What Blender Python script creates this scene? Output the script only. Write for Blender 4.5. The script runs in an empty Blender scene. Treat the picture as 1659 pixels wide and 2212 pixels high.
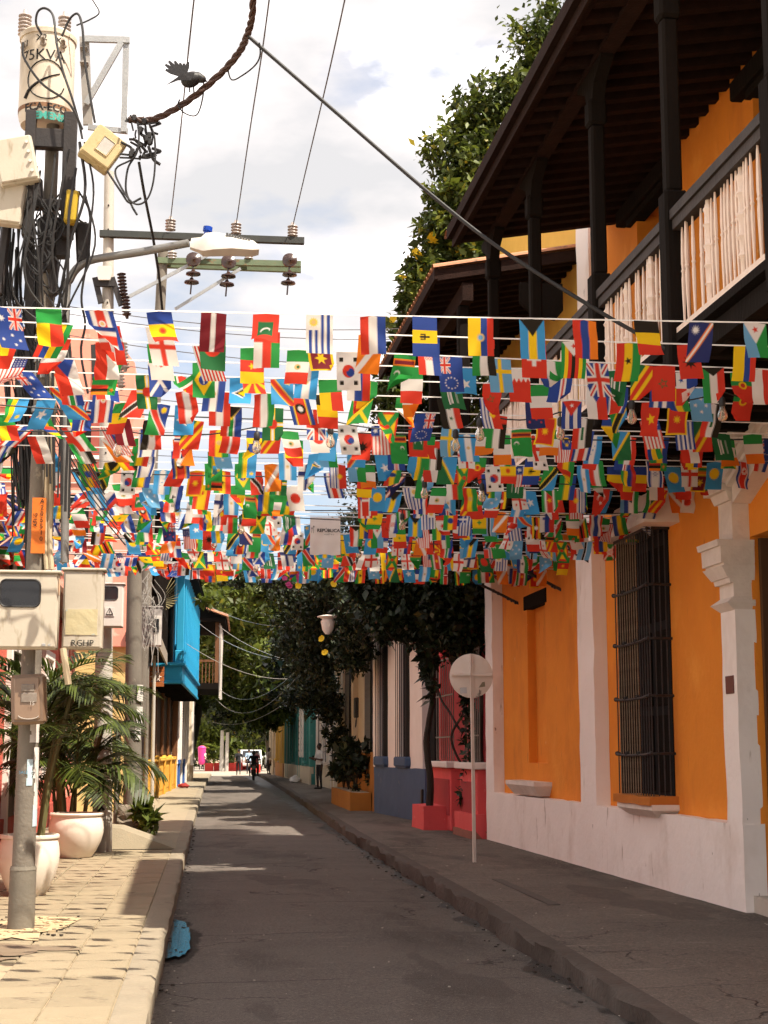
import bpy, bmesh, math, random
import numpy as np
from mathutils import Vector, Matrix, noise as mnoise
random.seed(7); rng = np.random.default_rng(11)
sc = bpy.context.scene; COL = sc.collection
R = math.radians
# ---------------------------------------------------------------- camera
FW, FH, FL, CAMZ = 1659.0, 2212.0, 3300.0, 1.65          # photo frame units, focal length in them, eye height
TH = math.atan((1622.0-FH/2)/FL); PS = math.atan((FW/2-443.0)*math.cos(TH)/FL)
fwd = Vector((math.sin(PS)*math.cos(TH), math.cos(PS)*math.cos(TH), math.sin(TH)))
rgt = Vector((math.cos(PS), -math.sin(PS), 0)); upv = rgt.cross(fwd)
camd = bpy.data.cameras.new('camera'); cam = bpy.data.objects.new('camera', camd); COL.objects.link(cam)
cam.matrix_world = Matrix(((rgt.x, upv.x, -fwd.x, 0), (rgt.y, upv.y, -fwd.y, 0), (rgt.z, upv.z, -fwd.z, CAMZ), (0, 0, 0, 1)))
camd.sensor_fit = 'HORIZONTAL'; camd.sensor_width = 36; camd.lens = 36*FL/FW; camd.clip_start = .05; camd.clip_end = 3000
sc.camera = cam
# ---------------------------------------------------------------- sky and sun
SUN = Vector((.475, -.40, 1.0)).normalized()
w = bpy.data.worlds.new('World'); sc.world = w; w.use_nodes = True
nt = w.node_tree; N = nt.nodes; LK = nt.links; N.clear()
out = N.new('ShaderNodeOutputWorld'); bg1 = N.new('ShaderNodeBackground'); bg2 = N.new('ShaderNodeBackground'); mx = N.new('ShaderNodeMixShader')
sky = N.new('ShaderNodeTexSky'); sky.sky_type = 'NISHITA'; sky.sun_disc = False
sky.sun_elevation = math.asin(SUN.z); sky.sun_rotation = math.atan2(SUN.x, SUN.y); sky.dust_density = 2.0
LK.new(sky.outputs[0], bg1.inputs[0]); bg1.inputs[1].default_value = .085
tc = N.new('ShaderNodeTexCoord'); mp = N.new('ShaderNodeMapping'); mp.inputs['Scale'].default_value = (1, 1, 2.2); mp.inputs['Location'].default_value = (.35, .1, .62)
n1 = N.new('ShaderNodeTexNoise'); n1.inputs['Scale'].default_value = 4.2; n1.inputs['Detail'].default_value = 9; n1.inputs['Roughness'].default_value = .52
n2 = N.new('ShaderNodeTexNoise'); n2.inputs['Scale'].default_value = 6.5; n2.inputs['Detail'].default_value = 7; n2.inputs['Roughness'].default_value = .5
r1 = N.new('ShaderNodeValToRGB'); r1.color_ramp.elements[0].position = .30; r1.color_ramp.elements[1].position = .47
r2 = N.new('ShaderNodeValToRGB'); r2.color_ramp.elements[0].position = .40; r2.color_ramp.elements[1].position = .66
r2.color_ramp.elements[0].color = (.335, .33, .335, 1); r2.color_ramp.elements[1].color = (1.35, 1.24, 1.18, 1); _e = r2.color_ramp.elements.new(.535); _e.color = (.44, .415, .408, 1)
LK.new(tc.outputs['Generated'], mp.inputs[0]); LK.new(mp.outputs[0], n1.inputs[0]); LK.new(mp.outputs[0], n2.inputs[0])
LK.new(n1.outputs[0], r1.inputs[0]); LK.new(n2.outputs[0], r2.inputs[0]); LK.new(r2.outputs[0], bg2.inputs[0]); bg2.inputs[1].default_value = 1.0
LK.new(r1.outputs[0], mx.inputs[0]); LK.new(bg1.outputs[0], mx.inputs[1]); LK.new(bg2.outputs[0], mx.inputs[2]); LK.new(mx.outputs[0], out.inputs[0])
sl = bpy.data.lights.new('sun', 'SUN'); so = bpy.data.objects.new('sun', sl); COL.objects.link(so)
sl.energy = 4.1; sl.angle = R(.55); sl.color = (1, .91, .76)
so.rotation_euler = (-SUN).to_track_quat('-Z', 'Y').to_euler(); so.location = (10, -5, 30)
sc.view_settings.view_transform = 'Standard'; sc.view_settings.look = 'None'; sc.view_settings.gamma = 1; sc.view_settings.use_curve_mapping = False
sc.view_settings.exposure = 1.36
sc.cycles.use_denoising = True; sc.cycles.max_bounces = 6; sc.cycles.diffuse_bounces = 4; sc.cycles.use_adaptive_sampling = True; sc.cycles.adaptive_threshold = .03; sc.cycles.transparent_max_bounces = 12
# ---------------------------------------------------------------- helpers
def ray(x, y): return fwd*FL + rgt*(x-FW/2) + upv*(FH/2-y)
CV = Vector((0, 0, CAMZ))
def PY(x, y, Y): r = ray(x, y); return CV + r*(Y/r.y)          # a point of the place at distance Y down the street
def PZ(x, y, Z): r = ray(x, y); return CV + r*((Z-CAMZ)/r.z)
def proj(p):
    d = Vector(p)-CV; k = d.dot(fwd)
    return (FW/2+FL*d.dot(rgt)/k, FH/2-FL*d.dot(upv)/k, k)
def lin(v): v /= 255.; return v/12.92 if v <= .04045 else ((v+.055)/1.055)**2.4
def hx(s): s = s.lstrip('#'); return tuple(lin(int(s[i:i+2], 16)) for i in (0, 2, 4))

class Frame:
    def __init__(s, o=(0, 0, 0), rz=0): s.o = Vector(o); s.rz = rz; s.m = Matrix.Rotation(rz, 3, 'Z')
    def w(s, p): return s.o + s.m @ Vector(p)
    def l(s, p): return s.m.transposed() @ (Vector(p)-s.o)
FWLD = Frame(); FB = Frame((0, 0, 0), R(1.08)); FLf = Frame((-1.66, 46.2, 0), -R(1.55))

class Thing:                                                   # a thing: an Empty at its base, parts below it
    def __init__(s, name, label, cat, base=(0, 0, 0), frame=FWLD, group=None, kind=None):
        e = bpy.data.objects.new(name, None); COL.objects.link(e); s.e = e; s.b = Vector(base); s.f = frame
        e.location = frame.w(base); e.rotation_euler = (0, 0, frame.rz); e.empty_display_size = .2
        if kind: e['kind'] = kind
        else: e['label'] = label; e['category'] = cat
        if group: e['group'] = group
    def part(s, name, mb, mat, parent=None, label=None, smooth=None):
        o = mb.build(name, mat, s.b, smooth); o.parent = parent or s.e
        if label: o['label'] = label
        return o
    def inst(s, name, src, loc, parent=None, rot=(0, 0, 0), scale=(1, 1, 1)):
        o = bpy.data.objects.new(name, src if isinstance(src, bpy.types.Mesh) else src.data); COL.objects.link(o)
        o.parent = parent or s.e; o.location = Vector(loc)-s.b; o.rotation_euler = rot; o.scale = scale
        return o

class MB:                                                      # collects shapes, builds one mesh
    def __init__(s): s.v = []; s.f = []; s.mi = []; s.cur = 0; s.sm = False
    def add(s, vs, fs):
        n = len(s.v); s.v += [tuple(p) for p in vs]; s.f += [tuple(i+n for i in f) for f in fs]; s.mi += [s.cur]*len(fs); return s
    def box(s, a, b, rot=None, piv=None):
        x0, y0, z0 = (min(a[i], b[i]) for i in range(3)); x1, y1, z1 = (max(a[i], b[i]) for i in range(3))
        vs = [Vector(p) for p in ((x0,y0,z0),(x1,y0,z0),(x1,y1,z0),(x0,y1,z0),(x0,y0,z1),(x1,y0,z1),(x1,y1,z1),(x0,y1,z1))]
        if rot is not None:
            c = Vector(piv) if piv is not None else (vs[0]+vs[6])/2
            vs = [c + rot @ (p-c) for p in vs]
        return s.add(vs, [(0,3,2,1),(4,5,6,7),(0,1,5,4),(1,2,6,5),(2,3,7,6),(3,0,4,7)])
    def cbox(s, a, b, ch=.01, rot=None, piv=None):              # chamfered box
        lo = [min(a[i], b[i]) for i in range(3)]; hi = [max(a[i], b[i]) for i in range(3)]
        ch = min([ch]+[(hi[i]-lo[i])*.45 for i in range(3)])
        bm = bmesh.new(); bmesh.ops.create_cube(bm, size=1)
        for v in bm.verts: v.co = Vector([(lo[i]+hi[i])/2+v.co[i]*(hi[i]-lo[i]) for i in range(3)])
        bmesh.ops.bevel(bm, geom=list(bm.edges), offset=ch, segments=1, affect='EDGES')
        vs = [v.co.copy() for v in bm.verts]; fs = [[v.index for v in f.verts] for f in bm.faces]; bm.verts.index_update()
        fs = [[v.index for v in f.verts] for f in bm.faces]; bm.free()
        if rot is not None:
            c = Vector(piv) if piv is not None else Vector([(lo[i]+hi[i])/2 for i in range(3)])
            vs = [c + rot @ (p-c) for p in vs]
        return s.add(vs, fs)
    def gbox(s, a, b, step=.25, amp=.012, fr=2.5, rnd=.02):     # hand-made, slightly wobbly box of plaster
        lo = Vector([min(a[i], b[i]) for i in range(3)]); hi = Vector([max(a[i], b[i]) for i in range(3)])
        n = [max(1, int(math.ceil((hi[i]-lo[i])/step))) for i in range(3)]; idx = {}; vs = []
        def vid(i, j, k):
            q = (i, j, k)
            if q not in idx:
                p = Vector((lo.x+(hi.x-lo.x)*i/n[0], lo.y+(hi.y-lo.y)*j/n[1], lo.z+(hi.z-lo.z)*k/n[2]))
                p = p + mnoise.noise_vector(p*fr)*amp + mnoise.noise_vector(p*fr*4+Vector((9, 3, 1)))*amp*.35
                idx[q] = len(vs); vs.append(p)
            return idx[q]
        fs = []
        for ax in range(3):
            u, v = (ax+1) % 3, (ax+2) % 3
            for side in (0, n[ax]):
                for i in range(n[u]):
                    for j in range(n[v]):
                        c = []
                        for (di, dj) in ((0,0),(1,0),(1,1),(0,1)):
                            q = [0,0,0]; q[ax] = side; q[u] = i+di; q[v] = j+dj; c.append(vid(*q))
                        fs.append(c if side else c[::-1])
        return s.add(vs, fs)
    def prism(s, poly, h0, h1, ax='x'):                          # polygon extruded along an axis
        def mk(p, h): return {'x': (h, p[0], p[1]), 'y': (p[0], h, p[1]), 'z': (p[0], p[1], h)}[ax]
        n = len(poly); vs = [mk(p, h0) for p in poly]+[mk(p, h1) for p in poly]
        return s.add(vs, [tuple(range(n))[::-1], tuple(range(n, 2*n))]+[(i, (i+1) % n, n+(i+1) % n, n+i) for i in range(n)])
    def cyl(s, a, b, r0, r1=None, n=10, cap=True):
        a = Vector(a); b = Vector(b); r1 = r0 if r1 is None else r1; d = (b-a).normalized()
        u = d.orthogonal().normalized(); v = d.cross(u)
        vs = [a+(u*math.cos(t)+v*math.sin(t))*r0 for t in (2*math.pi*i/n for i in range(n))]+[b+(u*math.cos(t)+v*math.sin(t))*r1 for t in (2*math.pi*i/n for i in range(n))]
        fs = [(i, (i+1) % n, n+(i+1) % n, n+i) for i in range(n)]
        if cap: fs += [tuple(range(n))[::-1], tuple(range(n, 2*n))]
        return s.add(vs, fs)
    def tube(s, pts, r, n=6, cap=True):
        pts = [Vector(p) for p in pts]; m = len(pts); rr = r if isinstance(r, (list, tuple)) else [r]*m
        vs = []; up = None
        for i, p in enumerate(pts):
            d = (pts[min(i+1, m-1)]-pts[max(i-1, 0)])
            if d.length < 1e-9: d = Vector((0, 0, 1))
            d.normalize()
            if up is None: up = d.orthogonal().normalized()
            up = (up-d*up.dot(d)); up = up.normalized() if up.length > 1e-6 else d.orthogonal().normalized()
            v = d.cross(up)
            vs += [p+(up*math.cos(2*math.pi*k/n)+v*math.sin(2*math.pi*k/n))*rr[i] for k in range(n)]
        fs = [(i*n+k, i*n+(k+1) % n, (i+1)*n+(k+1) % n, (i+1)*n+k) for i in range(m-1) for k in range(n)]
        if cap: fs += [tuple(range(n))[::-1], tuple(range((m-1)*n, m*n))]
        return s.add(vs, fs)
    def lathe(s, prof, c=(0, 0, 0), n=16, ax=None, cap=True):     # profile of (radius, height)
        c = Vector(c); vs = []
        q = Vector((0, 0, 1)).rotation_difference(Vector(ax).normalized()).to_matrix() if ax is not None else Matrix.Identity(3)
        for r, z in prof: vs += [c+q @ Vector((r*math.cos(2*math.pi*k/n), r*math.sin(2*math.pi*k/n), z)) for k in range(n)]
        m = len(prof); fs = [(i*n+k, i*n+(k+1) % n, (i+1)*n+(k+1) % n, (i+1)*n+k) for i in range(m-1) for k in range(n)]
        if cap: fs += [tuple(range(n))[::-1], tuple(range((m-1)*n, m*n))]
        return s.add(vs, fs)
    def ell(s, c, r, n=10, m=7, rot=None):
        vs = []; c = Vector(c)
        for i in range(m+1):
            t = math.pi*i/m
            for k in range(n):
                p = Vector((r[0]*math.sin(t)*math.cos(2*math.pi*k/n), r[1]*math.sin(t)*math.sin(2*math.pi*k/n), r[2]*math.cos(t)))
                vs.append(c+(rot @ p if rot is not None else p))
        return s.add(vs, [(i*n+k, (i+1)*n+k, (i+1)*n+(k+1) % n, i*n+(k+1) % n) for i in range(m) for k in range(n)])
    def quad(s, *p): return s.add(p, [tuple(range(len(p)))])
    def mesh(s, name, mat, b=Vector((0, 0, 0)), smooth=None):
        me = bpy.data.meshes.new(name); b = Vector(b)
        me.from_pydata([(p[0]-b.x, p[1]-b.y, p[2]-b.z) for p in s.v], [], s.f); me.update()
        ms = mat if isinstance(mat, (list, tuple)) else [mat]
        for m in ms: me.materials.append(m)
        if len(ms) > 1: me.polygons.foreach_set('material_index', s.mi)
        sm = s.sm if smooth is None else smooth
        if sm: me.polygons.foreach_set('use_smooth', [True]*len(me.polygons)); me.set_sharp_from_angle(angle=R(42))
        return me
    def build(s, name, mat, b=Vector((0, 0, 0)), smooth=None):
        o = bpy.data.objects.new(name, s.mesh(name, mat, b, smooth)); COL.objects.link(o); return o
def single(name, mb, mat, label=None, cat=None, group=None, kind=None, base=None, smooth=None):     # a thing that is one mesh
    b = Vector(base) if base is not None else Vector((sum(p[0] for p in mb.v)/len(mb.v), sum(p[1] for p in mb.v)/len(mb.v), min(p[2] for p in mb.v)))
    o = mb.build(name, mat, b, smooth); o.location = b
    if kind: o['kind'] = kind
    if label: o['label'] = label
    if cat: o['category'] = cat
    if group: o['group'] = group
    return o
def cat(pts, k=6):                                              # Catmull-Rom through points
    P = [Vector(p) for p in pts]; P = [P[0]*2-P[1]]+P+[P[-1]*2-P[-2]]; o = []
    for i in range(1, len(P)-2):
        for j in range(k):
            t = j/k; a, b, c, d = P[i-1], P[i], P[i+1], P[i+2]
            o.append(.5*((2*b)+(c-a)*t+(2*a-5*b+4*c-d)*t*t+(3*b-a-3*c+d)*t**3))
    return o+[P[-2]]
def sag(a, b, s, n=14): a = Vector(a); b = Vector(b); return [a.lerp(b, i/n)-Vector((0, 0, s*4*(i/n)*(1-i/n))) for i in range(n+1)]
def textmesh(body, size, extrude=.001, align='CENTER', font_shear=0, bold=0):
    cu = bpy.data.curves.new('lettering', 'FONT'); cu.body = body; cu.size = size; cu.extrude = extrude; cu.align_x = align; cu.align_y = 'CENTER'; cu.shear = font_shear; cu.offset = bold; cu.resolution_u = 2
    o = bpy.data.objects.new('lettering', cu); COL.objects.link(o); dg = bpy.context.evaluated_depsgraph_get()
    me = bpy.data.meshes.new_from_object(o.evaluated_get(dg)); bpy.data.objects.remove(o); bpy.data.curves.remove(cu); return me
def lettering(t, body, size, c, mat, parent=None, u=(1, 0, 0), v=(0, 0, 1), align='CENTER', bold=0, name='lettering', bend=None):
    me = textmesh(body, size, align=align, bold=bold); u = Vector(u).normalized(); v = Vector(v).normalized(); n = u.cross(v); c = Vector(c)
    for vt in me.vertices:
        p = vt.co
        if bend: cx, cy, rr, a0 = bend; a = a0+p.x/rr; vt.co = Vector((cx+math.cos(a)*(rr+p.z), cy+math.sin(a)*(rr+p.z), c.z+p.y))-t.b
        else: vt.co = c+u*p.x+v*p.y+n*p.z-t.b
    me.materials.clear(); me.materials.append(mat); o = bpy.data.objects.new(name, me); COL.objects.link(o); o.parent = parent or t.e; return o
# ---------------------------------------------------------------- materials
MATS = {}
def pm(name, c, c2=None, scale=3., amt=.5, rough=.8, bump=.15, bscale=30., stain=None, metal=0., spec=.3, streak=1., transl=0., island=0.):
    """noise-mottled surface; stain=(colour, scale, threshold, softness, vertical stretch)"""
    if name in MATS: return MATS[name]
    m = bpy.data.materials.new(name); MATS[name] = m; m.use_nodes = True; nt = m.node_tree; N = nt.nodes; L = nt.links
    b = N['Principled BSDF']; b.inputs['Roughness'].default_value = rough; b.inputs['Metallic'].default_value = metal; b.inputs['Specular IOR Level'].default_value = spec
    c2 = c2 or tuple(x*.72 for x in c)
    tc = N.new('ShaderNodeTexCoord'); mp = N.new('ShaderNodeMapping'); mp.inputs['Scale'].default_value = (1, 1, streak); L.new(tc.outputs['Object'], mp.inputs[0])
    n = N.new('ShaderNodeTexNoise'); n.inputs['Scale'].default_value = scale; n.inputs['Detail'].default_value = 5; n.inputs['Roughness'].default_value = .65; L.new(mp.outputs[0], n.inputs[0])
    mr = N.new('ShaderNodeMapRange'); mr.inputs[1].default_value = .5-.5*amt; mr.inputs[2].default_value = .5+.5*amt; L.new(n.outputs[0], mr.inputs[0])
    mix = N.new('ShaderNodeMix'); mix.data_type = 'RGBA'; mix.inputs[6].default_value = (*c2, 1); mix.inputs[7].default_value = (*c, 1); L.new(mr.outputs[0], mix.inputs[0])
    colr = mix.outputs[2]
    if stain:
        sts = stain if isinstance(stain, list) else [stain]
        for si, (scol, ssc, th_, soft, st) in enumerate(sts):
            mp2 = N.new('ShaderNodeMapping'); mp2.inputs['Scale'].default_value = (1, 1, st); mp2.inputs['Location'].default_value = (3.1+si*7, 1.7, .4); L.new(tc.outputs['Object'], mp2.inputs[0])
            n2 = N.new('ShaderNodeTexNoise'); n2.inputs['Scale'].default_value = ssc; n2.inputs['Detail'].default_value = 4; n2.inputs['Roughness'].default_value = .6; L.new(mp2.outputs[0], n2.inputs[0])
            m2 = N.new('ShaderNodeMapRange'); m2.inputs[1].default_value = th_; m2.inputs[2].default_value = th_+soft; L.new(n2.outputs[0], m2.inputs[0])
            x2 = N.new('ShaderNodeMix'); x2.data_type = 'RGBA'; x2.inputs[7].default_value = (*scol, 1); L.new(m2.outputs[0], x2.inputs[0]); L.new(colr, x2.inputs[6]); colr = x2.outputs[2]
    if island:
        g = N.new('ShaderNodeNewGeometry'); hs = N.new('ShaderNodeHueSaturation'); ma = N.new('ShaderNodeMapRange'); ma.inputs[3].default_value = 1-island; ma.inputs[4].default_value = 1+island*1.3
        L.new(g.outputs['Random Per Island'], ma.inputs[0]); L.new(ma.outputs[0], hs.inputs['Value']); L.new(colr, hs.inputs['Color']); colr = hs.outputs[0]
    L.new(colr, b.inputs['Base Color'])
    if bump:
        nb = N.new('ShaderNodeTexNoise'); nb.inputs['Scale'].default_value = bscale; nb.inputs['Detail'].default_value = 3; L.new(mp.outputs[0], nb.inputs[0])
        bp = N.new('ShaderNodeBump'); bp.inputs['Strength'].default_value = bump; bp.inputs['Distance'].default_value = .02; L.new(nb.outputs[0], bp.inputs['Height']); L.new(bp.outputs[0], b.inputs['Normal'])
    if transl:
        tb = N.new('ShaderNodeBsdfTranslucent'); ms = N.new('ShaderNodeMixShader'); ms.inputs[0].default_value = transl
        L.new(colr, tb.inputs[0]); L.new(b.outputs[0], ms.inputs[1]); L.new(tb.outputs[0], ms.inputs[2]); L.new(ms.outputs[0], N['Material Output'].inputs[0])
    return m
ORANGE = pm('orange_plaster', (.84, .285, .028), (.70, .22, .022), 1.3, .7, .85, .25, 18, [((.60, .175, .022), .8, .52, .16, .5), ((.86, .34, .05), 1.3, .58, .2, .8), ((.50, .15, .03), 7, .66, .05, .16), ((.86, .50, .22), 11, .735, .02, .5)])
ORANGEK = pm('orange_plaster_worn', (.55, .19, .03), (.40, .12, .02), 2.5, .7, .85, .3, 18)
WHITEP = pm('limewashed_plaster', (.90, .815, .76), (.83, .735, .675), 1.6, .8, .85, .3, 14, [((.72, .61, .54), 1.2, .54, .16, .6), ((.50, .40, .33), 6, .65, .08, .22), ((.22, .15, .11), 10, .715, .025, .3)])
WHITES = pm('white_stone_trim', (.82, .73, .66), (.62, .52, .45), 4, .6, .85, .3, 22)
GREYST = pm('weathered_stone', (.55, .48, .40), (.38, .32, .27), 3, .7, .9, .4, 25)
YELP = pm('ochre_yellow_plaster', (.74, .46, .09), (.62, .36, .06), 1.6, .6, .85, .2, 18)
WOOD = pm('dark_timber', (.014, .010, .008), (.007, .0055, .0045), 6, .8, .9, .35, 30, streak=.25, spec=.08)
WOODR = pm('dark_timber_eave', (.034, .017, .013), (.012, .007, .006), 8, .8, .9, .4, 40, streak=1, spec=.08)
WOODG = pm('weathered_rail_timber', (.06, .046, .04), (.022, .017, .015), 7, .8, .7, .3, 30)
BALUS = pm('painted_baluster', (.86, .70, .60), (.70, .54, .44), 9, .6, .6, .15, 40, ((.40, .26, .18), 14, .66, .06, .4))
IRON = pm('black_iron', (.018, .016, .017), (.030, .022, .020), 10, .7, .55, .2, 40, spec=.4)
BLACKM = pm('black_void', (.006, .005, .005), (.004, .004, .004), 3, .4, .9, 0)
BROWND = pm('brown_door', (.10, .045, .018), (.055, .025, .010), 4, .7, .6, .2, 30, streak=.2)
RUSTK = pm('rusty_iron_bar', (.30, .22, .15), (.12, .08, .05), 12, .7, .7, .2, 40)
REDPLQ = pm('dark_red_plaque', (.13, .025, .022), (.08, .02, .02), 20, .8, .4, .05, 60)
CONC = pm('concrete', (.45, .40, .33), (.34, .30, .25), 3, .7, .9, .35, 40)
# ================================================================= ground
def interp(tab, y):
    for (a, va), (b, vb) in zip(tab, tab[1:]):
        if y <= b: return va+(vb-va)*(y-a)/(b-a)
    return tab[-1][1]
KL = [(-12, -.30), (9.8, -.30), (21.6, -.27), (37, -.21), (64, -.03), (83, .15), (104, .45)]
KR = [(-12, 2.62), (9.5, 2.65), (28, 2.71), (46, 2.98), (64, 3.27), (97, 3.52), (104, 3.58)]
def paving(name, c, c2, gutter, seam, crackc, rough=.9, wet=(.035, .029, .025), pud=None):
    """worn surface: mottling, grit, slab seams, cracks; gutter=x where damp silt along a kerb starts"""
    m = bpy.data.materials.new(name); MATS[name] = m; m.use_nodes = True; nt = m.node_tree; N = nt.nodes; L = nt.links; b = N['Principled BSDF']; b.inputs['Specular IOR Level'].default_value = .25
    g = N.new('ShaderNodeNewGeometry'); P = g.outputs['Position']
    def noise(sc_, det=6, ro=.6, st=(1, 1, 1)):
        mp = N.new('ShaderNodeMapping'); mp.inputs['Scale'].default_value = st; L.new(P, mp.inputs[0]); n = N.new('ShaderNodeTexNoise'); n.inputs['Scale'].default_value = sc_; n.inputs['Detail'].default_value = det; n.inputs['Roughness'].default_value = ro; L.new(mp.outputs[0], n.inputs[0]); return n.outputs[0]
    def rng_(v, a, b_, lo=0, hi=1): r = N.new('ShaderNodeMapRange'); r.inputs[1].default_value = a; r.inputs[2].default_value = b_; r.inputs[3].default_value = lo; r.inputs[4].default_value = hi; L.new(v, r.inputs[0]); return r.outputs[0]
    def mix(f, a, b_):
        x = N.new('ShaderNodeMix'); x.data_type = 'RGBA'; L.new(f, x.inputs[0])
        for k, v in ((6, a), (7, b_)):
            if isinstance(v, tuple): x.inputs[k].default_value = (*v, 1)
            else: L.new(v, x.inputs[k])
        return x.outputs[2]
    def math_(op, a, b_=None):
        x = N.new('ShaderNodeMath'); x.operation = op
        for k, v in ((0, a), (1, b_)):
            if v is None: continue
            if isinstance(v, (int, float)): x.inputs[k].default_value = v
            else: L.new(v, x.inputs[k])
        return x.outputs[0]
    col = mix(rng_(noise(.9, 8, .7), .3, .7), c2, c)
    col = mix(rng_(noise(.45, 6, .6, (1.6, .5, 1)), .52, .66), col, tuple(x*.62 for x in c2))          # dark worn lanes and patches
    col = mix(rng_(noise(2.6, 7, .7, (.5, 1.8, 1)), .60, .68), col, tuple(min(1, x*1.35) for x in c))  # pale dust streaks
    ag = noise(38, 3, .75); col = mix(rng_(ag, .56, .70), col, tuple(min(1, x*1.55) for x in c)); col = mix(rng_(ag, .44, .30), col, tuple(x*.50 for x in c2))
    pt_ = noise(.8, 4, .5, (1, .35, 1)); col = mix(rng_(pt_, .60, .615, 0, .55), col, tuple(x*.62 for x in c2))     # old repair patches
    grit = noise(110, 2, .7); col = mix(rng_(grit, .60, .70), col, tuple(min(1, x*1.7) for x in c)); col = mix(rng_(grit, .40, .30), col, tuple(x*.45 for x in c2))
    sx = N.new('ShaderNodeSeparateXYZ'); L.new(P, sx.inputs[0])
    yy = math_('ADD', sx.outputs[1], math_('MULTIPLY', noise(1.4, 5), .28)); fr = math_('ABSOLUTE', math_('SUBTRACT', math_('FRACT', math_('DIVIDE', yy, seam)), .5))
    sm = math_('MULTIPLY', rng_(fr, .4955, .499), rng_(noise(1.1, 4), .38, .52)); col = mix(sm, col, crackc)
    vo = N.new('ShaderNodeTexVoronoi'); vo.feature = 'DISTANCE_TO_EDGE'; vo.inputs['Scale'].default_value = .55; mp = N.new('ShaderNodeMapping'); wv = N.new('ShaderNodeVectorMath'); wv.operation = 'ADD'
    nv = N.new('ShaderNodeTexNoise'); nv.inputs['Scale'].default_value = 2.2; nv.inputs['Detail'].default_value = 6; L.new(P, nv.inputs[0]); L.new(P, wv.inputs[0]); L.new(nv.outputs['Color'], wv.inputs[1]); L.new(wv.outputs[0], vo.inputs['Vector'])
    ck = math_('MULTIPLY', rng_(vo.outputs[0], .010, .002), rng_(noise(.35, 3), .50, .58)); col = mix(ck, col, crackc)
    rg = None
    if gutter is not None:
        gx = math_('ADD', sx.outputs[0], math_('MULTIPLY', math_('SUBTRACT', noise(1.1, 6, .65, (1, .55, 1)), .5), 1.5)); gm = rng_(gx, gutter, gutter+.05); col = mix(gm, col, wet); rg = rng_(gm, 0, 1, rough, .42)
    if pud:                                                       # damp ring left by a puddle
        dv = N.new('ShaderNodeVectorMath'); dv.operation = 'SUBTRACT'; L.new(P, dv.inputs[0]); dv.inputs[1].default_value = pud; dm = N.new('ShaderNodeVectorMath'); dm.operation = 'MULTIPLY'; L.new(dv.outputs[0], dm.inputs[0]); dm.inputs[1].default_value = (4.2, .58, 0)
        dl = N.new('ShaderNodeVectorMath'); dl.operation = 'LENGTH'; L.new(dm.outputs[0], dl.inputs[0]); dd = math_('ADD', dl.outputs['Value'], math_('MULTIPLY', math_('SUBTRACT', noise(3.5, 5, .6, (1.6, .6, 1)), .5), 1.1)); col = mix(rng_(dd, 1.02, .90), col, wet)
    L.new(col, b.inputs['Base Color'])
    if rg is not None: L.new(rg, b.inputs['Roughness'])
    else: b.inputs['Roughness'].default_value = rough
    bp = N.new('ShaderNodeBump'); bp.inputs['Strength'].default_value = .8; bp.inputs['Distance'].default_value = .015; L.new(math_('SUBTRACT', noise(70, 5, .7), math_('MULTIPLY', math_('MAXIMUM', sm, ck), 1.5)), bp.inputs['Height']); L.new(bp.outputs[0], b.inputs['Normal'])
    return m
ASPH = paving('worn_asphalt', (.135, .113, .098), (.100, .083, .072), 2.60, 2.9, (.030, .025, .022), pud=tuple(PZ(376, 2030, 0)))
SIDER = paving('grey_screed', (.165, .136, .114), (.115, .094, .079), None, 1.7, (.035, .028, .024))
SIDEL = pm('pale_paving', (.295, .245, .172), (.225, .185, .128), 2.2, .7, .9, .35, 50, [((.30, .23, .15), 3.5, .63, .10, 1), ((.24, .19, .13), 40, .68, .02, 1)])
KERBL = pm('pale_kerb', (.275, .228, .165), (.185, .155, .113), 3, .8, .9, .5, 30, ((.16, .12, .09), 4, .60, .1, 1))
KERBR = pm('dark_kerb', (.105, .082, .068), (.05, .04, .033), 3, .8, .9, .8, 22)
EARTH = pm('bare_ground', (.46, .40, .31), (.38, .33, .25), .5, .7, .95, .3, 20)
g = MB(); g.quad((-700, -700, -.06), (700, -700, -.06), (700, 1500, -.06), (-700, 1500, -.06)); single('ground', g, EARTH, kind='structure', base=(0, 0, -.06))
g = MB(); ys = [-12+i*.8 for i in range(146)]; nx = 10; vs = []; fs = []
for i, y in enumerate(ys):
    a, b = interp(KL, y), interp(KR, y)
    for j in range(nx+1):
        u = j/nx; x = a-.05+(b-a+.1)*u
        z = .018*math.sin(u*math.pi)-.012 + .010*mnoise.noise(Vector((x*.9, y*.5, 0)))
        vs.append((x, y, z))
for i in range(len(ys)-1):
    for j in range(nx): fs.append((i*(nx+1)+j, i*(nx+1)+j+1, (i+1)*(nx+1)+j+1, (i+1)*(nx+1)+j))
g.add(vs, fs); road = single('road', g, ASPH, kind='structure', base=(0, 0, 0), smooth=True)
CROSS = pm('sunny_cross_street', (.36, .31, .25), (.28, .24, .19), .6, .6, .9, .2, 30)
g = MB(); g.quad((-40, 103.9, .004), (40, 103.9, .004), (40, 190, .004), (-40, 190, .004)); single('cross_street', g, CROSS, kind='structure', base=(0, 104, 0))
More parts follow.
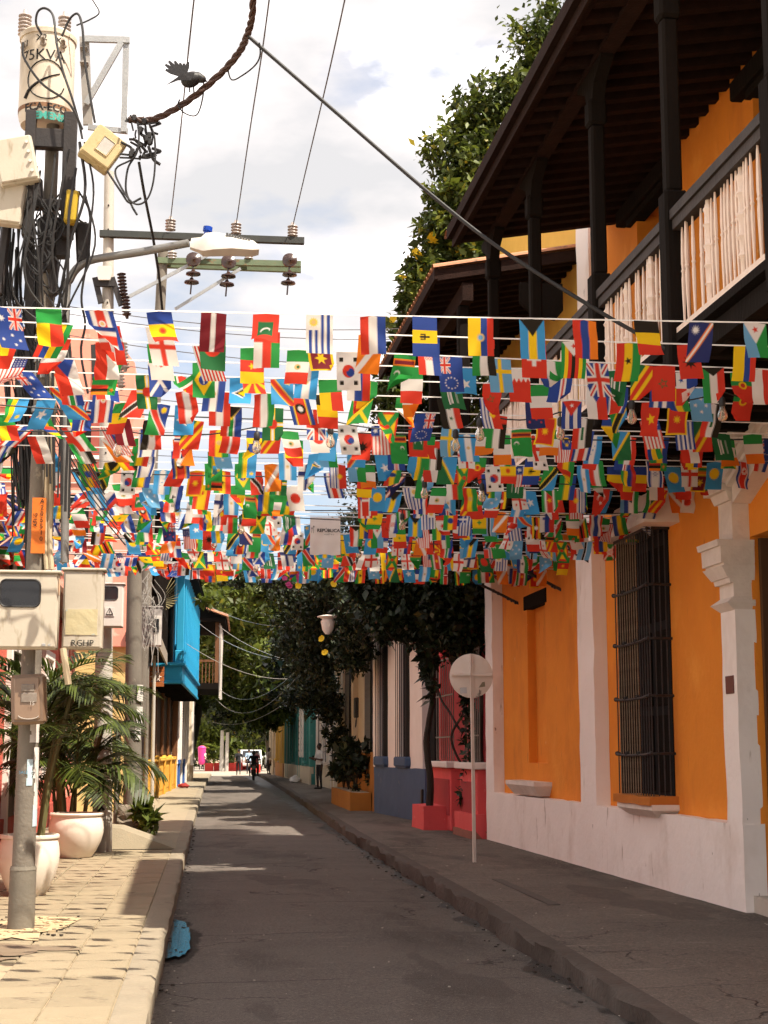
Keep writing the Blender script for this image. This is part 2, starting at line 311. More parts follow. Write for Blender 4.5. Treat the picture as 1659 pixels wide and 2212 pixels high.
# kerbs and pavements
def kz(y): return -.055*max(0, min(1, (15-y)/6))
def strip(g, tab, off0, off1, z0, z1, y0, y1, st=.35, amp=.012, dz=lambda y: 0):   # kerb body following the line
    ys = np.arange(y0, y1+1e-6, st); vs = []; fs = []
    for y in ys:
        x = interp(tab, y); nz = lambda k: amp*mnoise.noise(Vector((k*5.3, y*1.7, .3)))+amp*.5*mnoise.noise(Vector((k*3.1, y*7.0, 2.3)))
        s = 1 if off1 > off0 else -1; zt = z1+dz(y)
        vs += [(x+off0+nz(1), y, z0), (x+off0+nz(2), y, zt-.025+nz(5)), (x+off0+s*.03+nz(3), y, zt+nz(4)*.4), (x+off1, y, zt+.001)]
    for i in range(len(ys)-1):
        for k in range(3):
            q = (i*4+k, i*4+k+1, (i+1)*4+k+1, (i+1)*4+k); fs.append(q if off1 > off0 else q[::-1])
    g.add(vs, fs)
SWZ = .17
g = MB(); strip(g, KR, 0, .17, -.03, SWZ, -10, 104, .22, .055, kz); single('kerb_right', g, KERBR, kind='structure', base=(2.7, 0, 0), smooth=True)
g = MB(); vs = []; fs = []; ys = [-10+i*1.0 for i in range(115)]
for y in ys:
    for j in range(6): vs.append((interp(KR, y)+.16+j*.85, y, SWZ+kz(y)*max(0, 1-j*.3)+.010*mnoise.noise(Vector((j*.7, y*.6, 4)))))
for i in range(len(ys)-1):
    for j in range(5): fs.append((i*6+j, i*6+j+1, (i+1)*6+j+1, (i+1)*6+j))
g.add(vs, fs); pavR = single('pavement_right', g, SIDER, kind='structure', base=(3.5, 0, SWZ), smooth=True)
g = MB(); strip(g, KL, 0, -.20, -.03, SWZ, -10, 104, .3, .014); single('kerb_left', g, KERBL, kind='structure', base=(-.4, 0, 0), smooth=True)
# left pavement: laid slabs near, plain beyond
g = MB(); vs = []; fs = []; ys = [-10, 8.2]+[8.2+i*2.0 for i in range(1, 49)]
for y in ys:
    z = SWZ-.012 if 8 < y < 24.3 else SWZ-.002
    vs += [(interp(KL, y)-.19, y, z), (-5.0, y, z)]
for i in range(len(ys)-1): fs.append((i*2+1, i*2, i*2+2, i*2+3))
g.add(vs, fs); JOINT = pm('joint_sand', (.36, .28, .18), (.27, .21, .14), 6, .7, .95, .3, 60)
pavL = Thing('pavement_left', None, None, (-1.5, 10, SWZ), kind='structure'); bed = pavL.part('paving_bed', g, [JOINT])
slabs = []
for k in range(8):
    s = MB(); s.cbox((-.198, -.198, -.03), (.198, .198, 0), .008); slabs.append(s.mesh('paving_slab', pm('paving_slab_%d' % k, tuple(c*(1+.10*math.sin(k*2.3)) for c in (.285, .230, .152)), tuple(c*(1+.08*math.cos(k*1.7)) for c in (.215, .172, .113)), 3+k*.4, .8, .9, .4, 45+k, [((.16, .125, .085), 2.5+k*.3, .62, .08, 1), ((.23, .18, .12), 33, .67, .02, 1)])))
nslab = 0
for i in range(40):
    y = 8.4+i*.405
    for j in range(7):
        x = interp(KL, y)-.41-j*.405
        if x < -2.95: continue
        p = proj((x, y, SWZ))
        if p[0] < -30 or p[1] > 2250 or p[1] < 1838: continue
        nslab += 1
        rot = (random.gauss(0, .006), random.gauss(0, .006), random.choice((0, 1, 2, 3))*math.pi/2+random.gauss(0, .006))
        pavL.inst('paving_slab', random.choice(slabs), (x, y, SWZ+random.uniform(-.002, .005)), rot=rot)
g = MB(); vs = []; fs = []; ys = [24.2+i*2.0 for i in range(41)]
for y in ys: vs += [(interp(KL, y)-.19, y, SWZ+.003), (-5.0, y, SWZ+.003)]
for i in range(len(ys)-1): fs.append((i*2+1, i*2, i*2+2, i*2+3))
g.add(vs, fs); pavL.part('far_screed', g, SIDEL)
# puddle by the left kerb, wet gutter along the right kerb
WATER = bpy.data.materials.new('puddle_water'); WATER.use_nodes = True; b_ = WATER.node_tree.nodes['Principled BSDF']; b_.inputs['Base Color'].default_value = (.035, .032, .028, 1); b_.inputs['Roughness'].default_value = .14; b_.inputs['Specular IOR Level'].default_value = .28; _wn = WATER.node_tree.nodes.new('ShaderNodeTexNoise'); _wn.inputs['Scale'].default_value = 7; _wb = WATER.node_tree.nodes.new('ShaderNodeBump'); _wb.inputs['Strength'].default_value = .06; _wb.inputs['Distance'].default_value = .03; WATER.node_tree.links.new(_wn.outputs[0], _wb.inputs['Height']); WATER.node_tree.links.new(_wb.outputs[0], b_.inputs['Normal'])
DAMP = pm('damp_asphalt', (.050, .041, .036), (.032, .027, .024), 3, .7, .85, .3, 60, spec=.1)
def blotch(cx, cy, rx, ry, z, seed, n=40, ro=.25):
    m = MB(); pts = []
    for k in range(n):
        t = 2*math.pi*k/n; r = 1+ro*mnoise.noise(Vector((math.cos(t)*1.7+seed, math.sin(t)*1.7, seed*.3)))*2+ro*.4*mnoise.noise(Vector((math.cos(t)*6+seed, math.sin(t)*6, seed)))
        pts.append((cx+rx*r*math.cos(t), cy+ry*r*math.sin(t), z))
    m.quad(*pts); return m
PUD = [(350, 1988), (362, 1986), (376, 1987), (392, 1990), (403, 1997), (409, 2008), (412, 2020), (409, 2033), (411, 2045), (405, 2057), (394, 2064), (378, 2066), (362, 2070), (346, 2068), (338, 2060), (341, 2040), (345, 2015)]
cx_, cy_ = 374, 2028
_pl = cat([Vector((x, y, 0)) for x, y in PUD+PUD[:1]], 6)[:-1]; m = MB(); m.quad(*[PZ(p.x+4.0*mnoise.noise(Vector((p.x*.11, p.y*.09, 1)))+2*mnoise.noise(Vector((p.x*.4, p.y*.3, 5))), p.y+7*mnoise.noise(Vector((p.x*.10, p.y*.10, 7))), .0145) for p in _pl][::-1]); single('puddle', m, WATER, kind='structure')
PATCH = pm('cement_patch', (.25, .215, .18), (.19, .16, .135), 3, .7, .9, .4, 60)
p = PZ(1130, 1925, SWZ); m = MB(); m.gbox((p.x-.055, p.y-1.5, SWZ-.01), (p.x+.055, p.y+1.5, SWZ+.009), .3, .006); single('service_cover', m, pm('service_cover_grey', (.10, .085, .072), (.07, .06, .05), 4, .7, .8, .4, 60), 'narrow dark cover strip let into the right pavement', 'cover')
# ================================================================= orange building (frame B)
ob = Thing('orange_building', 'orange colonial building with white plinth, tall barred window and long timber balcony', 'building', (5.25, 14, SWZ), FB)
XW = 5.43
m = MB()
def wallseg(m, y0, y1, z0, z1, x0=XW, x1=XW+.5): m.box((x0, y0, z0), (x1, y1, z1))
# ground floor wall with openings (window y 16.3-17.65, niche y 22.25-23.45, doorway y 11.3-13.93)
wallseg(m, 23.45, 25.9, SWZ, 4.9); wallseg(m, 17.55, 22.25, SWZ, 4.9); wallseg(m, 13.94, 16.42, SWZ, 4.9); wallseg(m, 16.42, 17.55, SWZ, 1.15); wallseg(m, 16.42, 17.55, 4.1, 4.9)
wallseg(m, 22.25, 23.45, SWZ, 1.47); wallseg(m, 22.25, 23.45, 4.02, 4.9); m.box((XW+.13, 22.2, 1.4), (XW+.5, 23.5, 4.1))
wallseg(m, 11.2, 13.94, 3.68, 4.9); wallseg(m, 6.3, 11.2, SWZ, 4.9)
ob.part('wall', m, ORANGE)
m = MB(); m.box((5.49, 12.2, SWZ), (6.6, 13.93, 3.7)); 
m = MB()
# upper wall with two door openings (y 16.1-17.25, y 11.9-13.45), top 8.75 ; yellow bay beyond the pier
wallseg(m, 17.25, 18.8, 4.9, 8.9); wallseg(m, 13.45, 16.1, 4.9, 8.9); wallseg(m, 16.1, 17.25, 8.1, 8.9); wallseg(m, 11.9, 13.45, 8.0, 8.9); wallseg(m, 6.3, 11.9, 4.9, 8.9)
ob.part('upper_wall', m, ORANGE)
m = MB(); m.box((XW+.002, 19.4, 4.9), (XW+.5, 25.9, 10.1)); m.prism([(19.4, 10.1), (25.9, 10.1), (25.9, 10.9), (22.4, 10.9), (21.6, 10.5)], XW+.002, XW+.5); ob.part('yellow_bay', m, YELP, label='yellow upper wall beyond the white pier')
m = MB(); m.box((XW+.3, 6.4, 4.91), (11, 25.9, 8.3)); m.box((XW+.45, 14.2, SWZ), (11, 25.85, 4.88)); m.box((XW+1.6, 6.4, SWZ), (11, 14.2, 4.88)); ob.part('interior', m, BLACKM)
m = MB(); m.gbox((5.25, 13.93, SWZ-.04), (XW+.04, 25.9, .97), .3, .016); ob.part('plinth', m, WHITEP)
for nm, y0, y1, z1 in (('pilaster', 25.28, 25.9, 4.88), ('pilaster', 18.97, 19.74, 4.88)):
    m = MB(); m.gbox((5.25, y0, .96), (XW+.03, y1, z1), .25, .017); ob.part(nm, m, WHITEP)
m = MB(); m.gbox((5.25, 18.81, 4.9), (XW+.03, 19.42, 9.15), .25, .012); m.gbox((5.17, 18.74, 9.15), (XW+.06, 19.5, 9.28), .3, .01); ob.part('upper_pier', m, WHITEP)
# doorway pilaster with its stacked mouldings
dp = MB(); dp.gbox((5.25, 13.94, .96), (XW+.02, 14.33, 2.98), .25, .012); dpo = ob.part('door_pilaster', dp, WHITEP)
def mould(y0, y1, rows, name='moulding'):                      # rows: (z0, z1, p0, p1) projections at bottom and top
    for z0, z1, p0, p1 in rows:
        m = MB(); n = 4; pr = []
        for k in range(n+1): t = k/n; pr.append((p0+(p1-p0)*t, z0+(z1-z0)*t))
        vs = []; fs = []
        for p, z in pr: vs += [(XW+.03, y1+p, z), (5.25-p, y1+p, z), (5.25-p, y0-p*.25, z), (XW+.03, y0-p*.25, z)]
        for i in range(n): fs += [(i*4+k, (i+1)*4+k, (i+1)*4+(k+1) % 4, i*4+(k+1) % 4) for k in range(3)]
        fs += [(0, 1, 2, 3), tuple(n*4+k for k in (3, 2, 1, 0))]
        m.add(vs, fs); ob.part(name, m, WHITES, dpo)
mould(13.95, 14.33, [(2.98, 3.05, .0, .075), (3.05, 3.11, .075, .0), (3.11, 3.24, .0, .0), (3.24, 3.29, .035, .045), (3.29, 3.40, .06, .125), (3.40, 3.43, .10, .10), (3.43, 3.59, .125, .13), (3.59, 3.65, .155, .165), (3.65, 4.04, -.01, -.01), (4.04, 4.13, .02, .05), (4.13, 4.20, .10, .10), (4.20, 4.27, .04, .06), (4.27, 4.33, .15, .17)])
# sloping door pediment running back towards the camera
m = MB()
for z0, dz, p in ((4.00, .16, .0), (4.16, .05, .06), (4.21, .10, .10), (4.31, .07, .03), (4.38, .10, .16)):
    m.prism([(13.90, z0), (13.90, z0+dz), (12.55, z0+dz+.52), (11.2, z0+dz), (11.2, z0), (12.55, z0+.52)], 5.25-p, XW+.02)
ob.part('door_pediment', m, WHITES)
m = MB(); m.cbox((5.238, 14.02, 2.19), (5.249, 14.23, 2.36), .003); ob.part('plaque', m, REDPLQ)
# open door and steps
m = MB(); m.box((XW+.06, 13.84, SWZ+.1), (XW+1.15, 13.9, 3.66))
for zz in (.45, 1.5, 2.55): m.cbox((XW+.16, 13.815, zz), (XW+.55, 13.845, zz+.9), .02); m.cbox((XW+.62, 13.815, zz), (XW+1.05, 13.845, zz+.9), .02)
ob.part('open_door', m, BROWND)
m = MB(); m.gbox((5.33, 11.2, SWZ-.03), (7, 13.93, SWZ+.15), .3, .012); ob.part('door_step', m, GREYST)
# tall window: timber back, iron cage, sill and hood
win = MB(); win.box((XW-.012, 16.40, 1.15), (XW+.03, 17.60, 4.1)); wo = ob.part('window', win, BLACKM)
for (a, b) in ((16.45, 16.98), (17.0, 17.52)):
    m = MB()
    for zz in (1.2, 2.15, 3.1): m.cbox((XW-.03, a+.05, zz), (XW-.013, b-.05, zz+.85), .01)
    ob.part('shutter', m, WOOD, wo)
GX, GY0, GY1 = 5.17, 16.36, 17.66
bar = MB(); bar.cyl((0, 0, 1.16), (0, 0, 4.12), .0075, n=6); barm = bar.mesh('grille_bar', RUSTK); barmi = bar.mesh('grille_bar_dark', IRON)
for k in range(15):
    y = GY0+(GY1-GY0)*k/14; o = ob.inst('grille_bar', barm if 4 < k < 14 else barmi, (GX, y, 0), wo); o.location = Vector((GX, y, 0))-ob.b; 
for k in range(1, 4):
    for yy in (GY0, GY1): ob.inst('grille_bar', barmi, (GX+k*.065, yy, 0), wo)
for zz in (1.62, 2.25, 2.88, 3.48):
    m = MB(); m.tube(cat([(XW, GY0, zz), (GX-.012, GY0, zz), (GX-.02, GY0+.3, zz-.015), (GX-.018, GY1-.3, zz-.02), (GX-.012, GY1, zz), (XW, GY1, zz)], 4), .016, 6)
    for y in (GY0, GY0+.45, GY0+.9, GY1): m.ell((GX-.02, y, zz), (.028, .028, .028), 6, 4)
    ob.part('grille_hoop', m, IRON, wo)
m = MB(); m.box((GX+.02, GY1-.012, 1.16), (XW, GY1-.002, 4.1)); ob.part('side_board', m, WOOD, wo)
m = MB(); m.cbox((GX-.01, GY0-.01, 4.10), (XW, GY1+.01, 4.14), .005); ob.part('grille_top', m, IRON, wo)
m = MB(); m.gbox((GX-.07, GY0-.07, 1.065), (XW+.05, GY1+.06, 1.155), .2, .012); ob.part('window_sill', m, ORANGEK, wo)
def corbel(y0, y1, z0, z1, x0, nm, mat, par=None):
    m = MB(); d = .16
    vs = [(XW, y0+d, z0), (x0+.10, y0+d, z0), (x0+.10, y1-d, z0), (XW, y1-d, z0), (XW, y0, z1-.06), (x0, y0, z1-.06), (x0, y1, z1-.06), (XW, y1, z1-.06), (XW, y0, z1), (x0, y0, z1), (x0, y1, z1), (XW, y1, z1)]
    m.add(vs, [(0, 1, 2, 3), (1, 0, 4, 5), (2, 1, 5, 6), (3, 2, 6, 7), (5, 4, 8, 9), (6, 5, 9, 10), (7, 6, 10, 11), (9, 8, 11, 10)])
    return ob.part(nm, m, mat, par)
corbel(GY0-.08, GY1-.05, .93, 1.07, 5.12, 'sill_corbel', WHITES, wo)
corbel(22.0, 23.95, .99, 1.20, 5.16, 'stone_bracket', WHITES)
m = MB(); m.cbox((XW-.02, 22.15, 3.84), (XW+.1, 23.62, 4.06), .01); ob.part('niche_lintel', m, WOOD)
m = MB(); m.add([(XW, 16.0, 4.13), (5.03, 16.0, 4.13), (5.03, 17.85, 4.13), (XW, 17.85, 4.13), (XW, 16.1, 4.52), (5.20, 16.1, 4.52), (5.20, 17.7, 4.52), (XW, 17.7, 4.52)], [(3, 2, 1, 0), (4, 5, 6, 7), (0, 1, 5, 4), (1, 2, 6, 5), (2, 3, 7, 6)]); ob.part('window_hood', m, WHITEP)
for (y, z, dx, dz, dy) in ((19.03, 3.93, .55, .46, .4), (21.27, 3.92, .6, .42, .5), (24.05, 3.99, .62, .40, .5), (14.57, 4.36, .5, .3, .35)):
    m = MB(); m.tube(cat([(XW+.02, y, z), (XW-dx*.5, y+dy*.4, z+dz*.5), (XW-dx*1.25, y+dy, z+dz*1.2)], 5), .022, 6)
    for k in range(9):
        t = random.random(); m.ell((XW-dx*1.2*t, y+dy*t, z+dz*1.2*t), (.03, .04, .03), 5, 4)
    ob.part('flag_strut', m, IRON)
# ---- balcony
XB = 3.80
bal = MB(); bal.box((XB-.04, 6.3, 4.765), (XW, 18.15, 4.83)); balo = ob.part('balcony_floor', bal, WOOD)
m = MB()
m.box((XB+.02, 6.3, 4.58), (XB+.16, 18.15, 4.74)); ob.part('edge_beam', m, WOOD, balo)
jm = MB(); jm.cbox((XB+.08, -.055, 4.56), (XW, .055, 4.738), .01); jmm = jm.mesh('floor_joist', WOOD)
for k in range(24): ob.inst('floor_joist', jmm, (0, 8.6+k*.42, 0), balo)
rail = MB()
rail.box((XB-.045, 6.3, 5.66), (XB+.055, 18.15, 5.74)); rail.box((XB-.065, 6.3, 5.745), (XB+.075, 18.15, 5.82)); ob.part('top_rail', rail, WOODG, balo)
m = MB(); m.box((XB-.035, 6.3, 4.83), (XB+.035, 18.15, 4.875)); ob.part('bottom_rail', m, BALUS, balo)
bp = MB(); bp.sm = True
bp.lathe([(.009, 4.872), (.012, 5.0), (.0155, 5.12), (.017, 5.24), (.0125, 5.29), (.020, 5.305), (.0125, 5.32), (.017, 5.37), (.0155, 5.47), (.011, 5.60), (.007, 5.67)], n=6); bme = bp.mesh('baluster', BALUS)
bp = MB(); bp.sm = True
bp.lathe([(.024, 4.872), (.026, 5.0), (.042, 5.02), (.026, 5.05), (.03, 5.13), (.046, 5.16), (.028, 5.19), (.03, 5.27), (.046, 5.31), (.028, 5.34), (.028, 5.44), (.044, 5.47), (.027, 5.5), (.03, 5.56), (.042, 5.59), (.022, 5.62), (.02, 5.67)], n=7); bme2 = bp.mesh('carved_baluster', BALUS)
PYS = [6.9, 9.0, 11.12, 13.25, 15.78, 18.0]
y = 8.7; k = 0
while y < 18.0:
    if min(abs(y-p) for p in PYS) > .15:
        o = ob.inst('baluster', bme2 if k % 8 == 4 else bme, (XB, y, 0), balo, (0, 0, random.uniform(0, 1)))
        o.location = Vector((XB, y, 0))-ob.b; o.rotation_euler = (random.gauss(0, .003), random.gauss(0, .002), 0)
    y += .083; k += 1
for y in PYS:
    m = MB(); m.cbox((XB-.095, y-.095, 4.55), (XB+.095, y+.095, 6.0), .02)
    m.cbox((XB-.065, y-.065, 6.0), (XB+.065, y+.065, 7.45), .02); m.cbox((XB-.09, y-.09, 7.45), (XB+.09, y+.09, 7.7), .025)

    m.prism([(y-.42, 8.03), (y-.42, 7.95), (y-.16, 7.82), (y-.09, 7.66), (y+.09, 7.66), (y+.16, 7.82), (y+.42, 7.95), (y+.42, 8.03)], XB-.06, XB+.06)
    ob.part('balcony_post', m, WOOD, balo)
# ---- balcony roof
def zr(x): return 8.32-(XW-x)*.17
rf = MB()
def slope(m, x0, x1, y0, y1, t0, t1):                           # slab following the roof pitch
    v = [(x0, y0, zr(x0)+t0), (x1, y0, zr(x1)+t0), (x1, y1, zr(x1)+t0), (x0, y1, zr(x0)+t0), (x0, y0, zr(x0)+t1), (x1, y0, zr(x1)+t1), (x1, y1, zr(x1)+t1), (x0, y1, zr(x0)+t1)]
    m.add(v, [(0,3,2,1),(4,5,6,7),(0,1,5,4),(1,2,6,5),(2,3,7,6),(3,0,4,7)])
slope(rf, 3.36, XW+.4, 11.3, 18.15, .105, .15); slope(rf, 3.50, XW+.4, 10.2, 11.3, .105, .15); slope(rf, 3.72, XW+.4, 4.6, 10.2, .105, .15); rfo = ob.part('balcony_roof', rf, WOODR)  # near eave, out of view, stepped back to set the shadow edge
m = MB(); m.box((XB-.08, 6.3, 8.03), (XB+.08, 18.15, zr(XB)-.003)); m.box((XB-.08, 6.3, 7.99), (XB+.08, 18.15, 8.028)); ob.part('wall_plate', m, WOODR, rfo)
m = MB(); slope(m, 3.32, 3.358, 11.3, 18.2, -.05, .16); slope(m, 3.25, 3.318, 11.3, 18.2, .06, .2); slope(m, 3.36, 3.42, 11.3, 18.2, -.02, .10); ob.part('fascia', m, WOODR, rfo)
rm = MB(); slope(rm, 3.72, XW+.05, -.055, .055, -.02, .102); rmm = rm.mesh('rafter', WOODR)
y = 8.2
rm2 = MB(); slope(rm2, 3.425, XW+.05, -.055, .055, -.02, .102); rmm2 = rm2.mesh('rafter', WOODR)
while y < 18.4: ob.inst('rafter', rmm if y < 11.35 else rmm2, (0, y, 0), rfo); y += .31
TILE = pm('clay_tile', (.50, .22, .11), (.30, .14, .09), 6, .8, .85, .3, 30, ((.10, .08, .06), 5, .62, .1, 1), island=.2)
m = MB()
for k in range(0, 58):                                          # clay tiles lying on the roof
    y = 6.3+k*.212
    vs = []; fs = []
    for i in range(7):
        a = math.pi*i/6
        for x in (3.27 if y > 11.4 else 3.5 if y > 10.5 else 3.72, XW+.4): vs.append((x, y+.1*math.cos(a), zr(x)+.16+.075*math.sin(a)))
    fs = [(i*2, i*2+1, i*2+3, i*2+2) for i in range(6)]; m.add(vs, fs)
o = ob.part('roof_tiles', m, TILE, rfo); o['kind'] = 'stuff'
m = MB(); m.add([(XW+.35, 6.3, zr(XW+.35)+.1), (9, 6.3, 11.2), (9, 18.6, 11.2), (XW+.35, 18.6, zr(XW+.35)+.1)], [(0, 1, 2, 3)]); ob.part('main_roof', m, TILE, rfo)
# door lintels upstairs
for (y0, y1, zz) in ((15.9, 17.75, 8.1), (11.6, 13.75, 8.0)):
    m = MB(); m.cbox((XW-.12, y0, zz), (XW+.1, y1, zz+.2), .015); m.box((XW-.06, y0+.2, zz-.08), (XW+.1, y1-.25, zz)); ob.part('door_lintel', m, WOOD)
# ---- second, lower balcony roof at the far bay
X2, Z2 = 3.42, 8.12
m = MB()
def zr2(x): return Z2+(x-X2)*.19
def slope2(m, x0, x1, y0, y1, t0, t1):
    v = [(x0, y0, zr2(x0)+t0), (x1, y0, zr2(x1)+t0), (x1, y1, zr2(x1)+t0), (x0, y1, zr2(x0)+t0), (x0, y0, zr2(x0)+t1), (x1, y0, zr2(x1)+t1), (x1, y1, zr2(x1)+t1), (x0, y1, zr2(x0)+t1)]
    m.add(v, [(0,3,2,1),(4,5,6,7),(0,1,5,4),(1,2,6,5),(2,3,7,6),(3,0,4,7)])
slope2(m, X2, XW, 19.9, 25.6, .0, .05); r2o = ob.part('far_balcony_roof', m, WOODR)
m = MB(); slope2(m, X2-.05, X2, 19.85, 25.7, -.10, .06); slope2(m, X2, XW-.05, 19.85, 19.9, -.12, .04); m.box((X2+.35, 19.9, 7.75), (X2+.5, 25.6, 8.0)); ob.part('fascia', m, WOODR, r2o)
rm = MB(); slope2(rm, X2+.02, XW, -.05, .05, -.11, -.002); rmm = rm.mesh('rafter', WOODR)
for k in range(18): ob.inst('rafter', rmm, (0, 20.05+k*.31, 0), r2o)
m = MB()
for k in range(30):
    y = 19.9+k*.195; vs = []
    for i in range(7):
        a = math.pi*i/6
        for x in (X2-.07, XW): vs.append((x, y+.1*math.cos(a), zr2(x)+.06+.07*math.sin(a)))
    m.add(vs, [(i*2, i*2+1, i*2+3, i*2+2) for i in range(6)])
o = ob.part('roof_tiles', m, TILE, r2o); o['kind'] = 'stuff'
for y in (20.2, 22.6, 25.2):
    m = MB(); m.cbox((3.75, y-.08, 4.6), (3.91, y+.08, 7.75), .02); ob.part('balcony_post', m, WOOD, r2o)
m = MB(); m.box((3.7, 19.95, 4.72), (XW, 25.6, 4.80)); m.box((3.7, 19.95, 4.55), (3.85, 25.6, 4.72)); m.box((3.74, 19.95, 5.66), (3.86, 25.6, 5.78)); ob.part('far_balcony_floor', m, WOOD, r2o)
m = MB(); m.prism([(4.55, 8.0), (4.55, 7.72), (4.75, 7.55), (5.05, 7.50), (5.15, 7.62), (5.15, 8.0)], 19.78, 19.88, 'y'); ob.part('beam_end', m, WOOD, r2o)
# ================================================================= right side, farther on
def FP(fr, X, x, y):                                             # pixel -> point on the plane x = X of a frame
    o = fr.l(CV); d = fr.m.transposed() @ ray(x, y); k = (X-o.x)/d.x; return o+d*k
PINK = pm('coral_red_plaster', (.78, .11, .11), (.64, .08, .08), 2, .7, .8, .2, 20, ((.70, .30, .27), 7, .66, .06, 1))
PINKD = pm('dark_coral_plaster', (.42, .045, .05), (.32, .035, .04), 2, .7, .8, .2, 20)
NAVY = pm('navy_plaster', (.065, .105, .185), (.05, .08, .145), 2, .7, .75, .2, 20, ((.12, .14, .18), 6, .66, .06, .6))
CREAM = pm('cream_plaster', (.66, .55, .40), (.52, .42, .30), 1.5, .7, .85, .2, 18, ((.30, .24, .17), 2.2, .6, .14, .35))
WHITEC = pm('clean_white_plaster', (.82, .74, .68), (.72, .63, .56), 2, .6, .85, .15, 20)
OCHRE = pm('ochre_plinth', (.42, .17, .028), (.30, .115, .02), 2, .7, .85, .2, 20)
TEAL = pm('teal_plaster', (.07, .27, .24), (.05, .19, .17), 1.5, .7, .85, .2, 18, ((.16, .34, .30), 3, .62, .1, .5))
TAN = pm('stained_tan_plaster', (.40, .30, .19), (.27, .20, .13), 1.5, .8, .9, .2, 18, ((.12, .09, .06), 2, .58, .12, .4))
GATE = pm('grey_steel_gate', (.22, .20, .17), (.14, .13, .11), 8, .6, .6, .1, 40)
ph = Thing('coral_house', 'coral red house front with white sills and grey grille door behind the vine', 'house', (5.4, 28, SWZ), FB)
m = MB(); m.box((5.5, 25.95, SWZ), (6.2, 27.75, 5.6)); m.box((5.5, 28.55, SWZ), (6.2, 31.9, 5.6)); m.box((5.5, 27.75, 3.4), (6.2, 28.55, 5.6)); m.box((5.9, 27.75, SWZ), (6.2, 28.55, 3.4)); ph.part('wall', m, PINK)
for (a, b) in ((28.62, 30.7), (26.1, 27.65)):
    m = MB(); m.cbox((5.12, a, SWZ), (5.5, b, 1.33), .015); bo = ph.part('window_bay', m, PINK)
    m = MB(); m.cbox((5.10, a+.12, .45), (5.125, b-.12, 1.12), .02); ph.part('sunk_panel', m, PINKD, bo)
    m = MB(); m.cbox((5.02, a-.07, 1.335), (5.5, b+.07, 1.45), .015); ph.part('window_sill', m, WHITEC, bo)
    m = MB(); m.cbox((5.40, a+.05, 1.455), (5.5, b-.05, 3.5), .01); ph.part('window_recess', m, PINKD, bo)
    gb = MB(); gb.cyl((0, 0, 1.46), (0, 0, 3.45), .011, n=5); gbm = gb.mesh('grille_bar', GATE)
    for k in range(9): ph.inst('grille_bar', gbm, (5.2, a+.1+(b-a-.2)*k/8, 0), bo)
    for zz in (1.9, 2.7, 3.4): m = MB(); m.box((5.18, a+.06, zz), (5.195, b-.06, zz+.03)); ph.part('grille_rail', m, GATE, bo)
    m = MB(); m.cbox((5.28, b-.02, 1.46), (5.5, b+.12, 5.0), .02); ph.part('bay_pier', m, PINK, bo)
m = MB(); m.box((5.72, 27.76, SWZ+.05), (5.75, 27.8, 3.35)); m.box((5.72, 28.5, SWZ+.05), (5.75, 28.54, 3.35))
for zz in (.25, 1.0, 1.8, 2.6, 3.3): m.box((5.72, 27.8, zz), (5.75, 28.5, zz+.04))
do = ph.part('grille_door', m, GATE)
gb = MB(); gb.cyl((0, 0, SWZ+.06), (0, 0, 3.35), .011, n=5); gbm = gb.mesh('door_bar', GATE)
for k in range(8): ph.inst('door_bar', gbm, (5.735, 27.83+k*.09, 0), do)
m = MB(); m.gbox((4.66, 29.0, SWZ-.02), (5.48, 30.4, .62), .3, .015); ph.part('red_block', m, PINK)
m = MB(); m.gbox((5.02, 26.0, SWZ-.02), (5.48, 27.68, .58), .3, .012); ph.part('red_block', m, PINK); m = MB(); m.gbox((4.99, 26.0, SWZ-.02), (5.48, 27.69, .30), .3, .012); ph.part('dirty_base', m, pm('dirty_red_base', (.34, .12, .085), (.22, .10, .075), 4, .8, .9, .3, 25))
m = MB(); m.box((5.3, 25.9, 5.45), (9, 32.0, 5.62)); m.add([(5.15, 25.9, 5.6), (9.5, 25.9, 7.2), (9.5, 32, 7.2), (5.15, 32, 5.6)], [(0, 1, 2, 3)]); ph.part('roof', m, TILE)
# white house with navy plinth
FN = Frame((4.60, 32.3, 0), math.atan2(.46, 5.0))
nh = Thing('navy_plinth_house', 'white house with navy blue plinth and tall barred windows', 'house', (0, 2.5, SWZ), FN)
m = MB(); m.gbox((0, 0, SWZ-.03), (.5, 5.35, 1.27), .35, .014); nh.part('plinth', m, NAVY)
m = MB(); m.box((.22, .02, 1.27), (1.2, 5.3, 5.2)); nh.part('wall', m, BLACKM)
for (a, b) in ((912, 885), (862, 838), (818, 806)):
    y0 = FP(FN, .06, a, 1560).y; y1 = FP(FN, .06, b, 1560).y
    m = MB(); m.gbox((.06, y0, 1.27), (.3, y1, 5.2), .4, .014); nh.part('pilaster', m, WHITEC)
for (a, b) in ((886, 862), (838, 818)):
    y0 = FP(FN, .06, a, 1560).y; y1 = FP(FN, .06, b, 1560).y
    m = MB(); m.box((.16, y0-.01, 1.45), (.2, y1+.01, 4.9)); wo2 = nh.part('window', m, BLACKM)
    gb = MB(); gb.cyl((0, 0, 1.5), (0, 0, 4.8), .010, n=5); gbm = gb.mesh('grille_bar', IRON)
    for k in range(6): nh.inst('grille_bar', gbm, (-.03, y0+.06+(y1-y0-.12)*k/5, 0), wo2)
    m = MB(); m.cbox((-.07, y0-.03, 1.30), (.2, y1+.03, 1.52), .03); m.cbox((-.04, y0+.03, 1.272), (.2, y1-.03, 1.31), .01); nh.part('window_sill', m, NAVY, wo2)
m = MB(); m.box((-.25, -.05, 5.2), (2.5, 5.4, 5.4)); m.add([(-.4, -.1, 5.35), (3.5, -.1, 6.9), (3.5, 5.4, 6.9), (-.4, 5.4, 5.35)], [(0, 1, 2, 3)]); nh.part('roof', m, TILE)
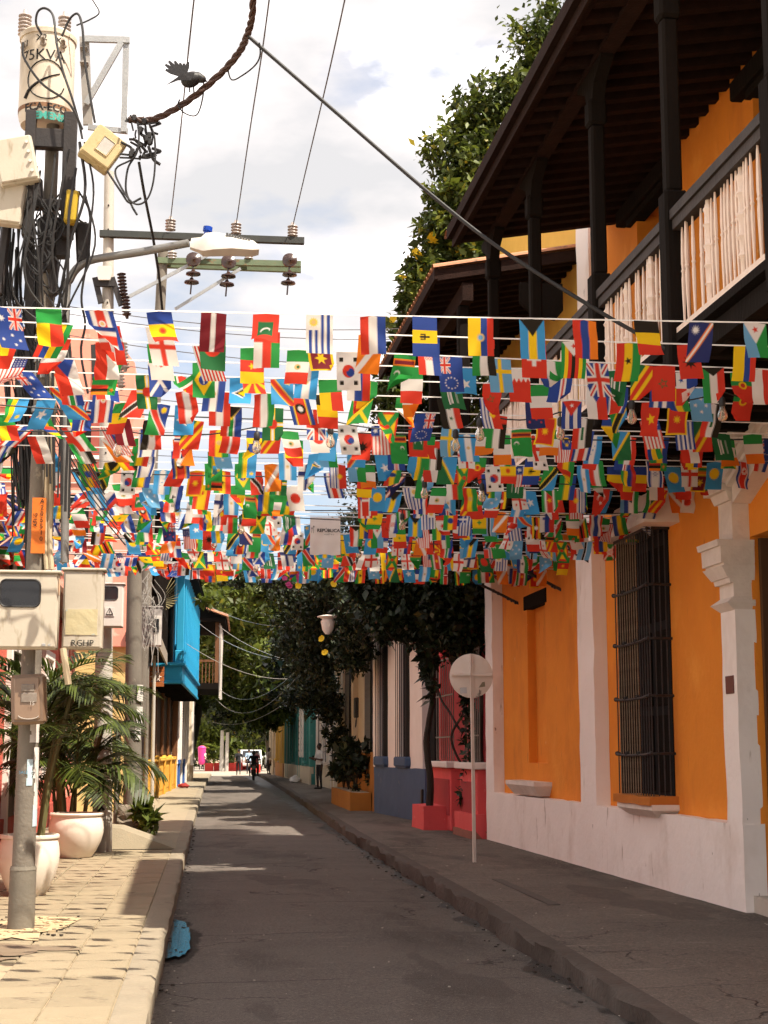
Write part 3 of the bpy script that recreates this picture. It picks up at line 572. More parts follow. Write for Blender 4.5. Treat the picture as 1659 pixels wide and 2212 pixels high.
m = MB(); m.cbox((-.05, .1, SWZ), (.0, .2, .85), .01); nh.part('iron_post', m, IRON)
# cream house with ochre plinth
FC = Frame((4.17, 37.75, 0), math.atan2(.05, 10))
ch = Thing('cream_house', 'cream house with ochre plinth, barred window and meter box', 'house', (0, 5, SWZ), FC)
m = MB(); m.gbox((0, 0, SWZ-.03), (.5, 10.5, 1.62), .4, .014); ch.part('plinth', m, OCHRE)
m = MB(); m.box((.14, 0, 1.62), (1.2, 10.5, 5.0)); ch.part('wall', m, CREAM)
for y0 in (.15, 2.8, 5.6, 8.8):
    m = MB(); m.gbox((.0, y0, 1.62), (.2, y0+.55, 4.9), .4, .012); ch.part('pilaster', m, WHITEC if y0 < 2 else CREAM)
for y0 in (1.2, 6.7):
    m = MB(); m.box((.10, y0, 1.7), (.15, y0+1.2, 4.3)); wo2 = ch.part('window', m, BLACKM)
    gb = MB(); gb.cyl((0, 0, 1.7), (0, 0, 4.3), .011, n=5); gbm = gb.mesh('grille_bar', GATE)
    for k in range(7): ch.inst('grille_bar', gbm, (-.02, y0+.05+k*.18, 0), wo2)
m = MB(); m.cbox((-.08, 4.3, 2.55), (.02, 4.7, 3.1), .02); m.tube(cat([(-.04, 4.3, 2.55), (-.06, 4.2, 2.35), (-.05, 4.5, 2.3), (-.02, 4.65, 2.5)], 4), .012, 5); ch.part('meter_box', m, IRON)
m = MB(); m.box((-.3, -.1, 4.95), (3, 10.5, 5.15)); m.add([(-.4, -.1, 5.1), (3.5, -.1, 6.6), (3.5, 10.5, 6.6), (-.4, 10.5, 5.1)], [(0, 1, 2, 3)]); ch.part('roof', m, TILE)
pl = Thing('ochre_planter', 'ochre masonry planter box holding dark shrubs on right pavement', 'planter', (3.75, 41, SWZ))
m = MB(); m.gbox((3.62, 38.6, SWZ-.02), (4.14, 44.4, .62), .35, .012); pl.part('planter_wall', m, OCHRE)
m = MB(); m.box((3.68, 38.7, .6), (4.1, 44.3, .625)); pl.part('soil', m, EARTH)
# houses from 48 m on to the street end
def house_row(name, label, x0, y0, x1, y1, h, wall, plinth, trim, ndoor, seed, roofmat=TILE, setz=0):
    fr = Frame((x0, y0, 0), -math.atan2(x1-x0, y1-y0)); L = math.hypot(x1-x0, y1-y0); rd = random.Random(seed)
    t = Thing(name, label, 'house', (0, L/2, SWZ), fr)
    m = MB(); m.box((.1, 0, SWZ), (4, L, h)); t.part('wall', m, wall)
    m = MB(); m.gbox((.02, 0, SWZ-.02), (.2, L, .95), .8, .012); t.part('plinth', m, plinth)
    n = ndoor
    for k in range(n):
        c = L*(k+.5)/n; ww = min(.55, L/n*.3); dr = (k+seed) % 2 == 0; zb = SWZ+.05 if dr else 1.2
        m = MB(); m.box((.04, c-ww, zb), (.12, c+ww, 3.3)); wo3 = t.part('door' if dr else 'window', m, BROWND if dr else BLACKM)
        m = MB(); m.cbox((.0, c-ww-.13, zb), (.11, c-ww, 3.42), .01); m.cbox((.0, c+ww, zb), (.11, c+ww+.13, 3.42), .01); m.cbox((-.03, c-ww-.18, 3.3), (.11, c+ww+.18, 3.48), .01); t.part('surround', m, trim, wo3)
        if not dr:
            gb = MB(); gb.cyl((0, 0, zb), (0, 0, 3.3), .012, n=4); gbm = gb.mesh('grille_bar', trim)
            for q in range(6): t.inst('grille_bar', gbm, (-.03, c-ww+.08+q*(2*ww-.16)/5, 0), wo3)
            m = MB(); m.cbox((-.12, c-ww-.1, zb-.14), (.1, c+ww+.1, zb), .02); t.part('sill', m, trim, wo3)
    for k in range(n+1):
        m = MB(); y = min(max(L*k/n, .15), L-.15); m.gbox((.03, y-.15, .95), (.15, y+.15, h), .6, .01); t.part('pilaster', m, trim)
    m = MB(); m.cbox((-.12, 0, h-.22), (.2, L, h), .03); m.cbox((-.06, 0, h-.36), (.2, L, h-.225), .02); t.part('cornice', m, trim)
    m = MB(); m.add([(-.35, -.05, h+.02), (4.2, -.05, h+1.5), (4.2, L+.05, h+1.5), (-.35, L+.05, h+.02), (-.35, -.05, h-.03), (-.35, L+.05, h-.03)], [(0, 1, 2, 3), (4, 0, 3, 5)]); t.part('roof', m, roofmat)
    return t
house_row('tan_house', 'stained tan house front deep under the vine past the cream house', 4.13, 48.3, 4.95, 58.5, 4.9, TAN, OCHRE, CREAM, 3, 1)
house_row('pale_house', 'pale cream house with pilasters behind the man in white shirt', 4.95, 58.6, 4.85, 68.5, 5.0, CREAM, CREAM, WHITEC, 3, 2)
th_ = house_row('teal_house', 'teal green house with white louvred shutters and moulded base', 4.6, 68.7, 4.45, 88, 5.6, TEAL, CREAM, TEAL, 4, 3)
for yy in (3.2, 4.9):                                            # tall white louvred shutters
    m = MB(); m.cbox((-.06, yy, 1.35), (.0, yy+.75, 3.75), .01); shp = th_.part('shutter', m, WHITEC)
    for k in range(8): m = MB(); m.box((-.085, yy+.06, 1.42+k*.285), (-.062, yy+.69, 1.62+k*.285)); th_.part('louvre', m, WHITEC, shp)
house_row('ochre_house', 'narrow yellow and brown house beyond the teal house', 4.4, 88.2, 4.35, 97, 6.2, TAN, OCHRE, YELP, 2, 4)
house_row('far_white_house', 'far white corner house at the street end on the right', 4.2, 97.2, 4.2, 103, 4.4, WHITEC, CREAM, CREAM, 2, 5)
# ================================================================= left side
CORAL = pm('salmon_plaster', (.72, .30, .22), (.60, .23, .17), 1.2, .7, .85, .25, 16, [((.78, .42, .33), 3, .60, .1, 1), ((.45, .16, .12), 1.6, .62, .1, .4)])
REDW = pm('red_stucco', (.62, .13, .085), (.50, .095, .065), 2, .7, .85, .6, 28, ((.70, .27, .2), 5, .66, .06, 1))
BLUE = pm('sky_blue_paint', (.020, .31, .53), (.018, .25, .44), 2, .6, .6, .1, 25, ((.05, .22, .33), 6, .66, .06, .5))
YELW = pm('yellow_wainscot', (.66, .34, .045), (.55, .27, .035), 2, .6, .75, .12, 22, ((.42, .22, .05), 4, .64, .08, .5))
ROYAL = pm('royal_blue_paint', (.055, .13, .36), (.04, .10, .28), 2, .6, .75, .15, 22)
WOODB = pm('brown_timber', (.20, .085, .035), (.11, .045, .02), 5, .8, .6, .2, 30, streak=.25)
rh = Thing('red_house', 'red stucco house wall behind the potted palms on left', 'house', (-3.1, 25, SWZ))
m = MB(); m.box((-5, 14, SWZ), (-3.1, 37, 4.5)); rh.part('wall', m, REDW)
m = MB(); m.box((-3.1, 14, SWZ), (-3.04, 37, .62)); rh.part('plinth', m, pm('dark_red_plinth', (.48, .085, .06), None, 3, .6, .8, .4, 25))
m = MB(); m.add([(-2.55, 14, 4.5), (-5, 14, 5.6), (-5, 37, 5.6), (-2.55, 37, 4.5), (-2.55, 14, 4.4), (-2.55, 37, 4.4), (-3.1, 37, 4.42), (-3.1, 14, 4.42)], [(3, 2, 1, 0), (4, 5, 3, 0), (4, 7, 6, 5)]); rh.part('eave', m, WOODB)
for (y0, y1, z0, z1, nm) in ((29.6, 31.0, 1.2, 3.4, 'window'), (24.5, 25.7, SWZ+.05, 3.2, 'door')):
    m = MB(); m.box((-3.1, y0, z0), (-3.06, y1, z1)); q = rh.part(nm, m, WHITEC if nm == 'window' else BROWND)
    m = MB(); m.cbox((-3.1, y0-.16, z0-.1), (-3.0, y0, z1+.16), .01); m.cbox((-3.1, y1, z0-.1), (-3.0, y1+.16, z1+.16), .01); m.cbox((-3.1, y0, z1), (-3.0, y1, z1+.16), .01); rh.part('surround', m, WHITEC, q)
for y0 in (33.0, 33.9, 34.8, 35.7):
    m = MB(); m.cbox((-3.1, y0, .63), (-3.02, y0+.35, 4.35), .01); rh.part('fluted_strip', m, CORAL if y0 != 33.9 else WHITEC)
sb = Thing('salmon_building', 'tall salmon building above the palms behind left flags', 'building', (-3, 42, SWZ))
m = MB(); m.box((-8, 38.5, SWZ), (-2.0, 46.0, 4.2)); sb.part('lower_wall', m, pm('pale_yellow_plaster', (.70, .50, .22), (.58, .40, .16), 2, .6, .85, .2, 20))
m = MB(); m.box((-8, 38.45, 4.2), (-2.45, 46, 12.3)); m.prism([(-2.45, 4.2), (-2.45, 12.1), (-2.1, 11.6), (-1.95, 11.4), (-1.95, 4.2)], 38.3, 46, 'y'); sb.part('upper_wall', m, CORAL)
for zz in (6.0, 8.3, 10.2): m = MB(); m.box((-8, 38.40, zz), (-2.46, 38.448, zz+.12)); sb.part('string_course', m, CORAL)
for (x0, z0) in ((-3.6, 6.8), (-3.6, 9.0)):
    m = MB(); m.box((x0, 38.41, z0), (x0+.75, 38.447, z0+1.2)); q = sb.part('window', m, BLACKM)
    m = MB(); m.cbox((x0-.08, 38.37, z0-.1), (x0+.83, 38.447, z0), .01); sb.part('sill', m, WHITEC, q)
m = MB(); m.box((-3.0, 38.40, 4.3), (-2.75, 38.449, 11.9)); sb.part('recess_shade', m, pm('shaded_salmon', (.36, .09, .07), None, 2, .6, .85, .2, 20))  # shade of a recess painted as a darker strip on the wall
# dark timber balcony hanging on the salmon building
m = MB(); m.box((-2.0, 38.2, 4.32), (-1.25, 47.6, 4.55)); bo = sb.part('timber_balcony', m, WOOD)
m = MB(); m.box((-1.25, 38.15, 4.25), (-1.20, 47.6, 4.62)); sb.part('fascia', m, pm('grey_beige_board', (.34, .28, .22), None, 5, .7, .8, .2, 30), bo)
for k in range(8):
    m = MB(); y = 38.3+k*1.3; m.cbox((-1.33, y, 4.62), (-1.21, y+.12, 7.6), .01); sb.part('balcony_post', m, WOOD, bo)
m = MB(); m.box((-1.32, 38.3, 5.45), (-1.22, 47.6, 5.6)); m.box((-1.30, 38.3, 4.75), (-1.24, 47.6, 4.85)); sb.part('rail', m, WOOD, bo)
bm_ = MB(); bm_.box((-.02, -.02, 4.8), (.02, .02, 5.5)); bmm = bm_.mesh('baluster', WOOD)
for k in range(46): sb.inst('baluster', bmm, (-1.27, 38.45+k*.2, 0), bo)
m = MB(); m.box((-2.0, 38.0, 7.6), (-1.05, 47.8, 7.75)); sb.part('balcony_roof', m, WOOD, bo)
# shop with yellow wainscot and blue balcony
bs = Thing('blue_balcony_building', 'shop building with yellow wainscot, dark timber front and bright blue balcony', 'building', (0, 8, SWZ), FLf)
m = MB(); m.box((-3, 0, SWZ), (-.12, 16.4, 7.4)); bs.part('wall', m, pm('dark_brown_timber_front', (.075, .035, .014), (.035, .018, .009), 4, .8, .6, .2, 30, streak=.2))
for k in range(4):
    y0 = .05+k*4.1; m = MB(); m.cbox((-.12, y0, SWZ-.02), (.02, y0+3.7, 1.30), .02); wo3 = bs.part('wainscot', m, YELW)
    m = MB(); m.cbox((-.12, y0-.02, 1.302), (.10, y0+3.74, 1.38), .02); bs.part('ledge', m, YELW, wo3)
    for q in (0, 1): m = MB(); m.cbox((.02, y0+.25+q*1.75, .35), (.04, y0+1.75+q*1.75, 1.12), .012); bs.part('panel', m, YELW, wo3)
    m = MB(); m.cbox((.02, y0+3.7, SWZ-.02), (.1, y0+4.07, 1.40), .02); m.prism([(y0+3.7, 1.40), (y0+4.07, 1.40), (y0+3.885, 1.50)], -.1, .1); bs.part('pier', m, YELW)
    m = MB(); m.cbox((-.1, y0+3.75, 1.5), (-.0, y0+4.02, 3.75), .02); bs.part('timber_post', m, WOODB)
m = MB(); m.box((-.03, 16.1, 1.3), (.12, 16.3, 3.8)); bs.part('timber_post', m, WOODB)
m = MB(); m.box((-.1, 1.8, 3.80), (.86, 16.8, 4.25)); bb = bs.part('blue_balcony', m, BLUE)
m = MB(); m.cbox((-.1, 1.72, 4.252), (.95, 16.9, 4.36), .02); m.cbox((-.1, 1.76, 3.70), (.90, 16.85, 3.80), .02); bs.part('moulding', m, BLUE, bb)
pk = MB(); pk.box((-.1, -.02, 3.62), (.84, .02, 3.698)); pkm = pk.mesh('soffit_board', WOOD)
for k in range(30): bs.inst('soffit_board', pkm, (0, 1.95+k*.5, 0), bb)
m = MB(); m.cbox((.62, 1.85, 4.36), (.90, 2.15, 4.75), .02); m.cbox((.66, 1.88, 4.75), (.88, 2.12, 7.4), .015); bs.part('end_panel', m, BLUE, bb)
fin = MB(); fin.cbox((.60, -.05, 4.36), (.84, .05, 7.35), .012); finm = fin.mesh('balcony_fin', BLUE)
for k in range(13): bs.inst('balcony_fin', finm, (.07, 3.0+k*1.12, 0), bb)
m = MB(); m.box((.56, 2.1, 4.4), (.60, 16.7, 7.35)); bs.part('board_screen', m, BLUE, bb)
m = MB(); m.box((.66, 2.1, 4.4), (.74, 16.7, 4.85)); m.box((.62, 2.1, 4.852), (.82, 16.7, 4.95)); bs.part('parapet', m, BLUE, bb)
m = MB(); m.box((-.1, 1.4, 7.4), (1.15, 17.0, 7.55)); m.add([(1.2, 1.3, 7.5), (-2.5, 1.3, 8.9), (-2.5, 17, 8.9), (1.2, 17, 7.5)], [(3, 2, 1, 0)]); bs.part('roof', m, WOOD, bb)
m = MB(); m.cbox((.02, 1.0, 3.55), (.82, 1.05, 4.3), .01); sgn = Thing('wooden_sign', 'square wooden board sign with carved ship wheel hanging below blue balcony', 'sign', FWLD.l(PY(336, 1462, 46.0)))
sgn.b = PY(336, 1484, 46.0); sgn.e.location = sgn.b
a = PY(319, 1440, 46.0); b = PY(354, 1484, 46.0); SG = pm('varnished_board', (.42, .135, .04), (.26, .075, .025), 4, .8, .4, .1, 30, streak=3)
for k in range(4):
    z0 = b.z+(a.z-b.z)*k/4; m = MB(); m.cbox((a.x, 45.98, z0+.008), (b.x, 46.02, z0+(a.z-b.z)/4), .006); sgn.part('board', m, SG)
m = MB(); c = (a+b)/2; c.y = 45.97
for k in range(8): t = k*math.pi/4; m.cyl(c, c+Vector((math.cos(t)*.17, 0, math.sin(t)*.17)), .012, n=5)
m.tube([c+Vector((math.cos(t)*.11, 0, math.sin(t)*.11)) for t in (2*math.pi*k/16 for k in range(17))], .014, 5); sgn.part('ship_wheel', m, WHITEC)
# white house with blue base, then the tiled timber balcony
wh = Thing('blue_base_house', 'white house with royal blue base past the yellow wainscot', 'house', (0, 22, SWZ), FLf)
m = MB(); m.box((-3, 16.5, 1.28), (-.02, 28.5, 4.4)); wh.part('wall', m, WHITEC)
m = MB(); m.box((-3, 16.5, SWZ-.02), (.0, 28.5, 1.28)); wh.part('base', m, ROYAL)
for k in range(5):
    m = MB(); y = 17.0+k*2.5; m.cbox((-.02, y, 1.28), (.14, y+.5, 4.3), .02); wh.part('pilaster', m, WHITEC)
    m = MB(); m.cbox((-.02, y+.1, SWZ), (.08, y+.35, 1.1), .02); m.cbox((-.02, y-.05, 1.1), (.1, y+.5, 1.3), .02); wh.part('base_pier', m, ROYAL if k % 2 else WHITEC)
    m = MB(); m.box((-.02, y+.8, 1.6), (.02, y+2.1, 3.6)); wh.part('window', m, BLACKM)
for k in range(6):
    m = MB(); z = 2.9+k*.11; m.box((.05, 20, z), (.09, 23, z+.045)); wh.part('awning_slat', m, IRON)
WHITECL = pm('hanging_white_sheet', (.80, .72, .66), (.66, .58, .52), 2, .6, .9, .1, 20, transl=.25)
wb = Thing('tiled_balcony_house', 'brown timber balcony house with clay tile roof and hanging white sheet', 'house', (0, 23, SWZ), FLf)
m = MB(); m.box((-2, 19.5, 4.42), (-.05, 27, 7.3)); wb.part('wall', m, pm('dark_brown_wall', (.12, .07, .04), None, 2, .6, .85, .2, 20))  # mottled dark brown over the whole wall
m = MB(); m.box((-.05, 19.6, 4.25), (1.62, 27, 4.5)); fo = wb.part('balcony_floor', m, WOOD)
for (x, y) in ((1.55, 19.7), (1.55, 23.3), (1.55, 26.9), (.2, 19.7)):
    m = MB(); m.cbox((x-.08, y-.08, 4.5), (x+.08, y+.08, 7.2), .015); wb.part('balcony_post', m, WOODB, fo)
m = MB(); m.box((.2, 19.66, 5.4), (1.6, 19.74, 5.5)); m.box((1.5, 19.7, 5.4), (1.6, 27, 5.5)); wb.part('rail', m, WOODB, fo)
bmx = MB(); bmx.box((-.02, -.02, 4.5), (.02, .02, 5.4)); bmm = bmx.mesh('baluster', WOODB)
for k in range(8): wb.inst('baluster', bmm, (.35+k*.15, 19.7, 0), fo)
for k in range(24): wb.inst('baluster', bmm, (1.55, 19.9+k*.3, 0), fo)
m = MB(); vs = []; n = 16
for i in range(n+1):
    for j in range(6): vs.append((1.68+.05*math.sin(i*1.1+j*.6), 19.62+i*.33, 3.95+j*.62+.03*math.sin(i)))
m.add(vs, [(i*6+j, i*6+j+1, (i+1)*6+j+1, (i+1)*6+j) for i in range(n) for j in range(5)]); wb.part('hanging_sheet', m, WHITECL, fo, smooth=True)
m = MB(); m.add([(1.95, 19.2, 7.28), (-1.5, 19.2, 8.5), (-1.5, 27.5, 8.5), (1.95, 27.5, 7.28)], [(3, 2, 1, 0)]); m.box((-1.2, 19.25, 7.1), (1.9, 27.4, 7.24)); rfb = wb.part('roof', m, WOOD)
tl = MB(); vs = []
for i in range(7):
    a = math.pi*i/6
    for k in (0, 1): vs.append((.15*math.cos(a)*(1-.12*k), 0, 0) if 0 else (2.02-k*3.4, .13*math.cos(a), 7.29+k*1.2+.11*math.sin(a)))
tl.add(vs, [(i*2, i*2+2, i*2+3, i*2+1) for i in range(6)]); tlm = tl.mesh('roof_tile_row', TILE)
for k in range(30): wb.inst('roof_tile_row', tlm, (0, 19.2+k*.28, 0), rfb)
tg = MB(); vs = []
for i in range(7):
    a = math.pi*i/6
    for k in (0, 1): vs.append((.12*math.cos(a), -.05+k*.5, .10*math.sin(a)))
tg.add(vs, [(i*2, i*2+1, i*2+3, i*2+2) for i in range(6)]); tgm = tg.mesh('roof_tile', TILE)
for k in range(13): x = 1.85-k*.25; wb.inst('roof_tile', tgm, (x, 19.15, 7.3+(1.95-x)*.353), rfb)
house_row('plain_left_house', 'dull cream house on the left beyond the tiled balcony', -.75, 103, -.55, 77, 4.6, CREAM, TAN, WHITEC, 4, 6)
# ================================================================= poles, boxes and cables on the left
GALV = pm('galvanised_steel', (.42, .42, .41), (.30, .30, .30), 6, .6, .45, .1, 40, metal=.6)
POLEC = pm('grey_pole_concrete', (.20, .172, .14), (.125, .108, .09), 4, .8, .85, .3, 40, [((.12, .10, .085), 3, .60, .12, .35), ((.28, .24, .19), 9, .66, .05, .6)])
POLEW = pm('pale_pole_concrete', (.46, .42, .37), (.37, .33, .29), 4, .7, .85, .25, 40, ((.28, .24, .2), 5, .64, .1, .3))
CABLE = pm('black_cable', (.018, .017, .018), (.03, .028, .028), 12, .6, .55, .1, 40)
CABG = pm('grey_wire', (.11, .10, .10), None, 12, .6, .5, 0)
CABW = pm('white_cable', (.40, .37, .34), None, 12, .5, .5, 0)
BOXG = pm('grey_enclosure_paint', (.50, .45, .37), (.41, .36, .29), 3, .7, .55, .05, 40, [((.30, .25, .18), 6, .60, .08, .3), ((.28, .16, .08), 9, .70, .03, .4)])
BOXW = pm('white_enclosure_paint', (.62, .58, .54), (.54, .49, .45), 3, .7, .5, .05, 40)
BOXY = pm('yellowed_plastic', (.52, .41, .22), (.38, .29, .15), 5, .7, .4, .05, 40, ((.30, .2, .08), 6, .62, .08, 1))
MUST = pm('mustard_plastic', (.52, .35, .03), (.40, .26, .02), 5, .7, .4, .05, 40)
GLASSD = pm('dark_window_glass', (.012, .012, .014), (.02, .02, .022), 3, .5, .12, 0, spec=.6)
INK = pm('black_ink', (.014, .013, .013), None, 8, .4, .7, 0)
GREENI = pm('green_ink', (.06, .36, .30), None, 8, .4, .7, 0)
PORC = pm('grey_porcelain', (.42, .36, .33), (.32, .27, .25), 5, .6, .3, 0, spec=.5)
PORCD = pm('brown_porcelain', (.05, .022, .016), (.03, .014, .01), 5, .6, .2, 0, spec=.6)
POLEB = Vector((-1.507, 13.45, SWZ)); PTOP = PY(116, 235, 13.45)
up1 = Thing('utility_pole', 'grey utility pole on left pavement carrying transformer and meter boxes', 'utility pole', POLEB)
def pp(z, dx=0, dy=0): t = (z-POLEB.z)/(PTOP.z-POLEB.z); return POLEB.lerp(PTOP, t)+Vector((dx, dy, 0))
m = MB(); m.sm = True; m.cyl(pp(SWZ), pp(7.35), .098, .058, 20); up1.part('pole_shaft', m, POLEC)
m = MB(); m.sm = True; m.cyl(pp(SWZ-.02), pp(.66), .112, .110, 20); m.cyl(pp(.66), pp(.69), .113, .104, 20); up1.part('base_sleeve', m, pm('grey_sleeve', (.19, .165, .13), (.12, .105, .085), 4, .8, .7, .2, 40))
PAPER = pm('torn_paper', (.66, .62, .58), (.48, .45, .42), 12, .7, .9, .1, 40)
PAPB = pm('blue_torn_paper', (.30, .50, .60), (.55, .55, .55), 16, .9, .9, .1, 40)
def wrap(z0, z1, a0, a1, mat, nm='torn_poster', rr=.004, seed=0):
    m = MB(); n = 8; k = 7; vs = []; c0, c1 = pp(z0), pp(z1)
    for j in range(k+1):
        c = c0.lerp(c1, j/k); r = .098-.04*(c.z-SWZ)/7.2+rr
        for i in range(n+1):
            t = a0+(a1-a0)*i/n
            e = .05*mnoise.noise(Vector((i*1.3+seed, j*1.7, seed)))
            vs.append(c+Vector((math.cos(t+e)*r, math.sin(t+e)*r, .02*mnoise.noise(Vector((i*2+seed, j*3, 1))))))
    m.add(vs, [(j*(n+1)+i, j*(n+1)+i+1, (j+1)*(n+1)+i+1, (j+1)*(n+1)+i) for j in range(k) for i in range(n) if random.random() > .12 or 0 < i < n-1]); up1.part(nm, m, mat)
wrap(1.72, 1.95, -1.35, -.2, PAPER, seed=1); wrap(1.42, 1.68, -.9, 0, PAPER, seed=2); wrap(1.36, 1.58, -1.5, -.95, PAPB, seed=3); wrap(1.16, 1.42, -.75, .1, PAPER, seed=4); wrap(1.02, 1.2, -.8, .1, PAPB, seed=5); wrap(1.98, 2.2, -.8, .1, PAPER, seed=6)
lettering(up1, 'SALE', .035, pp(1.47, -.02, -.1), pm('blue_ink', (.08, .22, .34), None, 5, .4, .8, 0)); lettering(up1, '7', .06, pp(1.45, .06, -.085), INK)
# steel strut frame right behind the shaft, dark twin posts
q0, q1 = PY(66, 1228, 13.62), PY(64, 470, 13.62); m = MB(); m.cyl(q0, q1, .062, .055, 4); up1.part('square_tube', m, IRON)
a = PY(160, 255, 13.4); m = MB()
m.cbox((PY(58, 240, 13.3).x, 13.22, 6.15), (PY(80, 240, 13.3).x, 13.34, 7.32), .008); m.cbox((PY(140, 240, 13.3).x, 13.22, 6.15), (PY(168, 240, 13.3).x, 13.34, 7.32), .008)
m.cbox((PY(60, 240, 13.3).x, 13.24, 6.98), (PY(165, 240, 13.3).x, 13.33, 7.16), .008); m.cbox((PY(70, 240, 13.3).x, 13.24, 6.42), (PY(160, 240, 13.3).x, 13.33, 6.50), .008)
up1.part('transformer_bracket', m, IRON)
for z, r in ((5.25, .085), (5.42, .084), (4.9, .086), (5.05, .085), (4.6, .088)): m = MB(); m.cyl(pp(z), pp(z+.05), r, n=16); m.cbox(pp(z, .07, -.05)-Vector((.02, .02, .01)), pp(z, .12, -.05)+Vector((.02, .02, .05)), .005); up1.part('steel_band', m, GALV)
m = MB(); m.sm = True
for dx, r in ((.075, .022), (.115, .024)): m.tube(cat([pp(5.3, dx-.02, -.05), pp(4.2, dx, -.055), pp(3.5, dx+.005, -.06), pp(3.2, dx+.03, -.06)], 5), r, 8)
m.tube(cat([PY(136, 1400, 13.1), PY(142, 1440, 13.1), PY(148, 1478, 13.12)], 4), [.028]*9, 8); up1.part('conduit', m, pm('beige_conduit', (.52, .42, .28), None, 4, .6, .5, 0))
BAN = pm('orange_banner_vinyl', (.62, .16, .02), (.52, .12, .015), 6, .6, .5, .05, 40)
c0, c1 = PY(70, 1075, 13.33), PY(96, 1195, 13.33); m = MB(); m.gbox((c0.x, 13.335, c1.z), (c1.x, 13.345, c0.z), .08, .004); bn = up1.part('orange_tag', m, BAN)
def vtext(s, x, ztop, size, mat, y, t, gap=1.0):
    for i, ch_ in enumerate(s): lettering(t, ch_, size, (x, y, ztop-i*size*gap), mat, bn)
vtext('A205510', (c0.x*.28+c1.x*.72), c0.z-.03, .058, INK, 13.33, up1, .95)
o = lettering(up1, 'AFI-G', .05, (c0.x*.72+c1.x*.28, 13.33, (c0.z*.6+c1.z*.4)), INK, bn, u=(0, 0, 1), v=(-1, 0, 0))
# cabinets on the pole
def cabinet(name, label, x0, y0, x1, y1, Y, depth, mat, window=None, group=None, side=None, lid=True, cat_='meter cabinet'):
    a, b = PY(x0, y0, Y), PY(x1, y1, Y); t = Thing(name, label, cat_, ((a.x+b.x)/2, Y, b.z), group=group)
    m = MB(); m.cbox((a.x, Y, b.z), (b.x, Y+depth, a.z), .012); t.part('body', m, mat)
    m = MB(); m.cbox((a.x+.012, Y-.014, b.z+.015), (b.x-.012, Y-.001, a.z-.02), .006); d = t.part('door', m, mat)
    if lid: m = MB(); m.cbox((a.x-.02, Y-.03, a.z), (b.x+.02, Y+depth+.02, a.z+.022), .006); t.part('lid', m, mat)
    if window:
        wx0, wy0, wx1, wy1 = window; p, q = PY(wx0, wy0, Y), PY(wx1, wy1, Y); n = 28; pts = []; rr = min(q.x-p.x, p.z-q.z)*.22
        for (cx, cz, a0) in ((q.x-rr, p.z-rr, 0), (p.x+rr, p.z-rr, 90), (p.x+rr, q.z+rr, 180), (q.x-rr, q.z+rr, 270)):
            for k in range(6): an = R(a0+k*18); pts.append((cx+rr*math.cos(an), cz+rr*math.sin(an)))
        m = MB(); m.prism(pts, Y-.017, Y-.013, 'y'); t.part('window_pane', m, GLASSD, d)
        c = Vector(((p.x+q.x)/2, 0, (p.z+q.z)/2)); loop = [Vector((x, Y-.016, z)) for x, z in pts]+[Vector((pts[0][0], Y-.016, pts[0][1]))]
        m = MB(); m.tube(loop, .008, 5, False); t.part('rubber_seal', m, CABLE, d)
    return t, a, b, d
t, a, b, d = cabinet('meter_cabinet', 'grey pole-mounted cabinet with dark rounded window, cut off at left edge', -12, 1237, 122, 1402, 13.05, .16, BOXG, (2, 1252, 86, 1311))
m = MB(); m.cbox((b.x-.12, 13.02, b.z+.02), (b.x-.09, 13.035, b.z+.045), .003); m.cbox((b.x-.07, 13.02, b.z+.02), (b.x-.05, 13.035, b.z+.04), .003); t.part('latch', m, GALV, d)
m = MB(); m.cbox((b.x+.001, 13.05, a.z-.18), (b.x+.004, 13.11, a.z-.04), .001); t.part('orange_sticker', m, pm('orange_sticker', (.66, .25, .05), (.6, .5, .4), 14, .9, .7, 0), d)
t, a, b, d = cabinet('meter_cabinet', 'pale cabinet with peeled sticker patch and scrawled letters beside the window cabinet', 138, 1232, 220, 1402, 13.35, .16, BOXG)
p, q = PY(143, 1316, 13.35), PY(210, 1372, 13.35); m = MB(); m.gbox((p.x, 13.330, q.z), (q.x, 13.3355, p.z), .03, .004, 9); t.part('peeled_patch', m, pm('old_glue', (.50, .42, .24), (.42, .38, .26), 8, .9, .9, .1, 30, ((.30, .42, .45), 9, .62, .06, 1)), d)
lettering(t, 'RGHP', .075, PY(178, 1390, 13.35)+Vector((0, -.022, 0)), INK, d)
p, q = PY(123, 1325, 13.04), PY(128, 1345, 13.04)
# small translucent meter box lower down
a, b = PY(22, 1456, 13.2), PY(97, 1565, 13.2); t = Thing('meter_box', 'small brownish clear-plastic meter box strapped low on the pole', 'meter box', ((a.x+b.x)/2, 13.2, b.z))
m = MB(); m.cbox((a.x+.012, 13.2, b.z), (b.x, 13.33, a.z), .025, Matrix.Rotation(-.05, 3, 'Y')); t.part('box_body', m, pm('smoky_plastic', (.20, .13, .085), (.14, .09, .06), 5, .7, .25, .05, 40, spec=.5))
m = MB(); m.cbox((a.x+.04, 13.188, b.z+.04), (b.x-.05, 13.205, a.z-.03), .01, Matrix.Rotation(-.05, 3, 'Y')); lid_ = t.part('cover', m, pm('smoky_plastic_cover', (.26, .17, .115), None, 5, .7, .2, 0, spec=.6))
p, q = PY(47, 1478, 13.2), PY(75, 1494, 13.2); m = MB(); m.cbox((p.x, 13.178, q.z), (q.x, 13.19, p.z), .004); m.cbox((p.x, 13.178, q.z-.09), (q.x+.02, 13.19, q.z-.01), .004); t.part('meter_face', m, pm('meter_face', (.12, .09, .075), (.3, .26, .22), 16, .9, .4, 0), lid_)
lettering(t, '15', .045, PY(70, 1520, 13.2)+Vector((0, -.03, 0)), pm('chalk', (.62, .56, .5), None, 5, .4, .9, 0), lid_)
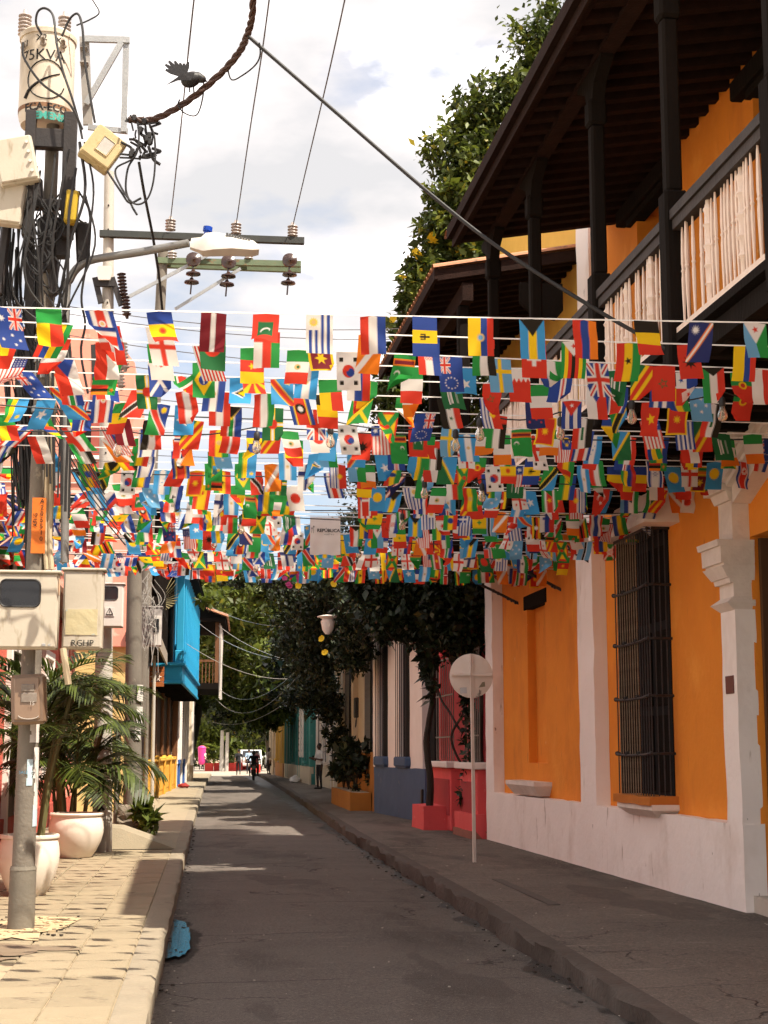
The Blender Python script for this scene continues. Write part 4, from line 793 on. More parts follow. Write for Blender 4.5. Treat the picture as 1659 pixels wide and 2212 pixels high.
m = MB(); c_ = PY(62, 1548, 13.2); m.tube([c_+Vector((.09*math.cos(t_), -.018, .04*math.sin(t_)+.02)) for t_ in [R(200+k*14) for k in range(11)]], .004, 4); t.part('chalk_smile', m, MATS['chalk'], lid_)
# boxes by the transformer
def tiltbox(name, label, c, sx, sz, dy, ang, mat, knobs=0, win=False, yaw=0):
    t = Thing(name, label, 'junction box', c); rot = Matrix.Rotation(yaw, 3, 'Z') @ Matrix.Rotation(ang, 3, 'Y')
    m = MB(); m.cbox(c-Vector((sx, 0, sz)), c+Vector((sx, dy, sz)), .014, rot, c); bo = t.part('body', m, mat)
    m = MB(); m.cbox(c-Vector((sx*.94, .03, sz*.94)), c+Vector((sx*.94, -.001, sz*.94)), .01, rot, c); lo = t.part('lid', m, mat)
    for k in range(knobs):
        p = c+rot @ Vector((sx*.72, -.03, sz*(.62-k*.42))); m = MB(); m.cyl(p, p+rot @ Vector((0, -.02, 0)), .014, n=10); t.part('knob', m, BOXW, lo)
    if win:
        m = MB(); m.cbox(c+Vector((-sx*.30, -.036, -sz*.40)), c+Vector((sx*.42, -.029, sz*.45)), .004, rot, c); t.part('clear_window', m, pm('cloudy_window', (.30, .28, .26), (.5, .47, .42), 14, .9, .2, 0, spec=.6), lo)
        m = MB(); q = [c+rot @ Vector((x*sx, -.036, z*sz)) for x, z in ((-.33, -.43), (.45, -.43), (.45, .48), (-.33, .48), (-.33, -.43))]; m.tube(q, .006, 5); t.part('window_rim', m, mat, lo)
    return t
tiltbox('junction_box', 'tilted pale grey box with four knobs left of the transformer bracket', PY(34, 345, 13.0), .17, .21, .12, -.22, BOXG, 4)
tiltbox('junction_box', 'pale grey box hanging half hidden under the knobbed box', PY(18, 438, 13.1), .13, .19, .12, .10, BOXG)
tiltbox('junction_box', 'yellowed tilted box with small clear window right of the bracket', PY(224, 318, 13.0), .15, .165, .14, .56, BOXY, 0, True, .25)
tiltbox('junction_box', 'small mustard yellow box on the pole below the bracket', PY(154, 445, 13.1), .055, .15, .10, .06, MUST)
# transformer
TC = PY(92, 240, 13.25); TT = PY(92, 62, 13.25); TR = .245
tr = Thing('transformer', 'cream cylindrical pole transformer stencilled with power rating', 'transformer', (TC.x, 13.5, TC.z))
TANK = pm('cream_tank_paint', (.64, .57, .47), (.54, .47, .38), 3, .6, .45, .05, 40, [((.40, .33, .25), 2.5, .55, .12, .3), ((.30, .17, .08), 6, .66, .05, .2)])
cx, cy = TC.x, 13.5; hz = TT.z-TC.z
m = MB(); m.sm = True; m.lathe([(TR*.90, -.05), (TR*.97, 0), (TR, .03), (TR, hz-.02)], (cx, cy, TC.z), 36); tank = tr.part('tank', m, TANK)
m = MB(); m.sm = True; m.lathe([(TR+.012, hz-.02), (TR+.016, hz+.02), (TR*.9, hz+.06), (TR*.3, hz+.09)], (cx, cy, TC.z), 36); tr.part('lid', m, TANK)
m = MB(); m.sm = True; m.lathe([(TR+.003, .05), (TR+.004, .09)], (cx, cy, TC.z), 36, cap=False); tr.part('base_band', m, pm('rust_band', (.25, .13, .07), None, 6, .6, .7, .1), tank)
def bushing(t, p, ax, n, r, step, mat, nm='bushing'):
    m = MB(); m.sm = True; pr = [(r*.45, 0)]
    for k in range(n): z = k*step; pr += [(r*.55, z+step*.15), (r, z+step*.30), (r*.95, z+step*.5), (r*.55, z+step*.75)]
    pr += [(r*.4, n*step), (r*.28, n*step+.04)]; m.lathe(pr, p, 12, ax); return t.part(nm, m, mat)
for px in (52, 138): q = PY(px, 60, 13.45); bushing(tr, (q.x, 13.5, TT.z+.04), (0, 0, 1), 6, .062, .036, PORC)
for px in (47, 92, 135):
    q = PY(px, 88, 13.2); yy = cy-math.sqrt(max(.01, TR*TR-(q.x-cx)**2)); m = MB(); m.sm = True; m.lathe([(.03, 0), (.03, .02), (.018, .03), (.022, .07), (.012, .10)], (q.x, yy, q.z), 10, (0, -1, .25)); tr.part('terminal', m, pm('terminal_grey', (.33, .28, .24), None, 6, .5, .5, 0, metal=.3))
def ttext(s, px, py, size, mat, bold=0):
    q = PY(px, py, 13.25); a0 = -math.pi/2+math.asin(max(-.95, min(.95, (q.x-cx)/TR))); lettering(tr, s, size, (0, 0, q.z), mat, tank, bend=(cx, cy, TR+.003, a0), bold=bold)
ttext('X1', 52, 86, .085, INK); ttext('X2', 90, 80, .085, INK); ttext('X3', 130, 84, .085, INK); ttext('75KVA', 92, 117, .145, INK); ttext('ECA-ECO', 99, 230, .098, INK, .003); ttext('SIEMENS', 99, 249, .095, GREENI, .004)
m = MB(); m.sm = True; c_ = PY(100, 170, 13.25)
def oncyl(x, z, rr=.004): a_ = -math.pi/2+(x-cx)/TR; return Vector((cx+math.cos(a_)*(TR+rr), cy+math.sin(a_)*(TR+rr), z))
m.tube([oncyl(c_.x+.175*math.cos(t_), c_.z+.185*math.sin(t_)) for t_ in [R(20+k*17) for k in range(20)]], .006, 5)
m.tube([oncyl(c_.x-.2+.32*k/9, c_.z-.17+.24*(k/9)**.6) for k in range(10)], [.016-.0012*k for k in range(10)], 5); tr.part('emblem', m, INK, tank)
# street lamp arm
la = Thing('street_lamp', 'street lamp with curved steel arm, white head and blue photocell', 'street lamp', PY(143, 645, 13.4))
m = MB(); m.sm = True; m.tube(cat([PY(140, 1215, 13.4), PY(141, 900, 13.4), PY(143, 645, 13.4), PY(152, 602, 13.4), PY(172, 575, 13.38), PY(205, 560, 13.36), PY(300, 545, 13.3), PY(408, 525, 13.2)], 6), [.036]*43, 12); la.part('arm', m, pm('dull_steel_tube', (.26, .25, .24), (.17, .165, .16), 5, .7, .5, .1, 40, metal=.4))
a = PY(412, 526, 13.2); u = (PY(560, 538, 13.1)-a); m = MB(); m.sm = True; L_ = u.length; ud = u.normalized(); sd = Vector((0, -1, 0)); uu = ud.cross(sd).normalized()
if uu.z < 0: uu = -uu
pr = [(0, .035, .045, .045), (.14, .05, .06, .07), (.2, .08, .10, .085), (.35, .10, .11, .07), (.6, .11, .09, .05), (.9, .10, .06, .045), (1.0, .08, .02, .03)]; vs = []
for tt, w_, hu, hd in pr:
    c_ = a+ud*L_*tt
    vs += [c_+sd*w_+uu*-hd, c_+sd*w_*.9+uu*hu*.5, c_+sd*w_*.4+uu*hu, c_-sd*w_*.4+uu*hu, c_-sd*w_*.9+uu*hu*.5, c_-sd*w_+uu*-hd]
m.add(vs, [(i*6+k, i*6+(k+1) % 6, (i+1)*6+(k+1) % 6, (i+1)*6+k) for i in range(6) for k in range(6)]+[(5, 4, 3, 2, 1, 0), (36, 37, 38, 39, 40, 41)]); hd_ = la.part('lamp_head', m, BOXW)
m = MB()
for k in range(9): c_ = a+ud*L_*(.52+k*.04); m.box(c_-Vector((.006, .08, 0))+uu*.02, c_+Vector((.006, .08, 0))+uu*(.10-k*.004))
la.part('cooling_fin', m, pm('dark_fin', (.10, .10, .10), None, 5, .5, .5, 0), hd_)
m = MB(); m.cyl(a+ud*L_*.22+uu*.09, a+ud*L_*.22+uu*.125, .03, n=12); m.cyl(a+ud*L_*.22+uu*.125, a+ud*L_*.22+uu*.165, .042, n=14); la.part('photocell', m, pm('blue_plastic', (.01, .06, .42), None, 5, .4, .35, 0), hd_)
# galvanised frame behind the transformer
fr_ = Thing('steel_frame', 'galvanised triangular steel frame bolted beside the transformer', 'bracket', PY(200, 290, 14.0))
m = MB()
def bar3(m, p, q, wd, dp=.03):
    p = Vector(p); q = Vector(q); d = (q-p).normalized(); s_ = d.cross(Vector((0, 1, 0))).normalized()*wd/2; e = Vector((0, dp/2, 0))
    vs = [p-s_-e, p+s_-e, p+s_+e, p-s_+e, q-s_-e, q+s_-e, q+s_+e, q-s_+e]; m.add(vs, [(0,3,2,1),(4,5,6,7),(0,1,5,4),(1,2,6,5),(2,3,7,6),(3,0,4,7)])
bar3(m, PY(180, 84, 14), PY(280, 87, 14), .06); fr_.part('top_bar', m, GALV)
m = MB(); bar3(m, PY(273, 84, 14.02), PY(267, 285, 14.02), .055); fr_.part('upright', m, GALV)
m = MB(); bar3(m, PY(190, 275, 14.04), PY(276, 284, 14.04), .05); fr_.part('lower_bar', m, GALV)
m = MB(); bar3(m, PY(262, 92, 13.98), PY(186, 225, 13.98), .055); fr_.part('brace', m, GALV)
m = MB(); bar3(m, PY(182, 80, 14.05), PY(190, 270, 14.05), .09); m.cbox(PY(172, 100, 13.95), PY(190, 112, 14.05), .01); m.cbox(PY(172, 130, 13.95), PY(192, 146, 14.05), .01); fr_.part('arrester', m, pm('steel_arrester', (.36, .33, .30), None, 5, .6, .5, 0, metal=.3))
# second pole, with steel crossarm
P2 = Vector((-1.50, 23.6, SWZ)); P2T = PY(236, 372, 24.0)
up2 = Thing('concrete_pole', 'pale tapered concrete pole with graffiti base and dark steel crossarm', 'utility pole', P2)
m = MB(); m.sm = True; m.cyl(P2-Vector((0, 0, .03)), P2T, .15, .078, 20); up2.part('pole_shaft', m, POLEW)
m = MB()
for k in range(14): c_ = P2.lerp(P2T, .45+k*.038); m.cyl(c_+Vector((0, -.125+.03*k/14, 0)), c_+Vector((0, -.05, 0)), .014, n=8)
up2.part('bolt_hole', m, BLACKM)
a, b = PY(215, 505, 23.85), PY(657, 521, 23.85); m = MB(); bar3(m, a, b, .105, .10); ca = up2.part('crossarm', m, pm('dark_green_steel', (.045, .05, .045), (.03, .03, .03), 5, .6, .6, .1, 40))
for px, py in ((368, 492), (510, 500), (632, 505)):
    q = PY(px, py+9, 23.85); bushing(up2, q+Vector((0, 0, .02)), (0, 0, 1), 4, .088, .05, PORC, 'pin_insulator').parent = ca
m = MB(); bar3(m, PY(205, 600, 23.8), PY(218, 655, 23.8), .09, .06); up2.part('steel_bracket', m, IRON); m = MB(); bar3(m, PY(242, 600, 23.8), PY(262, 660, 23.8), .09, .06); bar3(m, PY(208, 612, 23.78), PY(248, 612, 23.78), .11, .06); up2.part('steel_bracket', m, IRON)
m = MB(); bar3(m, PY(203, 745, 23.8), PY(206, 820, 23.8), .1, .06); up2.part('steel_bracket', m, IRON); m = MB(); bar3(m, PY(255, 745, 23.8), PY(245, 820, 23.8), .1, .06); up2.part('steel_bracket', m, IRON)
m = MB(); m.prism([(PY(212, 575, 23.7).x, PY(212, 575, 23.7).z), (PY(240, 575, 23.7).x, PY(240, 575, 23.7).z), (PY(243, 588, 23.7).x, PY(243, 588, 23.7).z), (PY(238, 605, 23.7).x, PY(238, 605, 23.7).z), (PY(213, 605, 23.7).x, PY(213, 605, 23.7).z), (PY(209, 588, 23.7).x, PY(209, 588, 23.7).z)], 23.68, 23.72, 'y'); up2.part('hexagonal_plate', m, BOXW)
for px, py, n in ((262, 590, 7), (270, 640, 6), (265, 740, 8), (256, 780, 8)): bushing(up2, PY(px, py, 23.8), (.12, 0, -1), n, .075, .055, PORCD if py < 700 else PORC, 'arrester')
for (a_, z_) in ((-.35, 1.0), (-.3, .45)):
    r_ = .152; m = MB(); m.tube([P2+Vector((math.cos(-math.pi/2+a_+s_*.5)*r_, math.sin(-math.pi/2+a_+s_*.5)*r_, z_+w_)) for s_, w_ in ((.9, .16), (.4, .21), (-.2, .15), (.1, .08), (.7, .0), (.8, -.1), (.2, -.15), (-.3, -.08))], .022, 5); up2.part('spray_tag', m, INK)
def wrap2(t, c, r, z0, z1, a0, a1, mat, nm='paper_flyer'):
    m = MB(); n = 6; vs = []
    for z in (z0, z1):
        for i in range(n+1): an = a0+(a1-a0)*i/n; vs.append(Vector((c.x+math.cos(an)*r, c.y+math.sin(an)*r, z)))
    m.add(vs, [(i, i+1, n+2+i, n+1+i) for i in range(n)]); return t.part(nm, m, mat)
wrap2(up2, P2, .153, 1.32, 1.72, -2.0, -1.1, PAPER); lettering(up2, '321 412', .07, (0, 0, 1.5), INK, bend=(P2.x, P2.y, .156, -1.55)); lettering(up2, '301 353', .07, (0, 0, 1.41), INK, bend=(P2.x, P2.y, .156, -1.55))
# third pole with green timber crossarm and disc insulators
P3T = PY(352, 556, 31.0); P3 = Vector((PY(292, 1700, 31.0).x, 31.0, SWZ)); up3 = Thing('timber_armed_pole', 'far concrete pole with pale green timber crossarm and hanging disc insulators', 'utility pole', P3)
m = MB(); m.sm = True; m.cyl(P3-Vector((0, 0, .03)), P3T+Vector((0, 0, .2)), .115, .105, 16); up3.part('pole_shaft', m, POLEC)
GRT = pm('pale_green_timber', (.16, .20, .12), (.10, .13, .08), 6, .7, .8, .2, 30, ((.20, .13, .07), 8, .6, .1, 1))
m = MB(); bar3(m, PY(338, 563, 30.9), PY(650, 571, 30.9), .12, .1); m2 = up3.part('crossarm', m, GRT); m = MB(); bar3(m, PY(345, 572, 31.1), PY(650, 583, 31.1), .12, .1); up3.part('crossarm', m, GRT)
for px in (372, 537): bushing(up3, PY(px, 561, 30.9), (0, 0, 1), 3, .10, .06, PORC, 'pin_insulator')
m = MB(); bar3(m, PY(265, 648, 30.8), PY(460, 545, 30.8), .07, .03); bar3(m, PY(378, 668, 30.8), PY(520, 580, 30.8), .06, .03); up3.part('stay_bar', m, GALV)
for px, py in ((418, 560), (494, 565), (626, 562)):
    c_ = PY(px, py, 30.7); m = MB(); m.sm = True; m.lathe([(.02, -.05), (.16, -.03), (.155, .02), (.05, .05), (.03, .07)], c_, 18, (0, -1, .15)); dd = up3.part('disc_insulator', m, PORCD)
    m = MB(); m.sm = True
    for k in range(2): m.lathe([(.03, .10), (.05, .06), (.15, .02), (.155, -.01), (.04, -.03)], c_+Vector((-.03*k, 0, -.32-k*.18)), 16)
    m.cyl(c_, c_+Vector((-.05, 0, -.75)), .018, n=6); up3.part('suspension_disc', m, PORCD, dd)
# hanging cabinets on the poles farther down
t, a, b, d = cabinet('warning_cabinet', 'white cabinet with rounded window and warning triangle on pale pole', 216, 1262, 265, 1355, 23.3, .22, BOXW, (220, 1267, 254, 1296))
p, q = PY(227, 1312, 23.3), PY(247, 1332, 23.3); m = MB(); m.cbox((p.x, 23.276, q.z), (q.x, 23.284, p.z), .002); st = t.part('warning_label', m, PAPER, d)
m = MB(); tri = [((p.x+q.x)/2, p.z-.01), (p.x+.02, q.z+.035), (q.x-.02, q.z+.035)]; m.tube([Vector((x, 23.274, z)) for x, z in tri+[tri[0]]], .006, 4); m.cyl(((p.x+q.x)/2, 23.274, q.z+.05), ((p.x+q.x)/2, 23.274, p.z-.05), .005, n=4); t.part('warning_triangle', m, INK, st)
lettering(t, 'PELIGRO', .028, ((p.x+q.x)/2, 23.272, q.z+.018), INK, st)
P4 = PZ(285, 1800, SWZ); brown = Thing('brown_pole', 'dirty brown concrete pole plastered with flyers beside palm pots', 'utility pole', P4)
m = MB(); m.sm = True; P4T = PY(292, 1100, P4.y); m.cyl(P4-Vector((0, 0, .02)), P4T, .17, .13, 16); brown.part('pole_shaft', m, POLEC)
for z0, tx in ((2.55, '$ 60'), (2.15, '1472')): wrap2(brown, P4, .168, z0, z0+.3, -1.35, -.55, PAPER); lettering(brown, tx, .12, (0, 0, z0+.16), INK, bend=(P4.x, P4.y, .172, -.95))
wrap2(brown, P4, .169, 1.85, 2.05, -1.5, -.8, PAPER); lettering(brown, '310409', .1, (0, 0, 1.95), INK, bend=(P4.x, P4.y, .172, -1.1))
m = MB(); m.gbox((P4.x-.24, P4.y-.22, SWZ-.02), (P4.x+.22, P4.y+.22, SWZ+.5), .08, .07, 6); brown.part('rubble_collar', m, pm('rubble_mortar', (.25, .20, .15), (.12, .1, .08), 8, .9, .9, .8, 30))
t, a, b, d = cabinet('warning_cabinet', 'grey cabinet with white door under a tangle of cables past the brown pole', 308, 1312, 348, 1395, 29.5, .3, pm('mauve_grey_enclosure', (.40, .36, .35), None, 3, .6, .6, .05), None)
p, q = PY(327, 1330, 29.4), PY(347, 1394, 29.4); m = MB(); m.cbox((p.x, 29.40, q.z), (q.x, 29.47, p.z), .006); dd = t.part('white_door', m, BOXW); m = MB(); m.box((p.x+.05, 29.388, p.z-.32), (q.x-.04, 29.399, p.z-.06)); t.part('dark_glass', m, GLASSD, dd)
for nm, lab, px, yb_, ptop, dd_, ma in (('steel_pipe', 'tall pale pipe post standing right of the brown pole', 328, 1738, 1395, 34, POLEW), ('steel_pipe', 'grey pipe post between brown pole and pale pipe', 314, 1752, 1300, 31.5, POLEC), ('steel_pipe', 'short concrete stub post behind the right palm pot', 250, 1800, 1560, 28, POLEC)):
    q = PZ(px, yb_+0, SWZ); m = MB(); m.sm = True; m.cyl(q-Vector((0, 0, .02)), Vector((PY(px+6, ptop, q.y).x, q.y, PY(px, ptop, q.y).z)), .055, .05, 14); m.sm = True; single('pipe_post', m, ma, lab, 'post', base=q)
sp = PZ(195, 1700, SWZ)
# ---------------------------------------------------------------- cables
def cable(name, label, pts, r, mat=CABLE, n=6, k=6, smooth=True, grp=None): m = MB(); m.sm = True; m.tube(cat(pts, k) if smooth else pts, r, n); return single(name, m, mat, label, 'cable', grp, smooth=True)
ORDS = 'one two three four five six seven eight nine'.split()
tw = cat([PY(278, 258, 13.0), PY(330, 258, 13.0), PY(400, 222, 12.9), PY(470, 165, 12.8), PY(515, 115, 12.6), PY(534, 75, 12.5), PY(545, 30, 12.3), PY(546, -40, 12.0)], 10)
m = MB(); m.sm = True
for s_ in range(3):
    pts = []
    for i, p in enumerate(tw): d = (tw[min(i+1, len(tw)-1)]-tw[max(i-1, 0)]).normalized(); u_ = d.orthogonal().normalized(); v_ = d.cross(u_); an = i*.62+s_*2.094; pts.append(p+(u_*math.cos(an)+v_*math.sin(an))*.017)
    m.tube(pts, .0165, 6)
single('twisted_cable', m, pm('rusty_brown_cable', (.085, .045, .035), (.05, .028, .022), 10, .7, .6, .1), 'thick brown twisted cable rising to top centre with bird on it', 'cable', smooth=True)
cable('tension_cable', 'thick black cable running diagonally from top centre to the balcony', [PY(536, 78, 12.5), PY(740, 255, 12.3), PY(945, 432, 12.0), PY(1095, 547, 11.7), PY(1310, 682, 11.4), PY(1450, 760, 11.2)], .016)
for lab, pts in (('thin wire from left pin insulator to top edge', [(368, 478, 23.8), (388, 300, 19), (405, 130, 16), (421, -20, 14.5)]), ('thin wire from middle pin insulator to top edge', [(510, 486, 23.8), (540, 280, 19.5), (565, 120, 17), (584, -20, 15.5)]), ('thin wire from right pin insulator to top edge', [(632, 490, 23.8), (672, 320, 20), (712, 150, 17), (749, -20, 15)])):
    cable('power_wire', lab, [PY(*p) for p in pts], .009, CABG, 5)
for lab, pts, r in (('black loop of cable hanging from the cable joint', [(296, 255, 13), (300, 300, 12.95), (290, 340, 12.95), (250, 365, 13), (262, 405, 12.95), (290, 440, 12.9), (318, 430, 12.9), (333, 380, 12.9), (334, 300, 12.95), (320, 262, 13)], .009),
    ('second black cable loop from yellowed box', [(232, 370, 13), (262, 415, 12.95), (280, 438, 12.95), (305, 428, 12.95)], .01),
    ('black cable with loose end below the joint', [(290, 340, 13), (276, 365, 13), (272, 410, 13), (285, 445, 13), (296, 464, 12.98)], .01),
    ('thick black drop cable from the joint down past the flags', [(300, 350, 13), (312, 420, 13.2), (328, 500, 13.6), (338, 560, 14), (345, 610, 14.3), (352, 680, 14.6), (368, 760, 15)], .013),
    ('black transformer lead over the tank face to the yellowed box', [(50, 92, 13.02), (52, 125, 13.0), (90, 180, 12.98), (140, 215, 12.95), (160, 240, 12.95), (178, 280, 12.98)], .011),
    ('arched black lead across the tank front', [(90, 75, 13.1), (78, 50, 13.1), (82, 25, 13.08), (98, 18, 13.05), (115, 35, 13.0), (122, 90, 12.95), (135, 150, 12.95), (155, 210, 12.95), (170, 262, 13), (178, 300, 13)], .011),
    ('black lead looping from right terminal down to the yellowed box', [(134, 78, 13.1), (150, 42, 13.1), (168, 30, 13.05), (178, 60, 13), (182, 120, 13), (192, 190, 13), (205, 265, 13)], .011),
    ('thin black wire curling at the top by the right bushing', [(165, 55, 13.2), (195, 42, 13.2), (214, 28, 13.2), (205, 8, 13.2), (190, -15, 13.2)], .007),
    ('black signal cable loop beside the bird', [(440, 165, 12.85), (438, 210, 12.85), (425, 248, 12.85), (400, 245, 12.85), (385, 228, 12.87), (388, 215, 12.87)], .007),
    ('thin black tail hanging right of the cable fork', [(490, 140, 12.75), (500, 172, 12.75), (525, 162, 12.7), (552, 140, 12.6), (562, 118, 12.5), (560, 92, 12.45)], .007),
    ('black cable rising along the pole right side', [(196, 470, 13.3), (192, 540, 13.3), (176, 640, 13.3), (184, 700, 13.35), (175, 760, 13.4), (190, 850, 13.4)], .011)):
    cable('black_cable', lab, [PY(*p) for p in pts], r)
m = MB(); m.sm = True                                           # knot of joints where the twisted cable starts
for k in range(26):
    c_ = PY(random.uniform(272, 340), random.uniform(248, 345), 13.0); a_ = Vector((random.gauss(0, 1), random.gauss(0, .4), random.gauss(0, 1))).normalized()*random.uniform(.04, .11)
    m.tube(cat([c_-a_, c_+Vector((random.gauss(0, .025), 0, random.gauss(0, .025))), c_+a_], 4), random.uniform(.007, .014), 6)
for k in range(8): c_ = PY(random.uniform(278, 332), random.uniform(250, 340), 12.98); m.cbox(c_-Vector((.02, .02, .03)), c_+Vector((.02, .02, .03)), .008)
single('cable_joint', m, CABLE, 'black knot of clamps and cable ends at the twisted cable start', 'cable joint', smooth=True)
for (x0, y0, x1, y1, nm) in ((60, 385, 92, 455, 'fuse_block'), (120, 470, 150, 560, 'fuse_block'), (165, 480, 192, 570, 'fuse_block'), (84, 470, 118, 590, 'pole_wrap'), (0, 455, 14, 640, 'dark_tube'), (108, 560, 124, 640, 'dark_tube')):
    a, b = PY(x0, y0, 13.38), PY(x1, y1, 13.38); m = MB(); m.cbox((a.x, 13.34, b.z), (b.x, 13.42, a.z), .02, Matrix.Rotation(random.uniform(-.12, .12), 3, 'Y')); up1.part(nm, m, IRON)
for k in range(9):
    x0 = random.uniform(60, 185); y0 = random.uniform(300, 420); cable('pole_cable', 'black cable running down the transformer pole, strand %s' % ORDS[k], [PY(x0, y0, 13.1), PY(x0+random.uniform(-25, 25), y0+110, 13.05), PY(x0+random.uniform(-40, 10), y0+240, 13.1), PY(80+k*9, 760, 13.25), PY(85+k*8, 1000+k*15, 13.3)], random.uniform(.008, .014), grp='cables on the transformer pole')
m = MB(); m.sm = True                                           # bundles of dark cable dropping along the pole
for k in range(46):
    x0 = random.uniform(-8, 120); x1 = random.uniform(20, 92); y0 = random.uniform(420, 560); Yc = random.uniform(13.5, 13.9)
    m.tube(cat([PY(x0, y0, Yc), PY(x0+random.uniform(-12, 20), y0+120, Yc), PY((x0+x1)/2+random.uniform(-20, 20), 800, Yc), PY(x1, random.uniform(950, 1210), Yc)], 6), random.uniform(.006, .016), 5)
for k in range(14):
    x0 = random.uniform(70, 190); y0 = random.uniform(380, 640); w0 = random.uniform(20, 70); m.tube(cat([PY(x0, y0, 13.2), PY(x0+w0*.5, y0+w0*.9, 13.15), PY(x0+w0*random.uniform(-.3, .6), y0+w0*1.7, 13.15), PY(x0-w0*.6, y0+w0*.9, 13.2), PY(x0-w0*.2, y0+w0*.2, 13.2)], 6), random.uniform(.005, .011), 5)
for k in range(10):
    x0 = random.uniform(-20, 40); m.tube(cat([PY(x0, 560+k*22, 13.6), PY(70+k*3, 720+k*20, 13.55), PY(120+k*6, 830+k*25, 13.5), PY(190+k*9, 980+k*22, 13.5)], 6), random.uniform(.004, .008), 5)
o = single('cable_bundle', m, CABLE, kind='stuff', smooth=True)
m = MB(); m.sm = True
for k in range(26):
    x0 = random.uniform(285, 345); y0 = random.uniform(1235, 1300); Yc = random.uniform(29, 29.4)
    m.tube(cat([PY(x0, y0, Yc), PY(x0+random.uniform(-25, 25), y0+35, Yc), PY(x0+random.uniform(-25, 25), y0+70, Yc), PY(x0+random.uniform(-15, 15), y0+random.uniform(90, 170), Yc)], 5), random.uniform(.006, .012), 4)
single('tangled_wires', m, CABW, kind='stuff', smooth=True)
for k, (y0, y1) in enumerate(((628, 668), (645, 690), (690, 750), (738, 800), (812, 850), (905, 880), (960, 925))):     # thin wires crossing behind the flags
    cable('crossing_wire', 'thin dark wire crossing behind the flags, number %s from the top' % ('one two three four five six seven'.split()[k]), sag(PY(-30, y0, 24+k*.4), PY(900+k*40, y1+40, 26+k), .25), .008, CABG, 4, smooth=False)
for k, (a_, b_, s_) in enumerate((((475, 1490, 66), (700, 1380, 40), .9), ((465, 1508, 70), (700, 1385, 40), 1.2), ((460, 1560, 75), (640, 1500, 60), .5), ((428, 1345, 64), (720, 1430, 42), .5), ((395, 1385, 50), (640, 1465, 60), .4), ((470, 1350, 66), (690, 1440, 45), .3), ((420, 1290, 55), (690, 1350, 42), .4))):
    cable('sagging_cable', 'pale cable sagging across the street below the vine, strand %s' % ('one two three four five six seven'.split()[k]), sag(PY(*a_), PY(*b_), s_), .010, CABW, 4, smooth=False)
# lamp on the right side among the vine
ln = Thing('wall_lantern', 'white hanging street lantern half hidden in the vine', 'lantern', PY(708, 1372, 36))
c_ = PY(708, 1370, 36); m = MB(); m.sm = True; m.lathe([(.06, 0), (.13, .10), (.17, .30), (.13, .36), (.25, .40), (.26, .42), (.05, .46)], c_, 14); ln.part('globe', m, WHITEC); m = MB(); m.tube([c_+Vector((0, 0, .5)), c_+Vector((.4, 0, .75)), c_+Vector((1.6, .2, .7))], .025, 6); ln.part('arm', m, IRON)
# round sign seen from behind
S0 = PZ(1024, 1862, SWZ); sn = Thing('round_road_sign', 'round white road sign seen from behind on slim post', 'road sign', S0); SIGNM = pm('sign_back_paint', (.74, .66, .60), (.64, .56, .50), 3, .6, .55, .05, 40)
sc_ = PY(1018, 1460, S0.y); tilt = Vector((sc_.x-S0.x, 0, sc_.z-S0.z)).normalized()
m = MB(); bar3(m, S0-tilt*.03+Vector((0, -.03, 0)), S0+tilt*((sc_.z-S0.z)+.30)+Vector((0, -.03, 0)), .045, .03); bar3(m, S0-tilt*.03+Vector((-.02, -.06, 0)), S0+tilt*((sc_.z-S0.z)+.30)+Vector((-.02, -.06, 0)), .008, .05); sn.part('post', m, SIGNM)
m = MB(); m.sm = True; m.lathe([(.296, 0), (.302, .004), (.302, .012), (.296, .016)], sc_+Vector((0, -.01, 0)), 48, (0, 1, 0)); sn.part('disc', m, SIGNM)
m = MB(); m.box((sc_.x-.27, S0.y-.052, sc_.z+.0), (sc_.x+.28, S0.y-.012, sc_.z+.035)); sn.part('cross_bar', m, SIGNM)
m = MB(); m.cbox((sc_.x-.16, S0.y-.014, sc_.z-.24), (sc_.x-.065, S0.y-.011, sc_.z-.16), .001, Matrix.Rotation(-.06, 3, 'Y')); sn.part('pale_sticker', m, pm('grey_sticker', (.42, .42, .44), (.55, .53, .53), 14, .9, .6, 0))
m = MB(); m.quad(*[(sc_.x+x, S0.y-.013, sc_.z+z) for x, z in ((.10, -.16), (.19, -.145), (.185, -.08), (.15, -.085))]); sn.part('green_sticker', m, pm('green_black_sticker', (.08, .10, .05), (.35, .30, .24), 14, .9, .6, 0))
m = MB()
for (x0, z0, x1, z1) in ((.06, -.28, .14, -.27), (.08, -.25, .13, -.245), (.10, -.28, .115, -.19), (.125, -.24, .13, -.2)): m.tube([(sc_.x+x0, S0.y-.013, sc_.z+z0), (sc_.x+x1, S0.y-.013, sc_.z+z1)], .004, 4)
sn.part('ink_scribble', m, INK)
# ================================================================= flags across the street
FC_ = dict(r='de3826', R='b02432', b='1d459a', B='1b2d6c', l='3a9edb', k='15130f', w='f2efe9', y='fbd116', o='f4821c', g='1f9a44', G='14703f', t='008d8d', c='6fb3e0', m='7d1128', n='e4c07a', p='cf2f5f')
FC_ = {k: np.array(hx(v))*np.array((.90, .88, .86))+np.array((.022, .017, .011)) for k, v in FC_.items()}
def fl_star(U, V, cu, cv, r, npt=5, inner=.42, rot=0):
    x = (U-cu)*1.5; y = V-cv; a = np.arctan2(x, -y)+rot; d = np.hypot(x, y); s = 2*np.pi/npt; q = np.abs(((a+s/2) % s)-s/2)
    A = np.array((0, 1.)); B_ = inner*np.array((np.sin(s/2), np.cos(s/2)))
    px, py = d*np.sin(q), d*np.cos(q); e = (B_[0]-A[0], B_[1]-A[1]); return (e[0]*(py-r*A[1])-e[1]*(px-r*A[0])) <= 0
